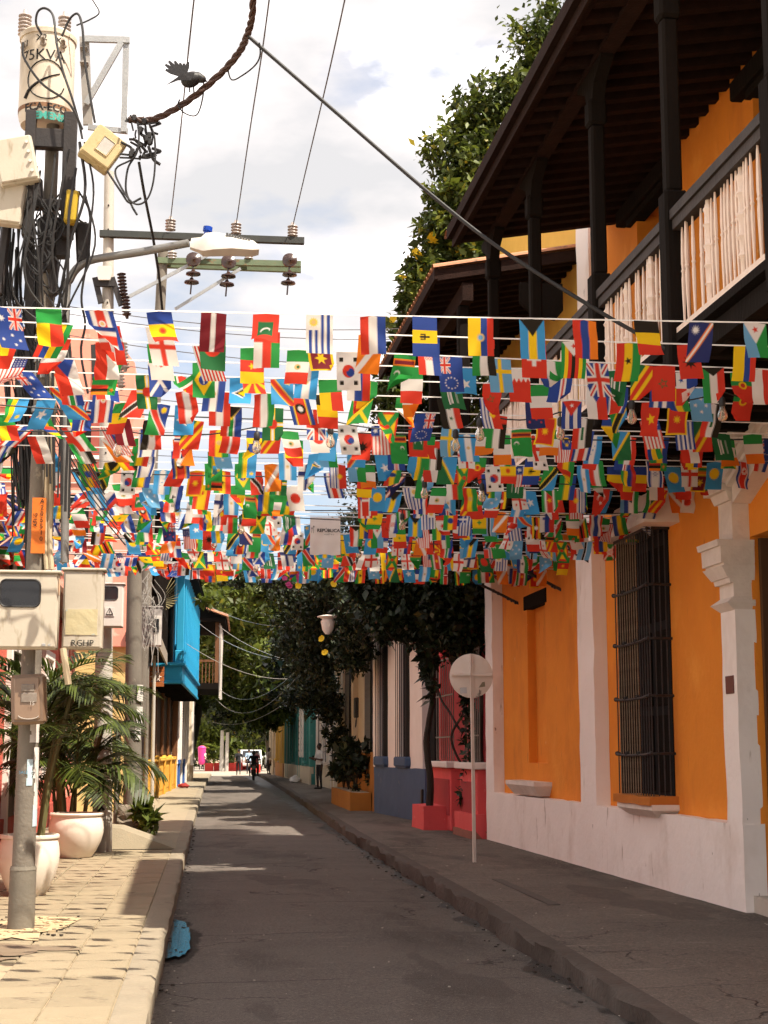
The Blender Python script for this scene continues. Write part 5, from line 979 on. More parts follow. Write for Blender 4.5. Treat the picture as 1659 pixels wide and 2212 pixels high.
def flag_rgb(spec, U, V):
    C = np.zeros(U.shape+(3,)); X = U*1.5
    def put(mask, col): C[mask] = FC_[col]
    for op in spec:
        k = op[0]
        if k in 'hv':
            cols = op[1]; ws = op[2] if len(op) > 2 else [1]*len(cols); tot = sum(ws); a = 0; T = V if k == 'h' else U
            for c_, w_ in zip(cols, ws): put((T >= a/tot-1e-6) & (T <= (a+w_)/tot+1e-6), c_); a += w_
        elif k == 'disc': put(np.hypot(X-op[1]*1.5, V-op[2]) < op[3], op[4])
        elif k == 'star': put(fl_star(U, V, op[1], op[2], op[3], op[5] if len(op) > 5 else 5), op[4])
        elif k == 'sun': put(fl_star(U, V, op[1], op[2], op[3], 12, .6), op[4])
        elif k == 'cres': put((np.hypot(X-op[1]*1.5, V-op[2]) < op[3]) & (np.hypot(X-op[1]*1.5-op[3]*.35, V-op[2]) > op[3]*.8), op[4])
        elif k == 'cross': put((np.abs(X-op[1]*1.5) < op[2]/2) | (np.abs(V-.5) < op[2]/2), op[3])
        elif k == 'tri': put(U < op[1]*(1-np.abs(V-.5)*2), op[2])
        elif k == 'rect': put((U >= op[1]) & (U <= op[3]) & (V >= op[2]) & (V <= op[4]), op[5])
        elif k == 'diag':
            d = np.abs((X-0)*1.0-(1.5)*(1-V)) if op[3] == '/' else np.abs(X-1.5*V); put(d/1.8 < op[1], op[2])
        elif k == 'low': put(V > U if op[2] == '\\' else V > 1-U, op[1])
        elif k == 'jack':
            u0, v0, u1, v1 = op[1:5]; inn = (U >= u0) & (U <= u1) & (V >= v0) & (V <= v1); uu = (U-u0)/(u1-u0); vv = (V-v0)/(v1-v0)
            put(inn, 'b'); dd = np.minimum(np.abs(uu-vv), np.abs(uu+vv-1)); put(inn & (dd < .13), 'w'); put(inn & (dd < .045), 'r'); e = (u1-u0)*1.5/(v1-v0)
            put(inn & ((np.abs(uu-.5)*e < .17) | (np.abs(vv-.5) < .17)), 'w'); put(inn & ((np.abs(uu-.5)*e < .10) | (np.abs(vv-.5) < .10)), 'r')
        elif k == 'salt': put(np.minimum(np.abs(U-V), np.abs(U+V-1)) < op[1], op[2])
        elif k == 'dia': put(np.abs(U-.5)/.42+np.abs(V-.5)/.42 < 1, op[1])
        elif k == 'rays':
            an = np.arctan2(V-.5, X-.75); put((np.sin(an*8) > .3), op[1])
        elif k == 'zig': put(U < .3+.12*np.abs(((V*5) % 1)-.5)*2, op[1])
        elif k == 'tile': put(((U*24).astype(int)+(V*16).astype(int)) % 2 == 0, op[1])
    return C
FLAGS = {
 'Australia': [('h', 'b'), ('jack', 0, 0, .5, .5), ('star', .25, .75, .13, 'w', 7), ('star', .75, .2, .07, 'w', 7), ('star', .75, .8, .07, 'w', 7), ('star', .63, .45, .07, 'w', 7), ('star', .87, .4, .07, 'w', 7)],
 'Benin': [('h', 'yr'), ('rect', 0, 0, .4, 1, 'g')], 'Costa Rica': [('h', 'bwrwb', [1, 1, 2, 1, 1]), ('disc', .33, .5, .12, 'w'), ('disc', .33, .5, .07, 'n')],
 'Andorra': [('v', 'byr', [8, 9, 8]), ('disc', .5, .5, .15, 'o'), ('disc', .5, .5, .09, 'r')], 'Latvia': [('h', 'mwm', [2, 1, 2])], 'Austria': [('h', 'rwr')],
 'Maldives': [('h', 'r'), ('rect', .22, .22, .78, .78, 'G'), ('cres', .52, .5, .19, 'w')], 'Uruguay': [('h', 'wbwbwbwbw'), ('rect', 0, 0, .38, .555, 'w'), ('sun', .19, .28, .2, 'y'), ('disc', .19, .28, .09, 'n')],
 'Netherlands': [('h', 'rwb')], 'Barbados': [('v', 'byb'), ('rect', .48, .3, .52, .7, 'k'), ('rect', .42, .32, .46, .5, 'k'), ('rect', .54, .32, .58, .5, 'k'), ('rect', .42, .48, .58, .53, 'k')],
 'Ecuador': [('h', 'ybr', [2, 1, 1]), ('disc', .5, .5, .16, 'n'), ('disc', .5, .5, .10, 'c')], 'Colombia': [('h', 'ybr', [2, 1, 1])], 'Venezuela': [('h', 'ybr')],
 'Bahamas': [('h', 'lyl'), ('tri', .45, 'k')], 'Armenia': [('h', 'rbo')], 'Belgium': [('v', 'kyr')], 'Marshall Islands': [('h', 'B'), ('diag', .09, 'o', '/'), ('diag', .04, 'w', '/'), ('star', .2, .28, .2, 'w', 12)],
 'Djibouti': [('h', 'cg'), ('tri', .55, 'w'), ('star', .18, .5, .15, 'r')], 'Spain': [('h', 'ryr', [1, 2, 1]), ('rect', .25, .4, .38, .62, 'r')], 'Mauritius': [('h', 'rbyg')],
 'Denmark': [('h', 'r'), ('cross', .37, .14, 'w')], 'England': [('h', 'w'), ('cross', .5, .2, 'r')], 'Bangladesh': [('h', 'G'), ('disc', .45, .5, .32, 'r')], 'Oman': [('h', 'wrg'), ('rect', 0, 0, .3, 1, 'r')],
 'Sri Lanka': [('h', 'y'), ('rect', .05, .1, .18, .9, 'g'), ('rect', .18, .1, .3, .9, 'o'), ('rect', .36, .1, .95, .9, 'm'), ('star', .65, .5, .26, 'y', 6)],
 'Bhutan': [('h', 'o'), ('low', 'y', '/'), ('low', 'o', '/'), ('diag', .12, 'w', '/')], 'Croatia': [('h', 'rwb'), ('rect', .4, .28, .6, .7, 'w'), ('tile', 'r'), ('rect', 0, 0, .4, .333, 'r'), ('rect', .6, 0, 1, .333, 'r'), ('rect', 0, .333, .4, .667, 'w'), ('rect', .6, .333, 1, .667, 'w'), ('rect', 0, .667, 1, 1, 'b'), ('rect', .4, 0, .6, .26, 'r')],
 'United Arab Emirates': [('h', 'gwk'), ('rect', 0, 0, .26, 1, 'r')], 'Switzerland': [('h', 'r'), ('rect', .3, .42, .7, .58, 'w'), ('rect', .445, .22, .555, .78, 'w')], 'Zimbabwe': [('h', 'gyrkryg'), ('tri', .4, 'w'), ('star', .13, .5, .13, 'r')],
 'Ghana': [('h', 'ryg'), ('star', .5, .5, .17, 'k')], 'Albania': [('h', 'r'), ('star', .5, .5, .34, 'k', 8), ('disc', .5, .5, .17, 'k')], 'Zambia': [('h', 'g'), ('rect', .7, .35, .8, 1, 'r'), ('rect', .8, .35, .9, 1, 'k'), ('rect', .9, .35, 1, 1, 'o'), ('star', .85, .18, .12, 'o')],
 'Peru': [('v', 'rwr')], 'Indonesia': [('h', 'rw')], 'Poland': [('h', 'wr')], 'Algeria': [('v', 'gw'), ('cres', .5, .5, .25, 'r'), ('star', .58, .5, .11, 'r')],
 'Malaysia': [('h', 'rwrwrwrwrwrwrw'), ('rect', 0, 0, .5, .57, 'b'), ('cres', .2, .28, .2, 'y'), ('star', .33, .28, .14, 'y', 10)], 'Cameroon': [('v', 'gry'), ('star', .5, .5, .17, 'y')],
 'Mexico': [('v', 'gwr'), ('disc', .5, .5, .14, 'n'), ('disc', .5, .53, .07, 'G')], 'South Korea': [('h', 'w'), ('disc', .5, .5, .25, 'r'), ('disc', .53, .58, .17, 'b'), ('disc', .42, .42, .12, 'r'), ('rect', .14, .12, .25, .28, 'k'), ('rect', .75, .12, .86, .28, 'k'), ('rect', .14, .72, .25, .88, 'k'), ('rect', .75, .72, .86, .88, 'k')],
 'Turkmenistan': [('h', 'g'), ('rect', .12, 0, .3, 1, 'o'), ('rect', .16, .05, .26, .95, 'm'), ('cres', .5, .25, .12, 'w')], 'Cook Islands': [('h', 'b'), ('jack', 0, 0, .5, .5)]+[('star', .75+.17*math.cos(k*.52)*.9, .5+.26*math.sin(k*.52), .045, 'w') for k in range(12)],
 'Sweden': [('h', 'c'), ('cross', .37, .17, 'y')], 'Lesotho': [('h', 'bwg', [3, 4, 3]), ('star', .5, .5, .16, 'k', 3)], 'United Kingdom': [('jack', 0, 0, 1, 1)], 'Seychelles': [('h', 'G'), ('low', 'w', '/'), ('low', 'r', '/'), ('diag', .25, 'y', '/'), ('diag', .1, 'r', '/')],
 'Kuwait': [('h', 'gwr'), ('tri', .25, 'k')], 'United States': [('h', 'rwrwrwrwrwrwr'), ('rect', 0, 0, .42, .54, 'B')]+[('star', .06+.09*i, .08+.12*j, .035, 'w') for i in range(4) for j in range(4)], 'Czech Republic': [('h', 'wr'), ('tri', .5, 'b')],
 'Scotland': [('h', 'b'), ('salt', .085, 'w')], 'Brazil': [('h', 'g'), ('dia', 'y'), ('disc', .5, .5, .22, 'b'), ('rect', .38, .47, .62, .51, 'w')], 'North Macedonia': [('h', 'r'), ('rays', 'y'), ('disc', .5, .5, .19, 'r'), ('disc', .5, .5, .15, 'y')],
 'Argentina': [('h', 'lwl'), ('sun', .5, .5, .12, 'n')], 'Slovenia': [('h', 'wbr'), ('rect', .2, .2, .32, .5, 'b')], 'Somalia': [('h', 'l'), ('star', .5, .5, .27, 'w')], 'Bahrain': [('h', 'r'), ('zig', 'w')], 'Cape Verde': [('h', 'bwrwb', [6, 1, 1, 1, 3])],
 'Saudi Arabia': [('h', 'G'), ('rect', .2, .3, .8, .36, 'w'), ('rect', .24, .42, .76, .5, 'w'), ('rect', .25, .68, .75, .72, 'w')], 'Morocco': [('h', 'r'), ('star', .5, .5, .24, 'G'), ('star', .5, .5, .15, 'r')], 'Dominica': [('h', 'G'), ('cross', .5, .2, 'y'), ('cross', .5, .09, 'w'), ('disc', .5, .5, .22, 'r')],
 'Suriname': [('h', 'gwrwg', [2, 1, 4, 1, 2]), ('star', .5, .5, .18, 'y')], 'Saint Lucia': [('h', 'l'), ('star', .5, .45, .36, 'w', 3), ('star', .5, .5, .28, 'k', 3), ('star', .5, .6, .22, 'y', 3)], 'DR Congo': [('h', 'l'), ('diag', .16, 'y', '/'), ('diag', .11, 'r', '/'), ('star', .16, .22, .18, 'y')],
 'Bolivia': [('h', 'ryg'), ('disc', .5, .5, .13, 'n')], 'Jamaica': [('h', 'g'), ('tri', .5, 'k'), ('salt', .1, 'y')], 'Ireland': [('v', 'gwo')], 'Italy': [('v', 'gwr')], 'France': [('v', 'bwr')], 'Germany': [('h', 'kry')], 'Japan': [('h', 'w'), ('disc', .5, .5, .3, 'r')], 'Vietnam': [('h', 'r'), ('star', .5, .5, .28, 'y')],
 'China': [('h', 'r'), ('star', .18, .28, .17, 'y'), ('star', .36, .12, .06, 'y'), ('star', .4, .3, .06, 'y')], 'Turkey': [('h', 'r'), ('cres', .36, .5, .25, 'w'), ('star', .56, .5, .12, 'w')], 'Norway': [('h', 'r'), ('cross', .37, .24, 'w'), ('cross', .37, .11, 'B')], 'Iceland': [('h', 'b'), ('cross', .37, .24, 'w'), ('cross', .37, .11, 'r')],
 'Finland': [('h', 'w'), ('cross', .37, .26, 'B')], 'Greece': [('h', 'bwbwbwbwb'), ('rect', 0, 0, .37, .555, 'b'), ('rect', .15, 0, .22, .555, 'w'), ('rect', 0, .23, .37, .33, 'w')], 'Cuba': [('h', 'bwbwb'), ('tri', .5, 'r'), ('star', .16, .5, .12, 'w')], 'Puerto Rico': [('h', 'rwrwr'), ('tri', .5, 'b'), ('star', .16, .5, .12, 'w')],
 'Namibia': [('h', 'b'), ('low', 'g', '/'), ('diag', .19, 'w', '/'), ('diag', .14, 'r', '/'), ('sun', .2, .27, .18, 'y')], 'Tanzania': [('h', 'g'), ('low', 'l', '/'), ('diag', .19, 'y', '/'), ('diag', .13, 'k', '/')], 'Trinidad and Tobago': [('h', 'r'), ('diag', .17, 'w', '\\'), ('diag', .12, 'k', '\\')], 'Uganda': [('h', 'kyrkyr'), ('disc', .5, .5, .14, 'w')],
 'Kenya': [('h', 'kwrwg', [6, 1, 6, 1, 6]), ('disc', .5, .5, .2, 'R'), ('rect', .47, .3, .53, .7, 'w')], 'Eswatini': [('h', 'byryb', [3, 1, 8, 1, 3]), ('disc', .5, .5, .24, 'k'), ('disc', .5, .5, .12, 'w')], 'Honduras': [('h', 'lwl'), ('star', .5, .5, .07, 'l'), ('star', .35, .42, .06, 'l'), ('star', .65, .58, .06, 'l')], 'Nicaragua': [('h', 'bwb'), ('disc', .5, .5, .1, 'n')],
 'Israel': [('h', 'wbwbw', [1, 2, 7, 2, 1]), ('star', .5, .5, .2, 'b', 6), ('star', .5, .5, .12, 'w', 6)], 'Georgia': [('h', 'w'), ('cross', .5, .16, 'r'), ('rect', .2, .2, .3, .3, 'r'), ('rect', .7, .2, .8, .3, 'r'), ('rect', .2, .7, .3, .8, 'r'), ('rect', .7, .7, .8, .8, 'r')], 'Portugal': [('v', 'gr', [2, 3]), ('disc', .4, .5, .19, 'y'), ('disc', .4, .5, .11, 'r')],
 'Rwanda': [('h', 'lyg', [2, 1, 1]), ('sun', .8, .24, .13, 'y')], 'Palau': [('h', 'l'), ('disc', .44, .5, .3, 'y')], 'Laos': [('h', 'rbr', [1, 2, 1]), ('disc', .5, .5, .2, 'w')], 'Thailand': [('h', 'rwbwr', [1, 1, 2, 1, 1])], 'Syria': [('h', 'rwk'), ('star', .33, .5, .12, 'G'), ('star', .67, .5, .12, 'G')], 'Iraq': [('h', 'rwk'), ('rect', .3, .44, .7, .56, 'G')], 'Egypt': [('h', 'rwk'), ('disc', .5, .5, .12, 'n')],
 'Grenada': [('h', 'r'), ('rect', .09, .12, .91, .88, 'y'), ('salt', .16, 'g'), ('disc', .5, .5, .12, 'r')], 'Burundi': [('h', 'r'), ('tri', .5, 'g'), ('rect', .75, .25, 1, .75, 'g'), ('salt', .07, 'w'), ('disc', .5, .5, .25, 'w'), ('star', .5, .42, .07, 'r'), ('star', .44, .58, .07, 'r'), ('star', .56, .58, .07, 'r')], 'New Zealand': [('h', 'B'), ('jack', 0, 0, .5, .5), ('star', .75, .2, .08, 'r'), ('star', .75, .8, .08, 'r'), ('star', .65, .45, .08, 'r')],
 'South Africa': [('h', 'rwgwb', [5, 1, 3, 1, 5]), ('tri', .45, 'y'), ('tri', .38, 'k')], 'Saint Vincent': [('v', 'byg', [1, 2, 1]), ('star', .5, .5, .2, 'g', 4)], 'Ethiopia': [('h', 'gyr'), ('disc', .5, .5, .2, 'b')], 'Senegal': [('v', 'gyr'), ('star', .5, .5, .13, 'g')], 'Romania': [('v', 'byr')], 'Liberia': [('h', 'rwrwrwrwrwr'), ('rect', 0, 0, .36, .45, 'b'), ('star', .18, .23, .16, 'w')],
 'Panama': [('h', 'w'), ('rect', .5, 0, 1, .5, 'r'), ('rect', 0, .5, .5, 1, 'b'), ('star', .25, .25, .14, 'b'), ('star', .75, .75, .14, 'r')], 'Botswana': [('h', 'cwkwc', [9, 1, 4, 1, 9])], 'Gabon': [('h', 'gyb')], 'Russia': [('h', 'wbr')], 'Hungary': [('h', 'rwg')], 'Canada': [('v', 'rwr', [1, 2, 1]), ('star', .5, .5, .24, 'r', 7)], 'Dominican Republic': [('h', 'b'), ('rect', .5, 0, 1, .5, 'r'), ('rect', 0, .5, .5, 1, 'r'), ('cross', .5, .2, 'w')],
 'Micronesia': [('h', 'c'), ('star', .5, .25, .11, 'w'), ('star', .5, .75, .11, 'w'), ('star', .3, .5, .11, 'w'), ('star', .7, .5, .11, 'w')], 'Montenegro': [('h', 'y'), ('rect', .06, .09, .94, .91, 'r'), ('star', .5, .5, .22, 'y', 8)], 'North Korea': [('h', 'bwrwb', [3, 1, 8, 1, 3]), ('disc', .35, .5, .2, 'w'), ('star', .35, .5, .18, 'r')], 'Solomon Islands': [('h', 'l'), ('low', 'G', '/'), ('diag', .06, 'y', '/')], 'Kiribati': [('h', 'rwbwbwb', [5, 1, 1, 1, 1, 1, 1]), ('sun', .5, .4, .2, 'y')]}
FNAMES = list(FLAGS)
def _lively(n): u, v = np.meshgrid(np.linspace(.05, .95, 12), np.linspace(.05, .95, 8), indexing='ij'); c = flag_rgb(FLAGS[n], u, v).reshape(-1, 3); return .25+float(np.mean(c[:, 1] > .16))*1.5
FWTS = [_lively(n) for n in FNAMES]
FMAT = bpy.data.materials.new('printed_flag_cloth'); FMAT.use_nodes = True; _n = FMAT.node_tree; _b = _n.nodes['Principled BSDF']; _a = _n.nodes.new('ShaderNodeVertexColor'); _a.layer_name = 'print'
_t = _n.nodes.new('ShaderNodeBsdfTranslucent'); _m = _n.nodes.new('ShaderNodeMixShader'); _m.inputs[0].default_value = .64; _b.inputs['Roughness'].default_value = .75; _b.inputs['Specular IOR Level'].default_value = .2
_n.links.new(_a.outputs[0], _b.inputs['Base Color']); _n.links.new(_a.outputs[0], _t.inputs[0]); _n.links.new(_b.outputs[0], _m.inputs[1]); _n.links.new(_t.outputs[0], _m.inputs[2]); _n.links.new(_m.outputs[0], _n.nodes['Material Output'].inputs[0])
_col = {}
def flag_cols(name, nu, nv, mirror):
    key = (name, nu, nv, mirror)
    if key not in _col:
        ss = 3; u = (np.arange(nu*ss)+.5)/(nu*ss); v = (np.arange(nv*ss)+.5)/(nv*ss); U, V = np.meshgrid(u, v, indexing='ij'); V = 1-V if mirror else V
        c = flag_rgb(FLAGS[name], U, V).reshape(nu, ss, nv, ss, 3).mean((1, 3)); _col[key] = c
    return _col[key]
def flag_geo(nu, nv, w_, h_, rd, wind, tame):
    """hoist edge along the string at the top, cloth hanging down; returns vertex grid"""
    b, a = np.meshgrid(np.linspace(0, 1, nu+1), np.linspace(-.5, .5, nv+1), indexing='ij')
    x = a*w_; z = -b*h_; y = np.zeros_like(x)
    if rd.random() < (.12 if tame else .24):                     # a corner folded over
        s_ = rd.choice((-1, 1)); ang = rd.uniform(.5, 1.0); nx_, nz_ = s_*math.cos(ang), -math.sin(ang); d0 = h_*rd.uniform(.42, .72)
        d = x*nx_+z*nz_-d0; msk = d > 0; f = rd.uniform(2.0, 2.9); dd = np.where(msk, d, 0)
        x = x-dd*nx_+dd*nx_*math.cos(f); z = z-dd*nz_+dd*nz_*math.cos(f); y = y-dd*math.sin(f)-np.where(msk, .004, 0)
    cu = rd.gauss(0, 2.5 if tame else 4.5)
    if abs(cu) > .5: x, y = np.sin(x*cu*b**.7)/(cu*np.maximum(b, .02)**.7), y+(1-np.cos(x*cu*b**.7))/(cu*np.maximum(b, .02)**.7)
    amp = rd.uniform(.004, .014)*(1 if tame else 1.4); ph = rd.uniform(0, 6.3); fr = rd.uniform(.6, 1.3); gx = rd.uniform(-.8, .8)
    y = y+amp*np.sin(2*np.pi*(b*fr+a*gx)+ph)*np.minimum(1, b*2)
    x = x+rd.gauss(0, .012)*b**1.5
    th = rd.gauss(0, .18)+wind*rd.uniform(.2, 1.0); kk = rd.gauss(0, .25)           # swing about the string
    t = th+kk*b; y2 = y*np.cos(t)-z*np.sin(t)*1.0; z2 = y*np.sin(t)+z*np.cos(t)
    if not tame:
        sw = rd.gauss(0, .10)+wind*rd.uniform(-.9, .9); x, z2 = x+np.abs(z2)*math.sin(sw)*1.0, z2*(math.cos(sw)*.9+.1)
    yaw = rd.gauss(0, .10 if tame else .20); x, y2 = x*math.cos(yaw)-y2*math.sin(yaw), x*math.sin(yaw)+y2*math.cos(yaw)
    return np.stack([x, y2, z2], -1)
def flag_mesh(nm, items):
    """items: list of (verts grid, colours) -> one mesh with printed colours"""
    vs = []; fs = []; cs = []; n0 = 0
    for G, C in items:
        nu, nv = G.shape[0]-1, G.shape[1]-1; idx = np.arange((nu+1)*(nv+1)).reshape(nu+1, nv+1)+n0
        q = np.stack([idx[:-1, :-1], idx[1:, :-1], idx[1:, 1:], idx[:-1, 1:]], -1).reshape(-1, 4); vs.append(G.reshape(-1, 3)); fs.append(q); cs.append(np.repeat(C.reshape(-1, 3), 4, 0)); n0 += (nu+1)*(nv+1)
    V = np.concatenate(vs); F = np.concatenate(fs); Cc = np.concatenate(cs); me = bpy.data.meshes.new(nm)
    me.vertices.add(len(V)); me.vertices.foreach_set('co', V.ravel()); me.loops.add(F.size); me.loops.foreach_set('vertex_index', F.ravel().astype(np.int32)); me.polygons.add(len(F)); me.polygons.foreach_set('loop_start', np.arange(0, F.size, 4, dtype=np.int32)); me.update(calc_edges=True)
    at = me.color_attributes.new('print', 'FLOAT_COLOR', 'CORNER'); at.data.foreach_set('color', np.concatenate([Cc, np.ones((len(Cc), 1))], 1).ravel().astype(np.float32)); me.materials.append(FMAT)
    me.polygons.foreach_set('use_smooth', np.ones(len(F), dtype=bool)); return me
ORD = 'first second third fourth fifth sixth seventh eighth ninth tenth eleventh twelfth thirteenth fourteenth fifteenth sixteenth seventeenth eighteenth nineteenth twentieth twenty-first twenty-second twenty-third twenty-fourth twenty-fifth twenty-sixth twenty-seventh twenty-eighth twenty-ninth thirtieth thirty-first thirty-second thirty-third thirty-fourth thirty-fifth'.split()
ROWS = {0: [(15, 'Australia'), (105, 'Benin'), (212, 'Costa Rica'), (343, 'Andorra'), (462, 'Latvia'), (575, 'Maldives'), (690, 'Uruguay'), (805, 'Netherlands'), (917, 'Barbados'), (1038, 'Ecuador'), (1148, 'Bahamas'), (1262, 'Armenia'), (1395, 'Belgium'), (1515, 'Marshall Islands'), (1630, 'Djibouti')],
 1: [(12, 'Spain'), (130, 'Mauritius'), (232, 'Denmark'), (342, 'England'), (460, 'Bangladesh'), (577, 'Oman'), (688, 'Sri Lanka'), (800, 'Bhutan'), (925, 'Croatia'), (1042, 'United Arab Emirates'), (1150, 'Switzerland'), (1238, 'Zimbabwe'), (1355, 'Ghana'), (1483, 'Albania'), (1605, 'Colombia')],
 2: [(20, 'Portugal'), (130, 'Peru'), (232, 'Indonesia'), (342, 'Algeria'), (440, 'Malaysia'), (545, 'Cameroon'), (645, 'Mexico'), (752, 'South Korea'), (875, 'Turkmenistan'), (972, 'Cook Islands'), (1078, 'Sweden'), (1188, 'Lesotho'), (1288, 'United Kingdom'), (1386, 'Seychelles'), (1432, 'Morocco'), (1538, 'Kuwait'), (1645, 'Poland')],
 3: [(35, 'United States'), (135, 'Czech Republic'), (240, 'Zambia'), (343, 'Scotland'), (440, 'Brazil'), (545, 'North Macedonia'), (665, 'Argentina'), (775, 'Slovenia'), (890, 'Italy'), (1005, 'Somalia'), (1118, 'Bahrain'), (1212, 'Cape Verde'), (1330, 'Saudi Arabia'), (1425, 'Cuba'), (1482, 'Panama'), (1600, 'Portugal')],
 4: [(45, 'Australia'), (140, 'South Africa'), (226, 'Dominican Republic'), (316, 'Dominica'), (392, 'Suriname'), (465, 'Nicaragua'), (520, 'Saint Lucia'), (608, 'DR Congo'), (712, 'Benin'), (792, 'Bolivia'), (888, 'Ireland'), (972, 'Saudi Arabia'), (1065, 'Morocco'), (1165, 'Italy'), (1290, 'Czech Republic'), (1335, 'North Korea'), (1455, 'Gabon'), (1515, 'Micronesia'), (1610, 'Portugal')],
 5: [(130, 'DR Congo'), (225, 'Costa Rica'), (308, 'Trinidad and Tobago'), (400, 'Austria'), (475, 'Austria'), (570, 'Hungary'), (640, 'Eswatini'), (700, 'Belgium'), (785, 'Jamaica'), (880, 'Ireland'), (965, 'Syria'), (1055, 'Kiribati'), (1155, 'New Zealand'), (1235, 'Cuba'), (1330, 'Tanzania'), (1405, 'Vietnam'), (1465, 'Montenegro'), (1540, 'Iraq')],
 6: [(40, 'Rwanda'), (100, 'Somalia'), (188, 'Iceland'), (268, 'Senegal'), (348, 'Namibia'), (400, 'Saint Lucia'), (500, 'South Africa'), (590, 'Dominica'), (680, 'United Kingdom'), (840, 'Grenada'), (920, 'Cook Islands'), (1075, 'United Arab Emirates'), (1180, 'Montenegro'), (1260, 'Iraq'), (1320, 'Saint Vincent'), (1400, 'Liberia'), (1475, 'Greece'), (1510, 'Seychelles')]}
SZ = 4.30
def wall_x(Y): return 5.43-.01885*Y-.02
rows = []; Yk = PZ(700, 672, SZ).y; k = 0
while Yk < 22.4:
    rows.append((Yk, SZ+random.gauss(0, .025), random.gauss(0, .010), random.gauss(0, .006))); Yk += (.40+.012*k) if k < 8 else .47+random.uniform(-.05, .07); k += 1
CORD = pm('white_cord_tape', (.80, .76, .73), (.70, .66, .62), 10, .5, .7, 0)
allflags = []; fw0, fh0 = .158, .250
def row_z(i, x): Y, Z, sl_, yw = rows[i]; return Z+sl_*(x-1.0)-.012*(1-((x-1.2)/3.8)**2)
for i, (Y, Z, sl_, yw) in enumerate(rows):
    xs0, xs1 = -3.05, wall_x(Y) if Y > 14.2 else 5.1
    m = MB(); pts = [Vector((x, Y+yw*(x-1), row_z(i, x)+.004)) for x in np.linspace(xs0, xs1, 24)]
    vs = []
    for p in pts: vs += [p+Vector((0, 0, .0045)), p-Vector((0, 0, .0045)), p+Vector((0, .003, .0045)), p+Vector((0, .003, -.0045))]
    m.add(vs, [f for q in range(23) for f in ((q*4, q*4+1, q*4+5, q*4+4), (q*4+3, q*4+2, q*4+6, q*4+7), (q*4+2, q*4, q*4+4, q*4+6), (q*4+1, q*4+3, q*4+7, q*4+5))])
    single('flag_string', m, CORD, 'white tape holding flags across the street, %s from the front' % ORD[i], 'flag string', 'flag strings')
    lst = []
    if i in ROWS: lst = [(PZ(px, 672+i*30, row_z(i, 1)).x if 0 else CV.x+ray(px, proj((1, Y, Z))[1]).x*(Y/ray(px, proj((1, Y, Z))[1]).y), nm) for px, nm in ROWS[i]]
    else:
        x = -2.75+random.uniform(0, .3)
        while x < wall_x(Y)-.12: lst.append((x, random.choices(FNAMES, FWTS)[0])); x += random.uniform(.25, .35) if i < 12 else random.uniform(.235, .33)
    n = 0
    for x, nm in lst:
        p = proj((x, Y, row_z(i, x)-.1))
        if p[0] < -25 or p[0] > FW+25: continue
        if 1055 < p[1]+8 < 1215 and abs(p[0]-703) < 62 and Y < PZ(703, 1119, 4.28).y+.2: continue
        allflags.append((p[2], i, n, x, nm)); n += 1
random.seed(21); near = sorted(allflags)[:300]; nearset = set(id(f) for f in near); rest = []
for f in allflags:
    d, i, n, x, nm = f; Y, Z, sl_, yw = rows[i]; rd = random.Random(i*100+n)
    nu, nv = (42, 28) if i < 4 else (30, 20) if i < 9 else (21, 14)
    left = max(0, min(1, (0.0-x)/1.4)); tame = i < 4 and x > .1
    G = flag_geo(nu, nv, fw0*rd.uniform(.95, 1.05), fh0*rd.uniform(.95, 1.05), rd, (.9*left+.10)*(1 if not tame else .4), tame)
    C = flag_cols(nm, nu, nv, rd.random() < .35 and not tame); zz = row_z(i, x); yy = Y+yw*(x-1)
    if id(f) in nearset:
        me = flag_mesh('flag', [(G, C)]); o = bpy.data.objects.new('flag', me); COL.objects.link(o); o.location = (x, yy-.003, zz)
        o['label'] = 'small %s flag, %s from left on the %s flag string from the front' % (nm, ORD[n], ORD[i]); o['category'] = 'flag'; o['group'] = 'flags on the strings across the street'
    else: rest.append((G+np.array((x, yy-.003, zz)), C))
if rest: o = bpy.data.objects.new('far_flags', flag_mesh('far_flags', rest)); COL.objects.link(o); o['kind'] = 'stuff'
print('flags', len(allflags), 'rows', len(rows))
# white printed banner
Yb = PZ(703, 1119, 4.28).y-.06; a = PY(670, 1117, Yb); b = PY(735, 1199, Yb); bt = Thing('hostel_banner', 'white cloth banner with black lettering and palm logo among the flags', 'banner', ((a.x+b.x)/2, Yb, b.z))
m = MB(); n = 14; vs = []
for i in range(n+1):
    for j in range(n+1): vs.append((a.x+(b.x-a.x)*j/n, Yb+.010*math.sin(j*.9+i*.35)*(i/n)+.004*math.sin(i*1.3), a.z+(b.z-a.z)*i/n-.006*math.sin(j*.7)*(i/n)))
m.add(vs, [(i*(n+1)+j, (i+1)*(n+1)+j, (i+1)*(n+1)+j+1, i*(n+1)+j+1) for i in range(n) for j in range(n)]); m.sm = True; cl = bt.part('cloth', m, pm('white_banner_cloth', (.80, .75, .73), (.72, .66, .64), 3, .5, .85, .1, 30, transl=.35), smooth=True)
cx_ = (a.x+b.x)/2; zt = a.z+(b.z-a.z)*.36; lettering(bt, 'REPÚBLICA', .052, (cx_+.035, Yb-.017, zt), INK, cl, bold=.0012); lettering(bt, 'H O S T E L S', .019, (cx_+.045, Yb-.017, zt-.045), INK, cl)
m = MB()
for dx, hh in ((-.155, .055), (-.135, .075)):
    c_ = Vector((cx_+dx, Yb-.017, zt-.03)); m.tube([c_, c_+Vector((.003, 0, hh))], .0022, 4)
    for q in range(6): an = q*math.pi/3+.2; m.tube([c_+Vector((.003, 0, hh)), c_+Vector((.003+.012*math.cos(an), 0, hh+.012*math.sin(an)))], .002, 4)
bt.part('palm_logo', m, INK, cl)
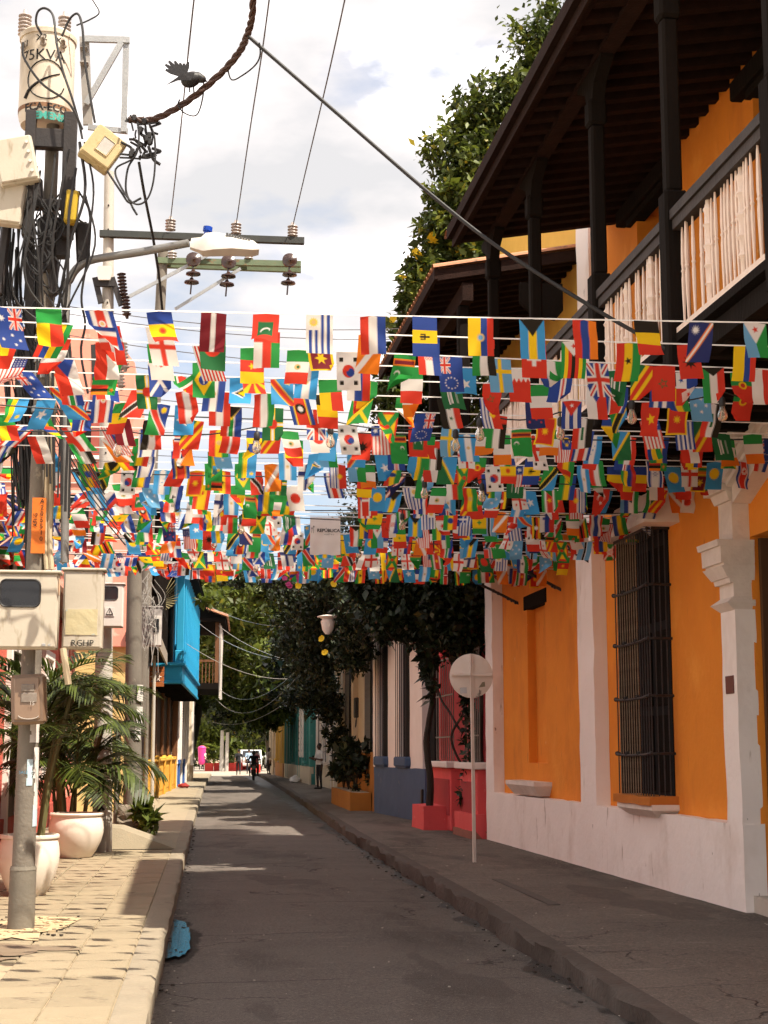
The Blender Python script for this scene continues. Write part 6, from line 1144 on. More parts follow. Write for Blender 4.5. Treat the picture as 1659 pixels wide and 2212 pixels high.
# bulbs on black flex
BULBS = [(714, 936), (1036, 920), (555, 950), (869, 1129), (775, 1195), (553, 1228), (1041, 1063), (917, 1056), (1210, 918), (1559, 874), (255, 957), (522, 1139), (463, 1172), (134, 1134), (984, 945), (1364, 880)]
GLS = bpy.data.materials.new('bulb_glass'); GLS.use_nodes = True; _b = GLS.node_tree.nodes['Principled BSDF']; _b.inputs['Transmission Weight'].default_value = .85; _b.inputs['Roughness'].default_value = .08; _b.inputs['Base Color'].default_value = (.9, .8, .66, 1); _b.inputs['IOR'].default_value = 1.2
wires = {}
for k, (px, py) in enumerate(BULBS):
    q = PZ(px, py-28, SZ-.05); t = Thing('string_bulb', 'clear light bulb in black socket hanging from flex, %s of the string lights' % ORD[k], 'light bulb', q, group='string lights')
    m = MB(); m.sm = True; m.cyl(q, q+Vector((0, 0, -.05)), .006, n=6); m.lathe([(.012, -.04), (.024, -.055), (.026, -.10), (.02, -.115)], q, 10); so_ = t.part('socket', m, CABLE)
    m = MB(); m.sm = True; m.lathe([(.018, -.112), (.021, -.13), (.036, -.165), (.037, -.19), (.026, -.215), (.006, -.225)], q, 12); t.part('bulb_glass', m, GLS)
    wires.setdefault(round(q.y/1.6), []).append(q)
for kk_, (kk, ps_) in enumerate(sorted(wires.items())):
    ps_ = sorted(ps_, key=lambda v: v.x); Ya = sum(p.y for p in ps_)/len(ps_); pts = [Vector((-3, Ya, SZ))]+[p.copy() for p in ps_]+[Vector((wall_x(Ya), Ya, SZ))]; pts2 = []
    for p, q in zip(pts, pts[1:]): pts2 += sag(p, q, .06, 6)[:-1]
    m = MB(); m.sm = True; m.tube(pts2+[pts[-1]], .006, 5); single('light_flex', m, CABLE, 'black flex of string lights about %d metres down the street' % round(Ya*10) if 0 else "black flex of string lights, %s from the front" % ORD[kk_], 'cable', 'string light flexes', smooth=True)
# ================================================================= trees, vine, palms
def leafmat(name, c, c2, island=.35, tr=.3):
    m = bpy.data.materials.new(name); m.use_nodes = True; N = m.node_tree.nodes; L = m.node_tree.links; b = N['Principled BSDF']; b.inputs['Roughness'].default_value = .5; b.inputs['Specular IOR Level'].default_value = .35
    g = N.new('ShaderNodeNewGeometry'); r = N.new('ShaderNodeValToRGB'); e = r.color_ramp.elements; e[0].color = (*[x*(1-island) for x in c2], 1); e[1].color = (*[x*(1+island) for x in c], 1); q = e.new(.93); q.color = (*c, 1); e[2].position = 1.0; e[2].color = (c[0]*2.2+.03, c[1]*1.5+.01, c[2]*1.2, 1)
    L.new(g.outputs['Random Per Island'], r.inputs[0]); t = N.new('ShaderNodeBsdfTranslucent'); x = N.new('ShaderNodeMixShader'); x.inputs[0].default_value = tr; L.new(r.outputs[0], b.inputs['Base Color']); L.new(r.outputs[0], t.inputs[0]); L.new(b.outputs[0], x.inputs[1]); L.new(t.outputs[0], x.inputs[2]); L.new(x.outputs[0], N['Material Output'].inputs[0]); return m
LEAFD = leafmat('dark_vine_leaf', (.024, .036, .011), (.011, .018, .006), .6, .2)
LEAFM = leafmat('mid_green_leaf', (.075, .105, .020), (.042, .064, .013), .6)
LEAFY = leafmat('sunny_green_leaf', (.13, .165, .022), (.08, .11, .016), .55, .35)  # lighter leaf green with sunlight put into the colour
PALML = leafmat('palm_leaflet', (.085, .115, .016), (.040, .062, .010), .6, .25)
BARK = pm('grey_bark', (.13, .10, .075), (.07, .055, .04), 8, .8, .9, .6, 25, streak=.3)
VINEB = pm('dark_vine_stem', (.045, .034, .026), (.025, .02, .015), 8, .8, .9, .5, 25)
def leaves(blobs, size, seed, hollow=.45, droop=.3):
    """blobs: (cx,cy,cz, rx,ry,rz, n): leaf blades spread through clumpy ellipsoids"""
    r = np.random.default_rng(seed); P = []
    for cx, cy, cz, rx, ry, rz, n in blobs:
        nc = max(6, n//60); d = r.normal(size=(nc, 3)); d /= np.linalg.norm(d, axis=1)[:, None]; rad = (hollow+(1-hollow)*r.random(nc))[:, None]
        cc = d*rad; k = r.integers(0, nc, n); q = cc[k]+r.normal(size=(n, 3))*r.uniform(.09, .20, nc)[k][:, None]
        P.append(q*np.array((rx, ry, rz))+np.array((cx, cy, cz)))
    P = np.concatenate(P); n = len(P)
    ax = r.normal(size=(n, 3)); ax[:, 2] -= droop; ax /= np.linalg.norm(ax, axis=1)[:, None]
    up = r.normal(size=(n, 3))*.6; up[:, 2] += 1.0; sd = np.cross(ax, up); sd /= np.linalg.norm(sd, axis=1)[:, None]+1e-9; nn = np.cross(sd, ax)
    L = (size*np.exp(r.normal(0, .32, n)))[:, None]; W = L*r.uniform(.2, .34, n)[:, None]
    b = P; t = P+ax*L; l = P+ax*L*.45+sd*W+nn*L*.08; rr = P+ax*L*.45-sd*W+nn*L*.08
    V = np.stack([b, l, t, rr], 1).reshape(-1, 3); i = np.arange(n)[:, None]*4; F = np.concatenate([i+np.array([0, 1, 2]), i+np.array([0, 2, 3])], 1).reshape(-1, 3)
    return V, F
def leafpart(t, name, V, F, mat):
    me = bpy.data.meshes.new(name); me.vertices.add(len(V)); me.vertices.foreach_set('co', (V-np.array(t.b)).ravel()); me.loops.add(F.size); me.loops.foreach_set('vertex_index', F.ravel().astype(np.int32)); me.polygons.add(len(F)); me.polygons.foreach_set('loop_start', np.arange(0, F.size, 3, dtype=np.int32)); me.update(calc_edges=True); me.materials.append(mat)
    o = bpy.data.objects.new(name, me); COL.objects.link(o); o.parent = t.e; return o
def limbs(p0, targets, r0, seed, wig=.25):
    m = MB(); m.sm = True; rd = random.Random(seed)
    for q in targets:
        q = Vector(q); a = Vector(p0); mid = a.lerp(q, .5)+Vector((rd.gauss(0, wig), rd.gauss(0, wig), rd.gauss(0, wig*.5)))
        pts = cat([a, a.lerp(mid, .5)+Vector((0, 0, .2)), mid, q], 5); n = len(pts); m.tube(pts, [r0*(1-.8*i/n) for i in range(n)], 7)
    return m
def tree(name, label, base, trunk_top, blobs, size, mat, seed, r0=.2, group=None, hollow=.4):
    t = Thing(name, label, 'tree', base, group=group); base = Vector(base)
    m = MB(); m.sm = True; pts = cat([base-Vector((0, 0, .1)), base.lerp(Vector(trunk_top), .5)+Vector((.1, 0, 0)), Vector(trunk_top)], 5); m.tube(pts, [r0*(1.25-.5*i/len(pts)) for i in range(len(pts))], 10); t.part('trunk', m, BARK, smooth=True)
    t.part('limb', limbs(trunk_top, [(b[0], b[1], b[2]) for b in blobs[:7]], r0*.55, seed), BARK, smooth=True)
    V, F = leaves([b[:6]+(int(b[6]*1.35),) for b in blobs], size, seed, hollow); leafpart(t, 'crown', V, F, mat)
    V, F = leaves([(b[0]-.04, b[1]-.1, b[2]+.08, b[3]*1.05, b[4]*1.05, b[5]*1.05, max(40, int(b[6]*.28))) for b in blobs], size*1.05, seed+500, .75); leafpart(t, 'sunlit_leaves', V, F, LEAFY); return t  # sunlight painted as paler leaves over the outside of the crown
def bw(x, y, z): p = FB.w((x, y, z)); return p.x, p.y, p.z
# tall vine-draped tree standing behind the far bay of the orange building
def blob_px(x, y, Y, rx, rz, ry, n): p = PY(x, y, Y); return (p.x, p.y, p.z, rx, ry, rz, n)
tree('vine_tree', 'tall vine-draped tree rising behind the orange building roof', (6.6, 26.9, SWZ), (6.3, 26.8, 7.5),
     [blob_px(1199, 90, 26.9, 0.78, .9, .6, 1625), blob_px(1259, 10, 26.9, 0.55, .8, .6, 750), blob_px(1159, 165, 26.9, 0.41, .45, .6, 625), blob_px(1074, 270, 26.9, 0.87, .95, .6, 2750), blob_px(1124, 215, 26.9, 0.41, .45, .6, 625), blob_px(1009, 385, 26.7, 0.78, .95, .6, 2750), blob_px(969, 470, 26.6, 0.46, .7, .6, 1375), blob_px(959, 560, 26.6, 0.69, .9, .6, 2375), blob_px(919, 640, 26.6, 0.39, .7, .6, 1375), blob_px(904, 680, 26.6, 0.37, .6, .6, 1125), blob_px(1114, 400, 27.2, 1.20, 1.4, .6, 2250), blob_px(1034, 540, 27.2, 1.01, 1.3, .6, 2000), blob_px(1014, 700, 26.9, 1.01, 1.3, .6, 1875), blob_px(1194, 250, 27.4, 1.01, 1.2, .6, 1500), blob_px(894, 760, 26.5, 0.46, .8, .6, 1125), blob_px(864, 860, 26.5, 0.51, .8, .6, 1125), blob_px(974, 860, 26.7, 0.92, 1.2, .6, 1875)], .125, LEAFM, 5, .22)
# the dark vine hanging over the coral, white and cream houses
vb = [blob_px(900, 960, 27.5, 1.2, 1.0, 1.0, 1700), blob_px(820, 1010, 43, 1.2, 1.1, 1.6, 1500), blob_px(985, 1090, 27, .8, 1.1, .9, 1600), blob_px(890, 1120, 27.6, .9, .9, .9, 1700), blob_px(790, 1150, 43, 1.1, .9, 1.8, 1700), blob_px(735, 1245, 38.5, .9, .8, 1.4, 2200), blob_px(960, 1250, 27, .95, 1.1, .9, 2900), blob_px(870, 1290, 27.6, .95, .75, .9, 3000), blob_px(980, 1350, 26.9, .65, .6, .7, 1900), blob_px(890, 1350, 27.4, .65, .38, .7, 1500), blob_px(810, 1305, 33.5, .55, .6, 1.0, 2200), blob_px(700, 1330, 39.5, .9, .8, 1.4, 2200), blob_px(800, 1260, 27.8, .5, .5, .6, 1300), blob_px(765, 1320, 36, .6, .8, 1.0, 2200), blob_px(765, 1400, 37, .5, .6, 1.2, 1700), blob_px(690, 1420, 41, .8, .8, 1.4, 1800), blob_px(660, 1490, 47, .75, .8, 2.0, 1500), blob_px(705, 1510, 46, .5, .9, 1.6, 1200), blob_px(1035, 1250, 26.8, .25, 1.0, .6, 800), blob_px(650, 1290, 42, .9, .8, 1.4, 1500), blob_px(640, 1380, 44, .8, .8, 1.4, 1200), blob_px(600, 1262, 47, 1.0, .36, 1.4, 900), blob_px(530, 1258, 48, .8, .30, 1.2, 500), blob_px(830, 1380, 27.6, .12, .35, .3, 160), blob_px(925, 1440, 27.6, .2, .5, .4, 320), blob_px(725, 1585, 45, .35, .55, .8, 500)]
vn = Thing('flowering_vine', 'huge dark vine hanging over the coral and white houses across the street', 'vine', (4.9, 28.4, SWZ))
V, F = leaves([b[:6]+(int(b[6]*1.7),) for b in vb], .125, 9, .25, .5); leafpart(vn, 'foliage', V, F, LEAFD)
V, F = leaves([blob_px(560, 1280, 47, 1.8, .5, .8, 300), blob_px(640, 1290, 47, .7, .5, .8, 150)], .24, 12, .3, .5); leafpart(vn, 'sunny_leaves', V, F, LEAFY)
for k, pts in enumerate(([(1010, 1800, 27.6), (1022, 1700, 27.4), (1030, 1600, 27.3), (1018, 1500, 27.3), (1000, 1400, 27.5), (985, 1300, 27.8)], [(1035, 1800, 27.2), (1040, 1690, 27), (1036, 1590, 27), (1042, 1480, 27), (1030, 1380, 27.2)], [(925, 1760, 29.4), (930, 1680, 29.3), (922, 1600, 29.4), (935, 1500, 29.2), (930, 1400, 29.2), (915, 1300, 29.4)], [(985, 1470, 27.8), (1000, 1540, 27.6), (975, 1600, 27.7), (1000, 1660, 27.6), (1015, 1700, 27.5)], [(930, 1460, 29), (960, 1520, 28.4), (1000, 1580, 27.8)])):
    m = MB(); m.sm = True; q = cat([PY(*p) for p in pts], 6)
    if k < 3: q[0].z = SWZ
    q = [p+mnoise.noise_vector(p*2.2+Vector((k, 0, 0)))*.05 for p in q]; m.tube(q, [.075*(1-.5*i/len(q)) if k < 3 else .022 for i in range(len(q))], 8); vn.part('stem', m, VINEB, smooth=True)
V, F = leaves([blob_px(1020, 1560, 27.1, .18, 1.6, .2, 420), blob_px(1036, 1700, 26.9, .14, .7, .2, 220), blob_px(1000, 1690, 27.5, .12, .5, .2, 90)], .12, 31, .2, .5); leafpart(vn, 'stem_leaves', V, F, LEAFD)
YFL = pm('yellow_petal', (.80, .55, .02), (.70, .42, .01), 5, .5, .6, 0, transl=.3); PKF = pm('magenta_petal', (.55, .06, .22), None, 5, .5, .6, 0, transl=.3)
def flower(c, r, nm, mat, t, sd):
    m = MB(); rd = random.Random(sd); ax = Vector((rd.gauss(-.3, .4), -1, rd.gauss(.1, .4))).normalized(); u = ax.orthogonal().normalized(); v = ax.cross(u)
    for k in range(5):
        a = k*2*math.pi/5; d = u*math.cos(a)+v*math.sin(a); s = -u*math.sin(a)+v*math.cos(a); m.add([c, c+d*r*.35+s*r*.3, c+d*r*.75+s*r*.52+ax*r*.2, c+d*r*1.0+s*r*.28+ax*r*.3, c+d*r*.98-s*r*.28+ax*r*.3, c+d*r*.75-s*r*.52+ax*r*.2, c+d*r*.35-s*r*.3], [(0, 1, 2, 3, 4, 5, 6)])
    m.cyl(c-ax*r*.7, c, r*.1, r*.3, 6, False); return t.part(nm, m, mat)
for k, (px, py) in enumerate([(930, 516), (940, 522), (988, 540), (994, 548), (915, 560), (905, 552), (922, 575), (908, 588), (870, 600), (850, 690), (935, 510), (898, 545)]): flower(PY(px, py, 26.3), .075, 'yellow_flower', YFL, vn, k)
for k, (px, py) in enumerate([(690, 1238), (700, 1232), (645, 1265), (720, 1262), (695, 1380), (702, 1410), (858, 1000), (780, 1290)]): flower(PY(px, py, 31), .07, 'yellow_flower', YFL, vn, 40+k)
for k in range(9): flower(PY(random.uniform(615, 665), random.uniform(1235, 1275), 31), .06, 'pink_flower', PKF, vn, 80+k)
# trees farther down the street
tree('street_tree', 'big leafy tree arching over the road past the tiled balcony', (-1.2, 84, SWZ), (-.2, 84, 5.2),
     [blob_px(x, y, Y, 1.9, 1.5, 2.4, 1500) for x, y, Y in ((500, 1300, 80), (560, 1340, 78), (620, 1320, 76), (520, 1400, 80), (590, 1430, 76), (500, 1480, 82), (550, 1500, 80), (640, 1440, 74), (480, 1350, 84), (600, 1510, 80), (470, 1430, 84))], .28, LEAFY, 15, .25)  # crown takes the lighter green as painted sunlight
tree('street_tree', 'sunlit yellow-green tree behind the tiled roof at left', (-3.5, 92, SWZ), (-3, 92, 6), [blob_px(x, y, 90, 2.0, 1.7, 2.2, 1000) for x, y in ((450, 1275), (470, 1330), (430, 1250), (500, 1260), (455, 1390))], .32, LEAFY, 16, .25)
tree('street_tree', 'bright round tree at the far street end behind pale posts', (2.0, 150, 0), (2.0, 150, 3.5), [blob_px(x, y, 150, 2.6, 2.0, 3, 900) for x, y in ((470, 1560), (500, 1590), (540, 1580), (570, 1595), (520, 1545), (560, 1550), (450, 1600))], .42, LEAFY, 17, .25)
tree('street_tree', 'dark tree at the far street end left of the posts', (-3, 165, 0), (-3, 165, 4), [blob_px(x, y, 165, 3.0, 2.6, 3, 900) for x, y in ((440, 1560), (420, 1600), (465, 1600), (500, 1520), (580, 1520), (540, 1610), (600, 1590))], .45, LEAFM, 18, .3)
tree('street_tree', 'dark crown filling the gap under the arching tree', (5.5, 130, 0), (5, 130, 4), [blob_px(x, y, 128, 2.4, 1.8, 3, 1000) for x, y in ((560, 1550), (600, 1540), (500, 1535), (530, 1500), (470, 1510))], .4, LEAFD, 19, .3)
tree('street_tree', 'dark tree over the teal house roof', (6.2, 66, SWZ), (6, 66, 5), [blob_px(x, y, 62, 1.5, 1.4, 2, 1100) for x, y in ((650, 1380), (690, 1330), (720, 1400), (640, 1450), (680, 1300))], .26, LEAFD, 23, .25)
# potted areca palms
def frond_mesh(seed, L=1.5, npair=20, droop=1.0):
    rd = random.Random(seed); m = MB(); pts = []
    for i in range(15): t = i/14; pts.append(Vector((L*.62*t+.18*t*t*L, 0, L*(.95*t-.62*droop*t*t))))
    m.tube(pts, [.011*(1-.8*i/14)+.002 for i in range(15)], 5)
    for i in range(npair):
        t = .18+.80*i/(npair-1); f = t*14; k = min(13, int(f)); p = pts[k].lerp(pts[k+1], f-k); d = (pts[k+1]-pts[k]).normalized()
        ll = L*.50*(math.sin(math.pi*min(1, t*.9+.08))**.6)*rd.uniform(.85, 1.1)
        for s in (-1, 1):
            side = Vector((0, s, 0)); n = d.cross(side)*s; dirv = (d*.62+side*.72+Vector((0, 0, .22-.1*t))).normalized(); w_ = .0135*rd.uniform(.8, 1.25); prev = None; q = p.copy(); vs = []; fs = []
            up = dirv.cross(Vector((0, 0, 1))); up = up.normalized() if up.length > 1e-4 else Vector((1, 0, 0))
            for j in range(5):
                u = j/4; wj = w_*(.5+1.6*u*(1-u)*2)*(1-u*.55) if j < 4 else .0012
                vs += [q+up*wj, q-up*wj]; dirv = (dirv+Vector((0, 0, -.20*rd.uniform(.5, 1.4)))).normalized(); q = q+dirv*ll/4
            m.add(vs, [(2*j, 2*j+1, 2*j+3, 2*j+2) for j in range(4)])
    return m.mesh('frond', PALML)
FR = [frond_mesh(s, 1.0, 19, dr) for s, dr in ((1, .9), (2, 1.15), (3, .7), (4, 1.3))]
POTW = pm('glazed_white_pot', (.76, .69, .60), (.66, .58, .49), 2.5, .6, .5, .06, 20, ((.50, .38, .26), 3, .60, .14, 1))
def pot(label, c, r, h):
    t = Thing('plant_pot', label, 'pot', c); m = MB(); m.sm = True; c = Vector(c)
    m.lathe([(r*.54, 0), (r*.58, .012), (r*.74, h*.16), (r*.90, h*.36), (r*.985, h*.54), (r, h*.66), (r*.975, h*.80), (r*.91, h*.93)], c, 40); t.part('bowl', m, POTW, smooth=True)
    m = MB(); m.sm = True; m.lathe([(r*.905, h*.93), (r*.97, h*.94), (r*.985, h*.97), (r*.96, h), (r*.88, h), (r*.86, h*.93)], c, 40, cap=False); t.part('rim', m, POTW, smooth=True)
    m = MB(); m.cyl(c+Vector((0, 0, h*.9)), c+Vector((0, 0, h*.94)), r*.87, n=24); t.part('soil', m, EARTH); return t
pa = PZ(62, 1932, SWZ); pb = PZ(166, 1850, SWZ)
pa = Vector((PZ(58, 1935, SWZ).x, 16.6, SWZ)); pb = Vector((pb.x, 22.3, SWZ))
pot('big white glazed pot partly hidden behind the grey utility pole', pa, .315, .62); pot('big white glazed pot standing right of the pole near the kerb', pb, .385, .62)
def palm(label, c, z0, n, seed, lean=0, sc=1.5, zc=0):
    t = Thing('potted_palm', label, 'palm', c); rd = random.Random(seed); c = Vector(c)
    for k in range(7):
        a = rd.uniform(0, 6.28); p = c+Vector((math.cos(a)*.12, math.sin(a)*.12, zc)); hh = z0-zc+1.45; m = MB(); m.sm = True; m.tube(cat([p, p+Vector((math.cos(a)*.1, math.sin(a)*.1, hh*.5)), p+Vector((math.cos(a)*.28, math.sin(a)*.28, hh))], 4), [.026]*4+[.02]*5, 7); t.part('cane', m, pm('palm_cane', (.16, .15, .05), (.09, .08, .04), 6, .7, .7, .1), smooth=True)
    for k in range(n):
        a = 2.399*k+rd.gauss(0, .25); tier = rd.random(); s = sc*rd.uniform(.75, 1.15); zz = z0+.45+1.25*tier
        o = t.inst('frond', FR[rd.randrange(4)], c+Vector((math.cos(a)*.12*(1-tier), math.sin(a)*.12*(1-tier), zz)), rot=(rd.gauss(0, .15), rd.uniform(-.45, .35)+(.28-tier*.5), a), scale=(s, s, s))
    return t
palm('bushy palm rising behind the round white pot near the kerb', pb+Vector((-.12, .75, 0)), .35, 36, 3, sc=1.3); palm('potted palm behind the grey utility pole at left edge', pa, .6, 22, 8, sc=1.2, zc=.55)
palm('third palm in the shade behind the two white pots', (-2.3, 25.8, SWZ), .35, 46, 14, sc=1.5)
def shrub(name, label, c, rx, ry, rz, n, size, mat, seed, cat_='shrub'):
    t = Thing(name, label, cat_, (c[0], c[1], c[2]-rz)); V, F = leaves([(c[0], c[1], c[2], rx, ry, rz, n)], size, seed, .2, -.3); leafpart(t, 'foliage', V, F, mat)
    m = limbs((c[0], c[1], c[2]-rz), [(c[0]+rx*.6*math.cos(a), c[1]+ry*.6*math.sin(a), c[2]+rz*.4) for a in (0, 1.3, 2.5, 3.9, 5.1)], .015, seed, .05); t.part('stems', m, VINEB, smooth=True); return t
q = PZ(316, 1803, SWZ); shrub('leafy_shrub', 'small bright green leafy bush by the brown pole foot', (q.x, q.y-.1, .54), .24, .25, .38, 620, .15, LEAFY, 51)
for k, (x, y, lab) in enumerate(((3.85, 39.6, 'dark shrub at the near end of the ochre planter'), (3.85, 41.6, 'dark shrub in the middle of the ochre planter'), (3.9, 43.6, 'dark shrub at the far end of the ochre planter'))): shrub('planter_shrub', lab, (x, y, 1.25), .5, .9, .65, 700, .17, LEAFD, 60+k)
c_ = PY(345, 1300, 45); t = Thing('dry_palm_frond', 'dry pale palm frond hanging from the dark balcony', 'frond', c_); m = MB()
for k in range(12): a = R(-70+k*11); m.add([c_, c_+Vector((.55*math.cos(a)+.02, 0, .55*math.sin(a)+.3)), c_+Vector((.55*math.cos(a)-.02, 0, .55*math.sin(a)+.27))], [(0, 1, 2)])
t.part('leaflets', m, pm('dry_leaflet', (.40, .34, .18), None, 5, .5, .8, 0))
# ================================================================= people, birds, vehicles, small things
def remesh(mb, vox, name, mats, picker, smooth=4):
    me = mb.mesh('tmp', mats[0]); o = bpy.data.objects.new('tmp', me); COL.objects.link(o)
    r_ = o.modifiers.new('r', 'REMESH'); r_.mode = 'VOXEL'; r_.voxel_size = vox; s_ = o.modifiers.new('s', 'SMOOTH'); s_.iterations = smooth; s_.factor = .5
    dg = bpy.context.evaluated_depsgraph_get(); res = bpy.data.meshes.new_from_object(o.evaluated_get(dg)); bpy.data.objects.remove(o); bpy.data.meshes.remove(me)
    res.name = name; res.materials.clear()
    for m in mats: res.materials.append(m)
    n = len(res.polygons); co = np.empty(n*3); res.polygons.foreach_get('center', co); co = co.reshape(-1, 3); res.polygons.foreach_set('material_index', np.array([picker(p) for p in co], dtype=np.int32)); res.polygons.foreach_set('use_smooth', np.ones(n, dtype=bool)); return res
def caps(m, a, b, r0, r1, n=10):
    a = Vector(a); b = Vector(b); m.cyl(a, b, r0, r1, n); m.ell(a, (r0,)*3, n, 6); m.ell(b, (r1,)*3, n, 6)
SKIN = {k: pm('skin_'+k, c, tuple(x*.85 for x in c), 6, .5, .6, 0) for k, c in (('brown', (.20, .10, .06)), ('dark', (.09, .045, .03)), ('tan', (.34, .19, .12)))}
HAIR = pm('black_hair', (.012, .010, .009), None, 9, .5, .6, 0)
def person(label, base, yaw, h=1.72, shirt=(.7, .66, .62), pants=(.03, .03, .04), skin='brown', pose='walk', ph=.0, vox=.016, long_hair=False, skirt=False, extra=None):
    """pose joints are laid out facing -y (towards the camera at yaw 0); y is depth"""
    t = Thing('person', label, 'person', base); s = h/1.72; m = MB()
    V3 = lambda x, y, z: Vector((x*s, y*s, z*s))
    sw = math.sin(ph)*.26
    hipL, hipR = V3(.09, 0, .92), V3(-.09, 0, .92)
    if pose == 'walk': knL, anL = V3(.10, -sw*.6-.03, .50), V3(.10, -sw+.02, .09); knR, anR = V3(-.10, sw*.6-.03, .50), V3(-.10, sw+.02, .09 if sw < .2 else .14)
    elif pose == 'stand': knL, anL = V3(.11, -.02, .50), V3(.11, .02, .09); knR, anR = V3(-.12, -.01, .50), V3(-.13, .02, .09)
    elif pose == 'ride': hipL, hipR = V3(.10, .05, .82), V3(-.10, .05, .82); knL, anL = V3(.24, -.32, .68), V3(.20, -.12, .30); knR, anR = V3(-.24, -.32, .68), V3(-.20, -.12, .30)
    dz = 0 if pose != 'ride' else -.10
    for hp, kn, an in ((hipL, knL, anL), (hipR, knR, anR)):
        caps(m, hp, kn, .085*s, .058*s); caps(m, kn, an, .056*s, .038*s); m.ell(an+V3(0, -.07, -.045), (.042*s, .12*s, .038*s), 10, 6)
    if skirt: m.cyl(V3(0, 0, .55), V3(0, 0, .98), .19*s, .14*s, 14)
    m.ell(V3(0, .02, .95+dz), (.155*s, .115*s, .13*s), 12, 8); m.ell(V3(0, .0, 1.10+dz), (.135*s, .105*s, .18*s), 12, 8); m.ell(V3(0, .0, 1.30+dz), (.165*s, .11*s, .17*s), 12, 8); caps(m, V3(.15, 0, 1.40+dz), V3(-.15, 0, 1.40+dz), .065*s, .065*s)
    caps(m, V3(0, .01, 1.42+dz), V3(0, -.01, 1.53+dz), .055*s, .05*s); hc = V3(0, -.02, 1.62+dz); m.ell(hc, (.072*s, .092*s, .108*s), 14, 10); m.ell(hc+V3(0, -.03, -.06), (.05*s, .06*s, .05*s), 10, 6)
    m.ell(hc+V3(0, -.098, -.015), (.014*s, .022*s, .026*s), 8, 5)
    for e in (-1, 1): m.ell(hc+V3(e*.074, .01, -.01), (.012*s, .024*s, .034*s), 8, 5)
    hands = []
    for e in (1, -1):
        sh = V3(e*.19, 0, 1.40+dz)
        if pose == 'ride': el, wr = V3(e*.27, -.12, 1.12), V3(e*.26, -.38, 1.03)
        elif pose == 'stand' and extra == 'phone': el, wr = V3(e*.24, -.04, 1.10), V3(e*.10, -.30, 1.16)
        elif pose == 'stand': el, wr = V3(e*.25, .02, 1.12), V3(e*.26, -.08, .86)
        else: el, wr = V3(e*.24, .02+e*sw*.35, 1.12), V3(e*.25, -.05+e*sw*.9, .86)
        caps(m, sh, el, .052*s, .042*s); caps(m, el, wr, .040*s, .028*s); d = (wr-el).normalized(); pc_ = wr+d*.055*s; m.ell(pc_, (.026*s, .034*s, .048*s), 8, 6, Vector((0, 0, 1)).rotation_difference(d).to_matrix())
        sd = d.cross(Vector((e, 0, .2))).normalized(); inn = d.cross(sd).normalized()*(-1)
        for q, l in ((-.028, .062), (-.010, .075), (.010, .070), (.028, .055)): b0 = pc_+d*.035*s+sd*q*s; b1 = b0+(d+inn*.25).normalized()*l*.55*s; caps(m, b0, b1, .0095*s, .009*s, 6); caps(m, b1, b1+(d+inn*.9).normalized()*l*.45*s, .009*s, .008*s, 6)
        b0 = pc_-sd*.03*s; caps(m, b0, b0+(d*.6-sd*.7+inn*.3).normalized()*.055*s, .011*s, .009*s, 6); hands.append(wr)
    wrz = [Vector(w_) for w_ in hands]
    def pick(p):
        p = Vector(p)
        if min((p-w_).length for w_ in wrz) < .17*s or p.z > (1.475+dz)*s: return 0
        if p.z < .085*s: return 3
        if abs(p.x) > .16*s and p.z > .7*s and p.z < (1.16+dz)*s: return 0
        return 1 if p.z > (.93+dz)*s else 2
    me = remesh(m, vox, 'body', [SKIN[skin], pm('cloth_%s' % label[:28], shirt, None, 9, .5, .85, .05, 40), pm('trousers_%s' % label[:28], pants, None, 9, .5, .85, .05, 40), pm('black_shoe', (.02, .018, .016), None, 9, .5, .5, 0)], pick, 2)
    rz = Matrix.Rotation(yaw, 4, 'Z'); me.transform(rz)
    o = bpy.data.objects.new('body', me); COL.objects.link(o); o.parent = t.e
    m = MB(); m.ell(hc+V3(0, .018, .03), (.079*s, .090*s, .092*s), 14, 9)
    if long_hair: m.ell(hc+V3(0, .06, -.10), (.08*s, .05*s, .17*s), 10, 7)
    hm = m.mesh('hair', HAIR, smooth=True); hm.transform(rz); ho = bpy.data.objects.new('hair', hm); COL.objects.link(ho); ho.parent = t.e
    for nm, mt, pts in (('eye', HAIR, [(e*.028, -.088, .005) for e in (-1, 1)]), ('mouth', pm('lip', (.22, .07, .06), None, 5, .4, .5, 0), [(0, -.085, -.058)])):
        for q in pts: m = MB(); m.ell(hc+V3(*q), (.011*s, .008*s, .007*s) if nm == 'eye' else (.022*s, .008*s, .006*s), 8, 5); em = m.mesh(nm, mt); em.transform(rz); eo = bpy.data.objects.new(nm, em); COL.objects.link(eo); eo.parent = t.e
    return t
person('man in white shirt and dark trousers looking at a phone by right wall', (4.45, 60.4, SWZ), R(-62), 1.76, (.74, .68, .64), (.02, .018, .02), 'dark', 'stand', vox=.011, extra='phone')
ph_ = single('phone', MB().cbox((4.45-.30, 60.4-.20, 1.40), (4.45-.22, 60.4-.17, 1.47), .006), BLACKM, 'dark phone held by the man in white shirt', 'phone')
person('person in black walking away down the road left of motorcycle', (2.28, 105.9, .0), R(180), 1.74, (.02, .02, .025), (.02, .02, .025), 'brown', 'walk', 1.0)
person('person in pale blue shirt walking ahead of the motorcycle', (3.15, 112, 0), R(180), 1.76, (.34, .46, .62), (.05, .05, .07), 'brown', 'walk', 2.2)
person('woman in grey top and dark skirt beside the tan wall at right', (4.05, 99, SWZ), R(115), 1.68, (.22, .19, .17), (.03, .028, .03), 'tan', 'stand', skirt=True, long_hair=True)
person('person in pale shirt and dark trousers crossing at the street end', (.0, 138, 0), R(70), 1.74, (.68, .62, .52), (.02, .02, .022), 'brown', 'walk', 1.4)
person('person in maroon top half hidden behind the motorcycle rider', (3.35, 101, 0), R(150), 1.66, (.16, .04, .05), (.03, .03, .04), 'brown', 'stand', vox=.018)
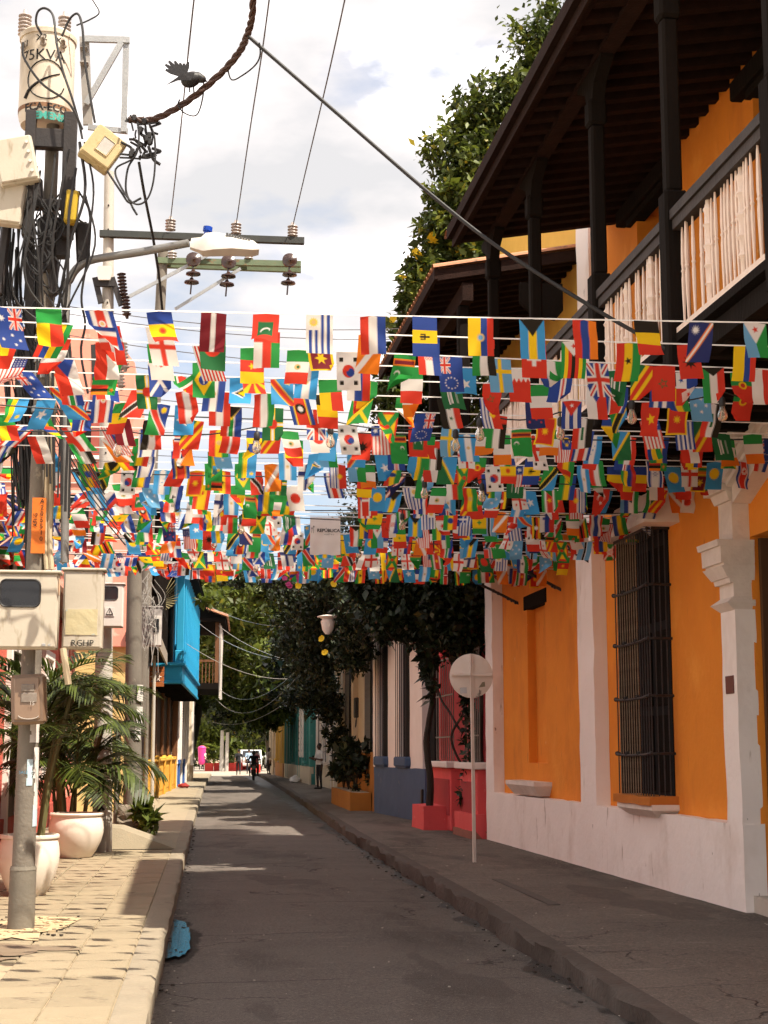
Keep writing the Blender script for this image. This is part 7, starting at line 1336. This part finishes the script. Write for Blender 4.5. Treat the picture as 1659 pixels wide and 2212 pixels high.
# motorcycle with rider
MX, MY = 2.75, 88.0
person('motorcycle rider in black jacket riding away on the right', (MX, MY+.1, .0), R(180), 1.76, (.015, .015, .017), (.02, .02, .024), 'brown', 'ride')
hm_ = Thing('helmet', 'black helmet worn by the motorcycle rider', 'helmet', (MX, MY+.1, 1.45)); m = MB(); m.ell((MX, MY+.12, 1.54), (.125, .15, .14), 14, 9); hm_.part('shell', m, pm('gloss_black', (.012, .012, .013), None, 5, .4, .15, 0, spec=.6), smooth=True); m = MB(); m.ell((MX, MY+.2, 1.53), (.10, .09, .06), 10, 6); hm_.part('visor', m, GLASSD)
mo = Thing('motorcycle', 'dark motorcycle with number plate heading away from camera', 'motorcycle', (MX, MY, 0)); TYRE = pm('tyre_rubber', (.015, .015, .015), None, 8, .5, .85, .1)
for yy, nm in ((MY-.55, 'rear_wheel'), (MY+.75, 'front_wheel')):
    m = MB(); m.sm = True; m.tube([Vector((MX, yy+.25*math.cos(a), .30+.25*math.sin(a))) for a in (2*math.pi*k/22 for k in range(23))], .055, 8, False); wo4 = mo.part(nm, m, TYRE); m = MB(); m.cyl((MX-.03, yy, .30), (MX+.03, yy, .30), .06, n=10)
    for k in range(6): a = k*math.pi/3; m.cyl((MX, yy, .30), (MX, yy+.2*math.cos(a), .30+.2*math.sin(a)), .012, n=5)
    mo.part('rim', m, GALV, wo4)
m = MB(); m.ell((MX, MY+.22, .78), (.15, .30, .14), 12, 8); mo.part('tank', m, MATS['gloss_black'], smooth=True)
m = MB(); m.cbox((MX-.13, MY-.62, .72), (MX+.13, MY+.02, .84), .04); mo.part('seat', m, TYRE)
m = MB(); m.cbox((MX-.14, MY-.1, .28), (MX+.14, MY+.35, .62), .05); m.tube(cat([(MX+.12, MY+.2, .35), (MX+.15, MY-.2, .28), (MX+.16, MY-.7, .36)], 4), .035, 8); mo.part('engine', m, pm('engine_dark', (.05, .05, .05), None, 5, .5, .4, 0, metal=.5))
m = MB(); m.tube([(MX-.07, MY+.75, .30), (MX-.06, MY+.5, .9)], .025, 6); m.tube([(MX+.07, MY+.75, .30), (MX+.06, MY+.5, .9)], .025, 6); mo.part('fork', m, GALV)
m = MB(); m.tube(cat([(MX-.36, MY+.34, 1.02), (MX-.15, MY+.46, .98), (MX+.15, MY+.46, .98), (MX+.36, MY+.34, 1.02)], 4), .016, 6); mo.part('handlebar', m, IRON)
for e in (-1, 1): m = MB(); m.ell((MX+e*.36, MY+.4, 1.16), (.07, .02, .045), 10, 6); mo.part('mirror', m, GLASSD)
m = MB(); m.cbox((MX-.10, MY-.80, .62), (MX+.10, MY-.78, .78), .008); mo.part('number_plate', m, pm('plate_grey', (.4, .38, .33), None, 5, .5, .5, 0)); m = MB(); m.cbox((MX-.07, MY-.76, .80), (MX+.07, MY-.70, .86), .015); mo.part('tail_light', m, pm('tail_red', (.35, .02, .02), None, 5, .4, .3, 0))
# vehicles at the street end
def car(label, x, y, paint, w_=1.8, h_=1.75):
    t = Thing('parked_car', label, 'car', (x, y, 0)); m = MB(); m.sm = True; a = w_/2
    prof = [(.0, .35), (0, .95), (.12, 1.02), (1.15, 1.08), (1.75, h_-.05), (2.1, h_), (3.9, h_), (4.35, 1.05), (4.4, .4)]
    m.prism([(y+p, z) for p, z in prof], x-a, x+a); t.part('body', m, paint, smooth=False)
    m = MB(); m.quad((x-a*.88, y+1.13, 1.10), (x+a*.88, y+1.13, 1.10), (x+a*.80, y+1.70, h_-.09), (x-a*.80, y+1.70, h_-.09)); t.part('windscreen', m, GLASSD)
    for e in (-1, 1):
        m = MB(); m.box((x+e*a-.004, y+1.9, 1.08), (x+e*a+.006, y+3.8, h_-.12)); t.part('side_window', m, GLASSD)
        m = MB(); m.cbox((x+e*(a-.22)-.16, y-.03, .72), (x+e*(a-.22)+.16, y+.02, .90), .03); t.part('headlight', m, pm('headlamp', (.75, .75, .72), None, 5, .3, .1, 0, spec=.7))
        m = MB(); m.cbox((x+e*(a+.08)-.07, y+1.35, 1.05), (x+e*(a+.08)+.07, y+1.45, 1.2), .02); t.part('mirror', m, paint)
        for yy in (.85, 3.5): m = MB(); m.cyl((x+e*(a-.22), y+yy, .34), (x+e*(a+.01), y+yy, .34), .34, n=18); wo5 = t.part('wheel', m, TYRE); m = MB(); m.cyl((x+e*(a+.005), y+yy, .34), (x+e*(a+.02), y+yy, .34), .2, n=14); t.part('rim', m, GALV, wo5)
    m = MB(); m.cbox((x-.5, y-.025, .62), (x+.5, y+.01, .92), .02); t.part('grille', m, BLACKM); m = MB(); m.cbox((x-a, y-.06, .38), (x+a, y+.1, .60), .04); t.part('bumper', m, paint); m = MB(); m.cbox((x-.22, y-.075, .44), (x+.22, y-.062, .54), .005); t.part('number_plate', m, pm('plate_yellow', (.7, .5, .05), None, 5, .4, .5, 0)); return t
car('white off-road car facing the camera at the street end', 4.0, 134, pm('white_car_paint', (.78, .76, .73), None, 3, .3, .25, 0, spec=.6)); car('second pale car parked behind the white off-road car', 6.6, 146, pm('silver_car_paint', (.5, .5, .5), None, 3, .3, .25, 0, spec=.6), h_=1.55)
# pink barrel, bicycle, painted blocks, far posts
pt = Thing('pink_barrel', 'bright pink barrel on a stand at the far left corner', 'barrel', (-.28, 138, 0)); m = MB(); m.sm = True; m.lathe([(.18, .45), (.29, .62), (.31, .85), (.33, 1.4), (.355, 1.85), (.36, 1.92), (.31, 2.0), (.12, 2.1)], (-.28, 138, 0), 20); pt.part('barrel_body', m, pm('hot_pink_plastic', (.78, .06, .28), (.68, .05, .24), 3, .5, .4, 0), smooth=True)
m = MB(); m.lathe([(.365, 1.86), (.38, 1.9), (.365, 1.95)], (-.28, 138, 0), 20, cap=False); pt.part('barrel_rim', m, MATS['hot_pink_plastic'])
for e in (-.2, .2): m = MB(); m.cyl((-.28+e, 138, 0), (-.28+e*.7, 138, .7), .04, n=6); pt.part('leg', m, IRON)
bc = Thing('bicycle', 'bicycle leaning beside the pink barrel', 'bicycle', (-.95, 133, 0))
for yy in (132.5, 133.5):
    m = MB(); m.tube([Vector((-.9, yy+.33*math.cos(a), .34+.33*math.sin(a))) for a in (2*math.pi*k/20 for k in range(21))], .022, 6, False); wo6 = bc.part('wheel', m, TYRE); m = MB()
    for k in range(8): a = k*math.pi/4; m.cyl((-.9, yy, .34), (-.9, yy+.32*math.cos(a), .34+.32*math.sin(a)), .004, n=4)
    bc.part('spokes', m, GALV, wo6)
m = MB()
for p, q in (((132.5, .34), (132.85, .85)), ((132.85, .85), (133.35, .85)), ((133.35, .85), (133.0, .34)), ((133.0, .34), (132.85, .85)), ((132.5, .34), (133.0, .34)), ((133.5, .34), (133.35, 1.0))): m.cyl((-.9, p[0], p[1]), (-.9, q[0], q[1]), .018, n=6)
bc.part('frame', m, MATS['tail_red']); m = MB(); m.cbox((-.97, 132.72, .9), (-.83, 132.98, .96), .02); bc.part('saddle', m, TYRE); m = MB(); m.cyl((-1.15, 133.3, 1.05), (-.65, 133.3, 1.05), .014, n=6); bc.part('handlebar', m, IRON)
REDK = pm('red_block_paint', (.60, .05, .04), (.48, .04, .03), 3, .6, .8, .1)
for k, (x, y, lab) in enumerate(((.0, 128, 'red painted block left of the road below the pink barrel'), (.75, 130, 'second red block right of the first under the barrel'), (1.95, 128, 'red block below the far pale posts'), (2.5, 132, 'long red planter block behind the pale posts'), (3.2, 138, 'farthest red block near the small green plant'), (3.5, 118, 'small red block by the right kerb near the blue shirt'))):
    m = MB(); m.gbox((x, y, 0), (x+.7, y+1.0+(k == 3)*3, .62), .3, .015); m.box((x+.05, y+.06, .62), (x+.65, y+.94+(k == 3)*3, .66)); single('painted_block', m, REDK, lab, 'block', 'red painted blocks at the street end')
for k, (px, top, lab) in enumerate(((478, 1575, 'taller pale post at the street end'), (489, 1582, 'shorter pale post right of the taller one at street end'))):
    q = PY(px, 1656, 127); m = MB(); m.sm = True; m.cyl((q.x, 127, 0), (q.x+.05, 127, PY(px, top, 127).z), .17, .14, 14); single('pale_post', m, POLEW, lab, 'post')
shrub('far_shrub', 'small bright plant at the street end beside the white car', (3.2, 141, 1.0), .9, .9, 1.0, 400, .4, LEAFY, 77)
fb = Thing('far_building', 'pale building closing the street beyond the trees', 'building', (-2, 185, 0)); m = MB(); m.box((-22, 185, 0), (22, 190, 7)); fb.part('wall', m, CREAM)
for k in range(12): m = MB(); m.box((-20+k*3.4, 184.9, 1.2), (-18.6+k*3.4, 184.99, 3.4)); fb.part('window', m, BLACKM)
m = MB(); m.box((-22.4, 184.6, 7), (22.4, 190.4, 7.4)); fb.part('cornice', m, TAN)
# birds
BIRD = pm('black_feather', (.014, .013, .015), (.022, .02, .022), 9, .6, .5, .1, 40)
def bird(label, c, s, fan):
    t = Thing('black_bird', label, 'bird', c); c = Vector(c); m = MB()
    m.ell(c+Vector((.0, 0, .07))*s, (.085*s, .06*s, .062*s), 12, 8, Matrix.Rotation(-.45, 3, 'Y')); m.ell(c+Vector((.085, -.01, .075))*s, (.036*s, .034*s, .034*s), 10, 7); m.ell(c+Vector((.05, 0, .09))*s, (.05*s, .045*s, .045*s), 10, 7)
    m.cyl(c+Vector((.105, -.01, .065))*s, c+Vector((.145, -.015, .045))*s, .012*s, .003*s, 6)
    me = remesh(m, .008*s, 'body', [BIRD], lambda p: 0, 3); me.transform(Matrix.Translation(-c)); o = bpy.data.objects.new('body', me); COL.objects.link(o); o.parent = t.e
    for k in range(7 if fan else 3):
        a = R(158-k*13) if fan else R(195+k*6); d = Vector((math.cos(a), 0, math.sin(a)*.95)); p0 = c+Vector((-.05, 0, .085))*s; n = Vector((-d.z, 0, d.x)); L = s*(.16+.03*math.sin(k)); w_ = .018*s
        m = MB(); m.add([p0-n*w_*.4+Vector((0, .004*k, 0)), p0+n*w_*.4+Vector((0, .004*k, 0)), p0+d*L*.7+n*w_+Vector((0, .004*k, 0)), p0+d*L+n*w_*.5+Vector((0, .004*k, 0)), p0+d*L-n*w_*.5+Vector((0, .004*k, 0)), p0+d*L*.7-n*w_+Vector((0, .004*k, 0))], [(0, 1, 2, 3, 4, 5)]); m.add([Vector(v)+Vector((0, .003, 0)) for v in m.v], [(5, 4, 3, 2, 1, 0)]); t.part('tail_feather', m, BIRD)
    m = MB(); m.add([c+Vector(p)*s for p in ((.03, -.062, .10), (-.06, -.066, .09), (-.19, -.045, -.005), (-.10, -.06, .03), (.0, -.062, .035))], [(0, 1, 2, 3, 4)]); m.add([c+Vector(p)*s for p in ((.03, -.058, .10), (-.06, -.062, .09), (-.19, -.041, -.005), (-.10, -.056, .03), (.0, -.058, .035))], [(4, 3, 2, 1, 0)]); t.part('wing', m, BIRD)
    m = MB(); m.ell(c+Vector((.10, -.035, .085))*s, (.006*s,)*3, 6, 4); t.part('eye', m, pm('bird_eye', (.25, .2, .1), None, 5, .3, .2, 0))
    for e in (-.012, .02): m = MB(); m.cyl(c+Vector((e, 0, .03))*s, c+Vector((e+.005, 0, -.035))*s, .006*s, n=5); t.part('leg', m, BIRD)
bird('black bird with fanned tail perched on the twisted brown cable', PY(412, 190, 12.78), 1.12, True)
bp_ = FB.w((5.22, 14.25, 4.36)); bird('black bird perched on the white door cornice at right', (bp_.x, bp_.y, 4.34), .9, False)
# litter and small pieces
WPL = pm('white_plastic_bag', (.74, .70, .66), (.62, .58, .55), 8, .6, .5, .2, 30)
def lump(name, label, c, r, mat, seed, cat_):
    m = MB(); c = Vector(c); m.ell((0, 0, 0), (1, 1, 1), 14, 9); m.v = [tuple(c+Vector((p[0]*r[0], p[1]*r[1], max(-.3, p[2])*r[2]))*1+mnoise.noise_vector(Vector(p)*2+Vector((seed, 0, 0)))*min(r)*.55) for p in m.v]; return single(name, m, mat, label, cat_, smooth=True)
q = PZ(638, 1690, SWZ); lump('plastic_bag', 'white plastic bag left on the right pavement by the teal house', (q.x, q.y, SWZ+.10), (.28, .3, .20), WPL, 3, 'bag')
q = PZ(396, 1703, SWZ); lump('red_bag', 'crumpled dark red bag on the left pavement by the blue base', (q.x, q.y, SWZ+.08), (.22, .3, .13), pm('dark_red_cloth', (.26, .025, .02), None, 8, .6, .8, .2), 5, 'bag')
q = PZ(540, 1868, 0)
GRV = pm('pale_grit', (.45, .40, .33), None, 6, .6, .9, .3)
def scatter(name, boxes, n, size, mat, seed):
    r = random.Random(seed); m = MB()
    for k in range(n):
        x0, x1, y0, y1, z = boxes[k % len(boxes)]; c = Vector((r.uniform(x0, x1), r.uniform(y0, y1), z)); s = size*r.uniform(.4, 1.4); a = r.random()*3; m.box(c-Vector((s, s*.7, 0)), c+Vector((s, s*.7, s*.8)), Matrix.Rotation(a, 3, 'Z'))
    return single(name, m, mat, kind='stuff')
scatter('kerb_debris', [(2.50, 2.68, 9, 30, .008), (-.28, -.12, 9.5, 26, .004), (2.9, 5.1, 12, 25, SWZ+.004), (.2, 2.4, 9, 26, .012)], 170, .006, GRV, 4)
scatter('dark_litter', [(-.29, -.16, 11, 36, .006), (2.45, 2.68, 9, 30, .01), (-1.9, -1.1, 12.9, 14.4, SWZ+.006)], 300, .012, pm('dark_litter', (.05, .038, .03), None, 5, .6, .9, .2), 6)
scatter('pole_rubble', [(-1.85, -1.2, 13.05, 14.1, SWZ)], 110, .022, pm('sandy_rubble', (.50, .38, .24), (.36, .27, .17), 8, .8, .95, .4, island=.3), 8)
m = blotch(-1.55, 13.4, .42, .9, SWZ+.012, 8.8, ro=.4); single('sand_patch', m, pm('spilt_sand', (.50, .38, .22), (.38, .28, .17), 6, .8, .95, .5, 60), kind='structure')
m = blotch(-1.35, 12.1, .38, .30, SWZ+.009, 4.4, ro=.5); single('wet_stain', m, pm('damp_paving', (.20, .15, .10), (.15, .11, .075), 4, .7, .6, .2, 50), kind='structure')
m = blotch(-1.75, 11.55, .36, .2, SWZ+.009, 7.4, ro=.5); single('wet_stain', m, MATS['damp_paving'], kind='structure')
q = PZ(275, 1830, SWZ); m = MB(); m.add([(q.x-.55, q.y-.5, SWZ), (q.x+.75, q.y-.5, SWZ), (q.x+.75, q.y+.9, SWZ), (q.x-.55, q.y+.9, SWZ), (q.x-.55, q.y-.3, SWZ+.34), (q.x-.1, q.y-.3, SWZ+.30), (q.x-.1, q.y+.9, SWZ+.30), (q.x-.55, q.y+.9, SWZ+.34)], [(0, 1, 5, 4), (1, 2, 6, 5), (4, 5, 6, 7), (0, 4, 7, 3)]); single('concrete_ramp', m, SIDEL, 'low sloping concrete wedge at the foot of brown pole', 'ramp')
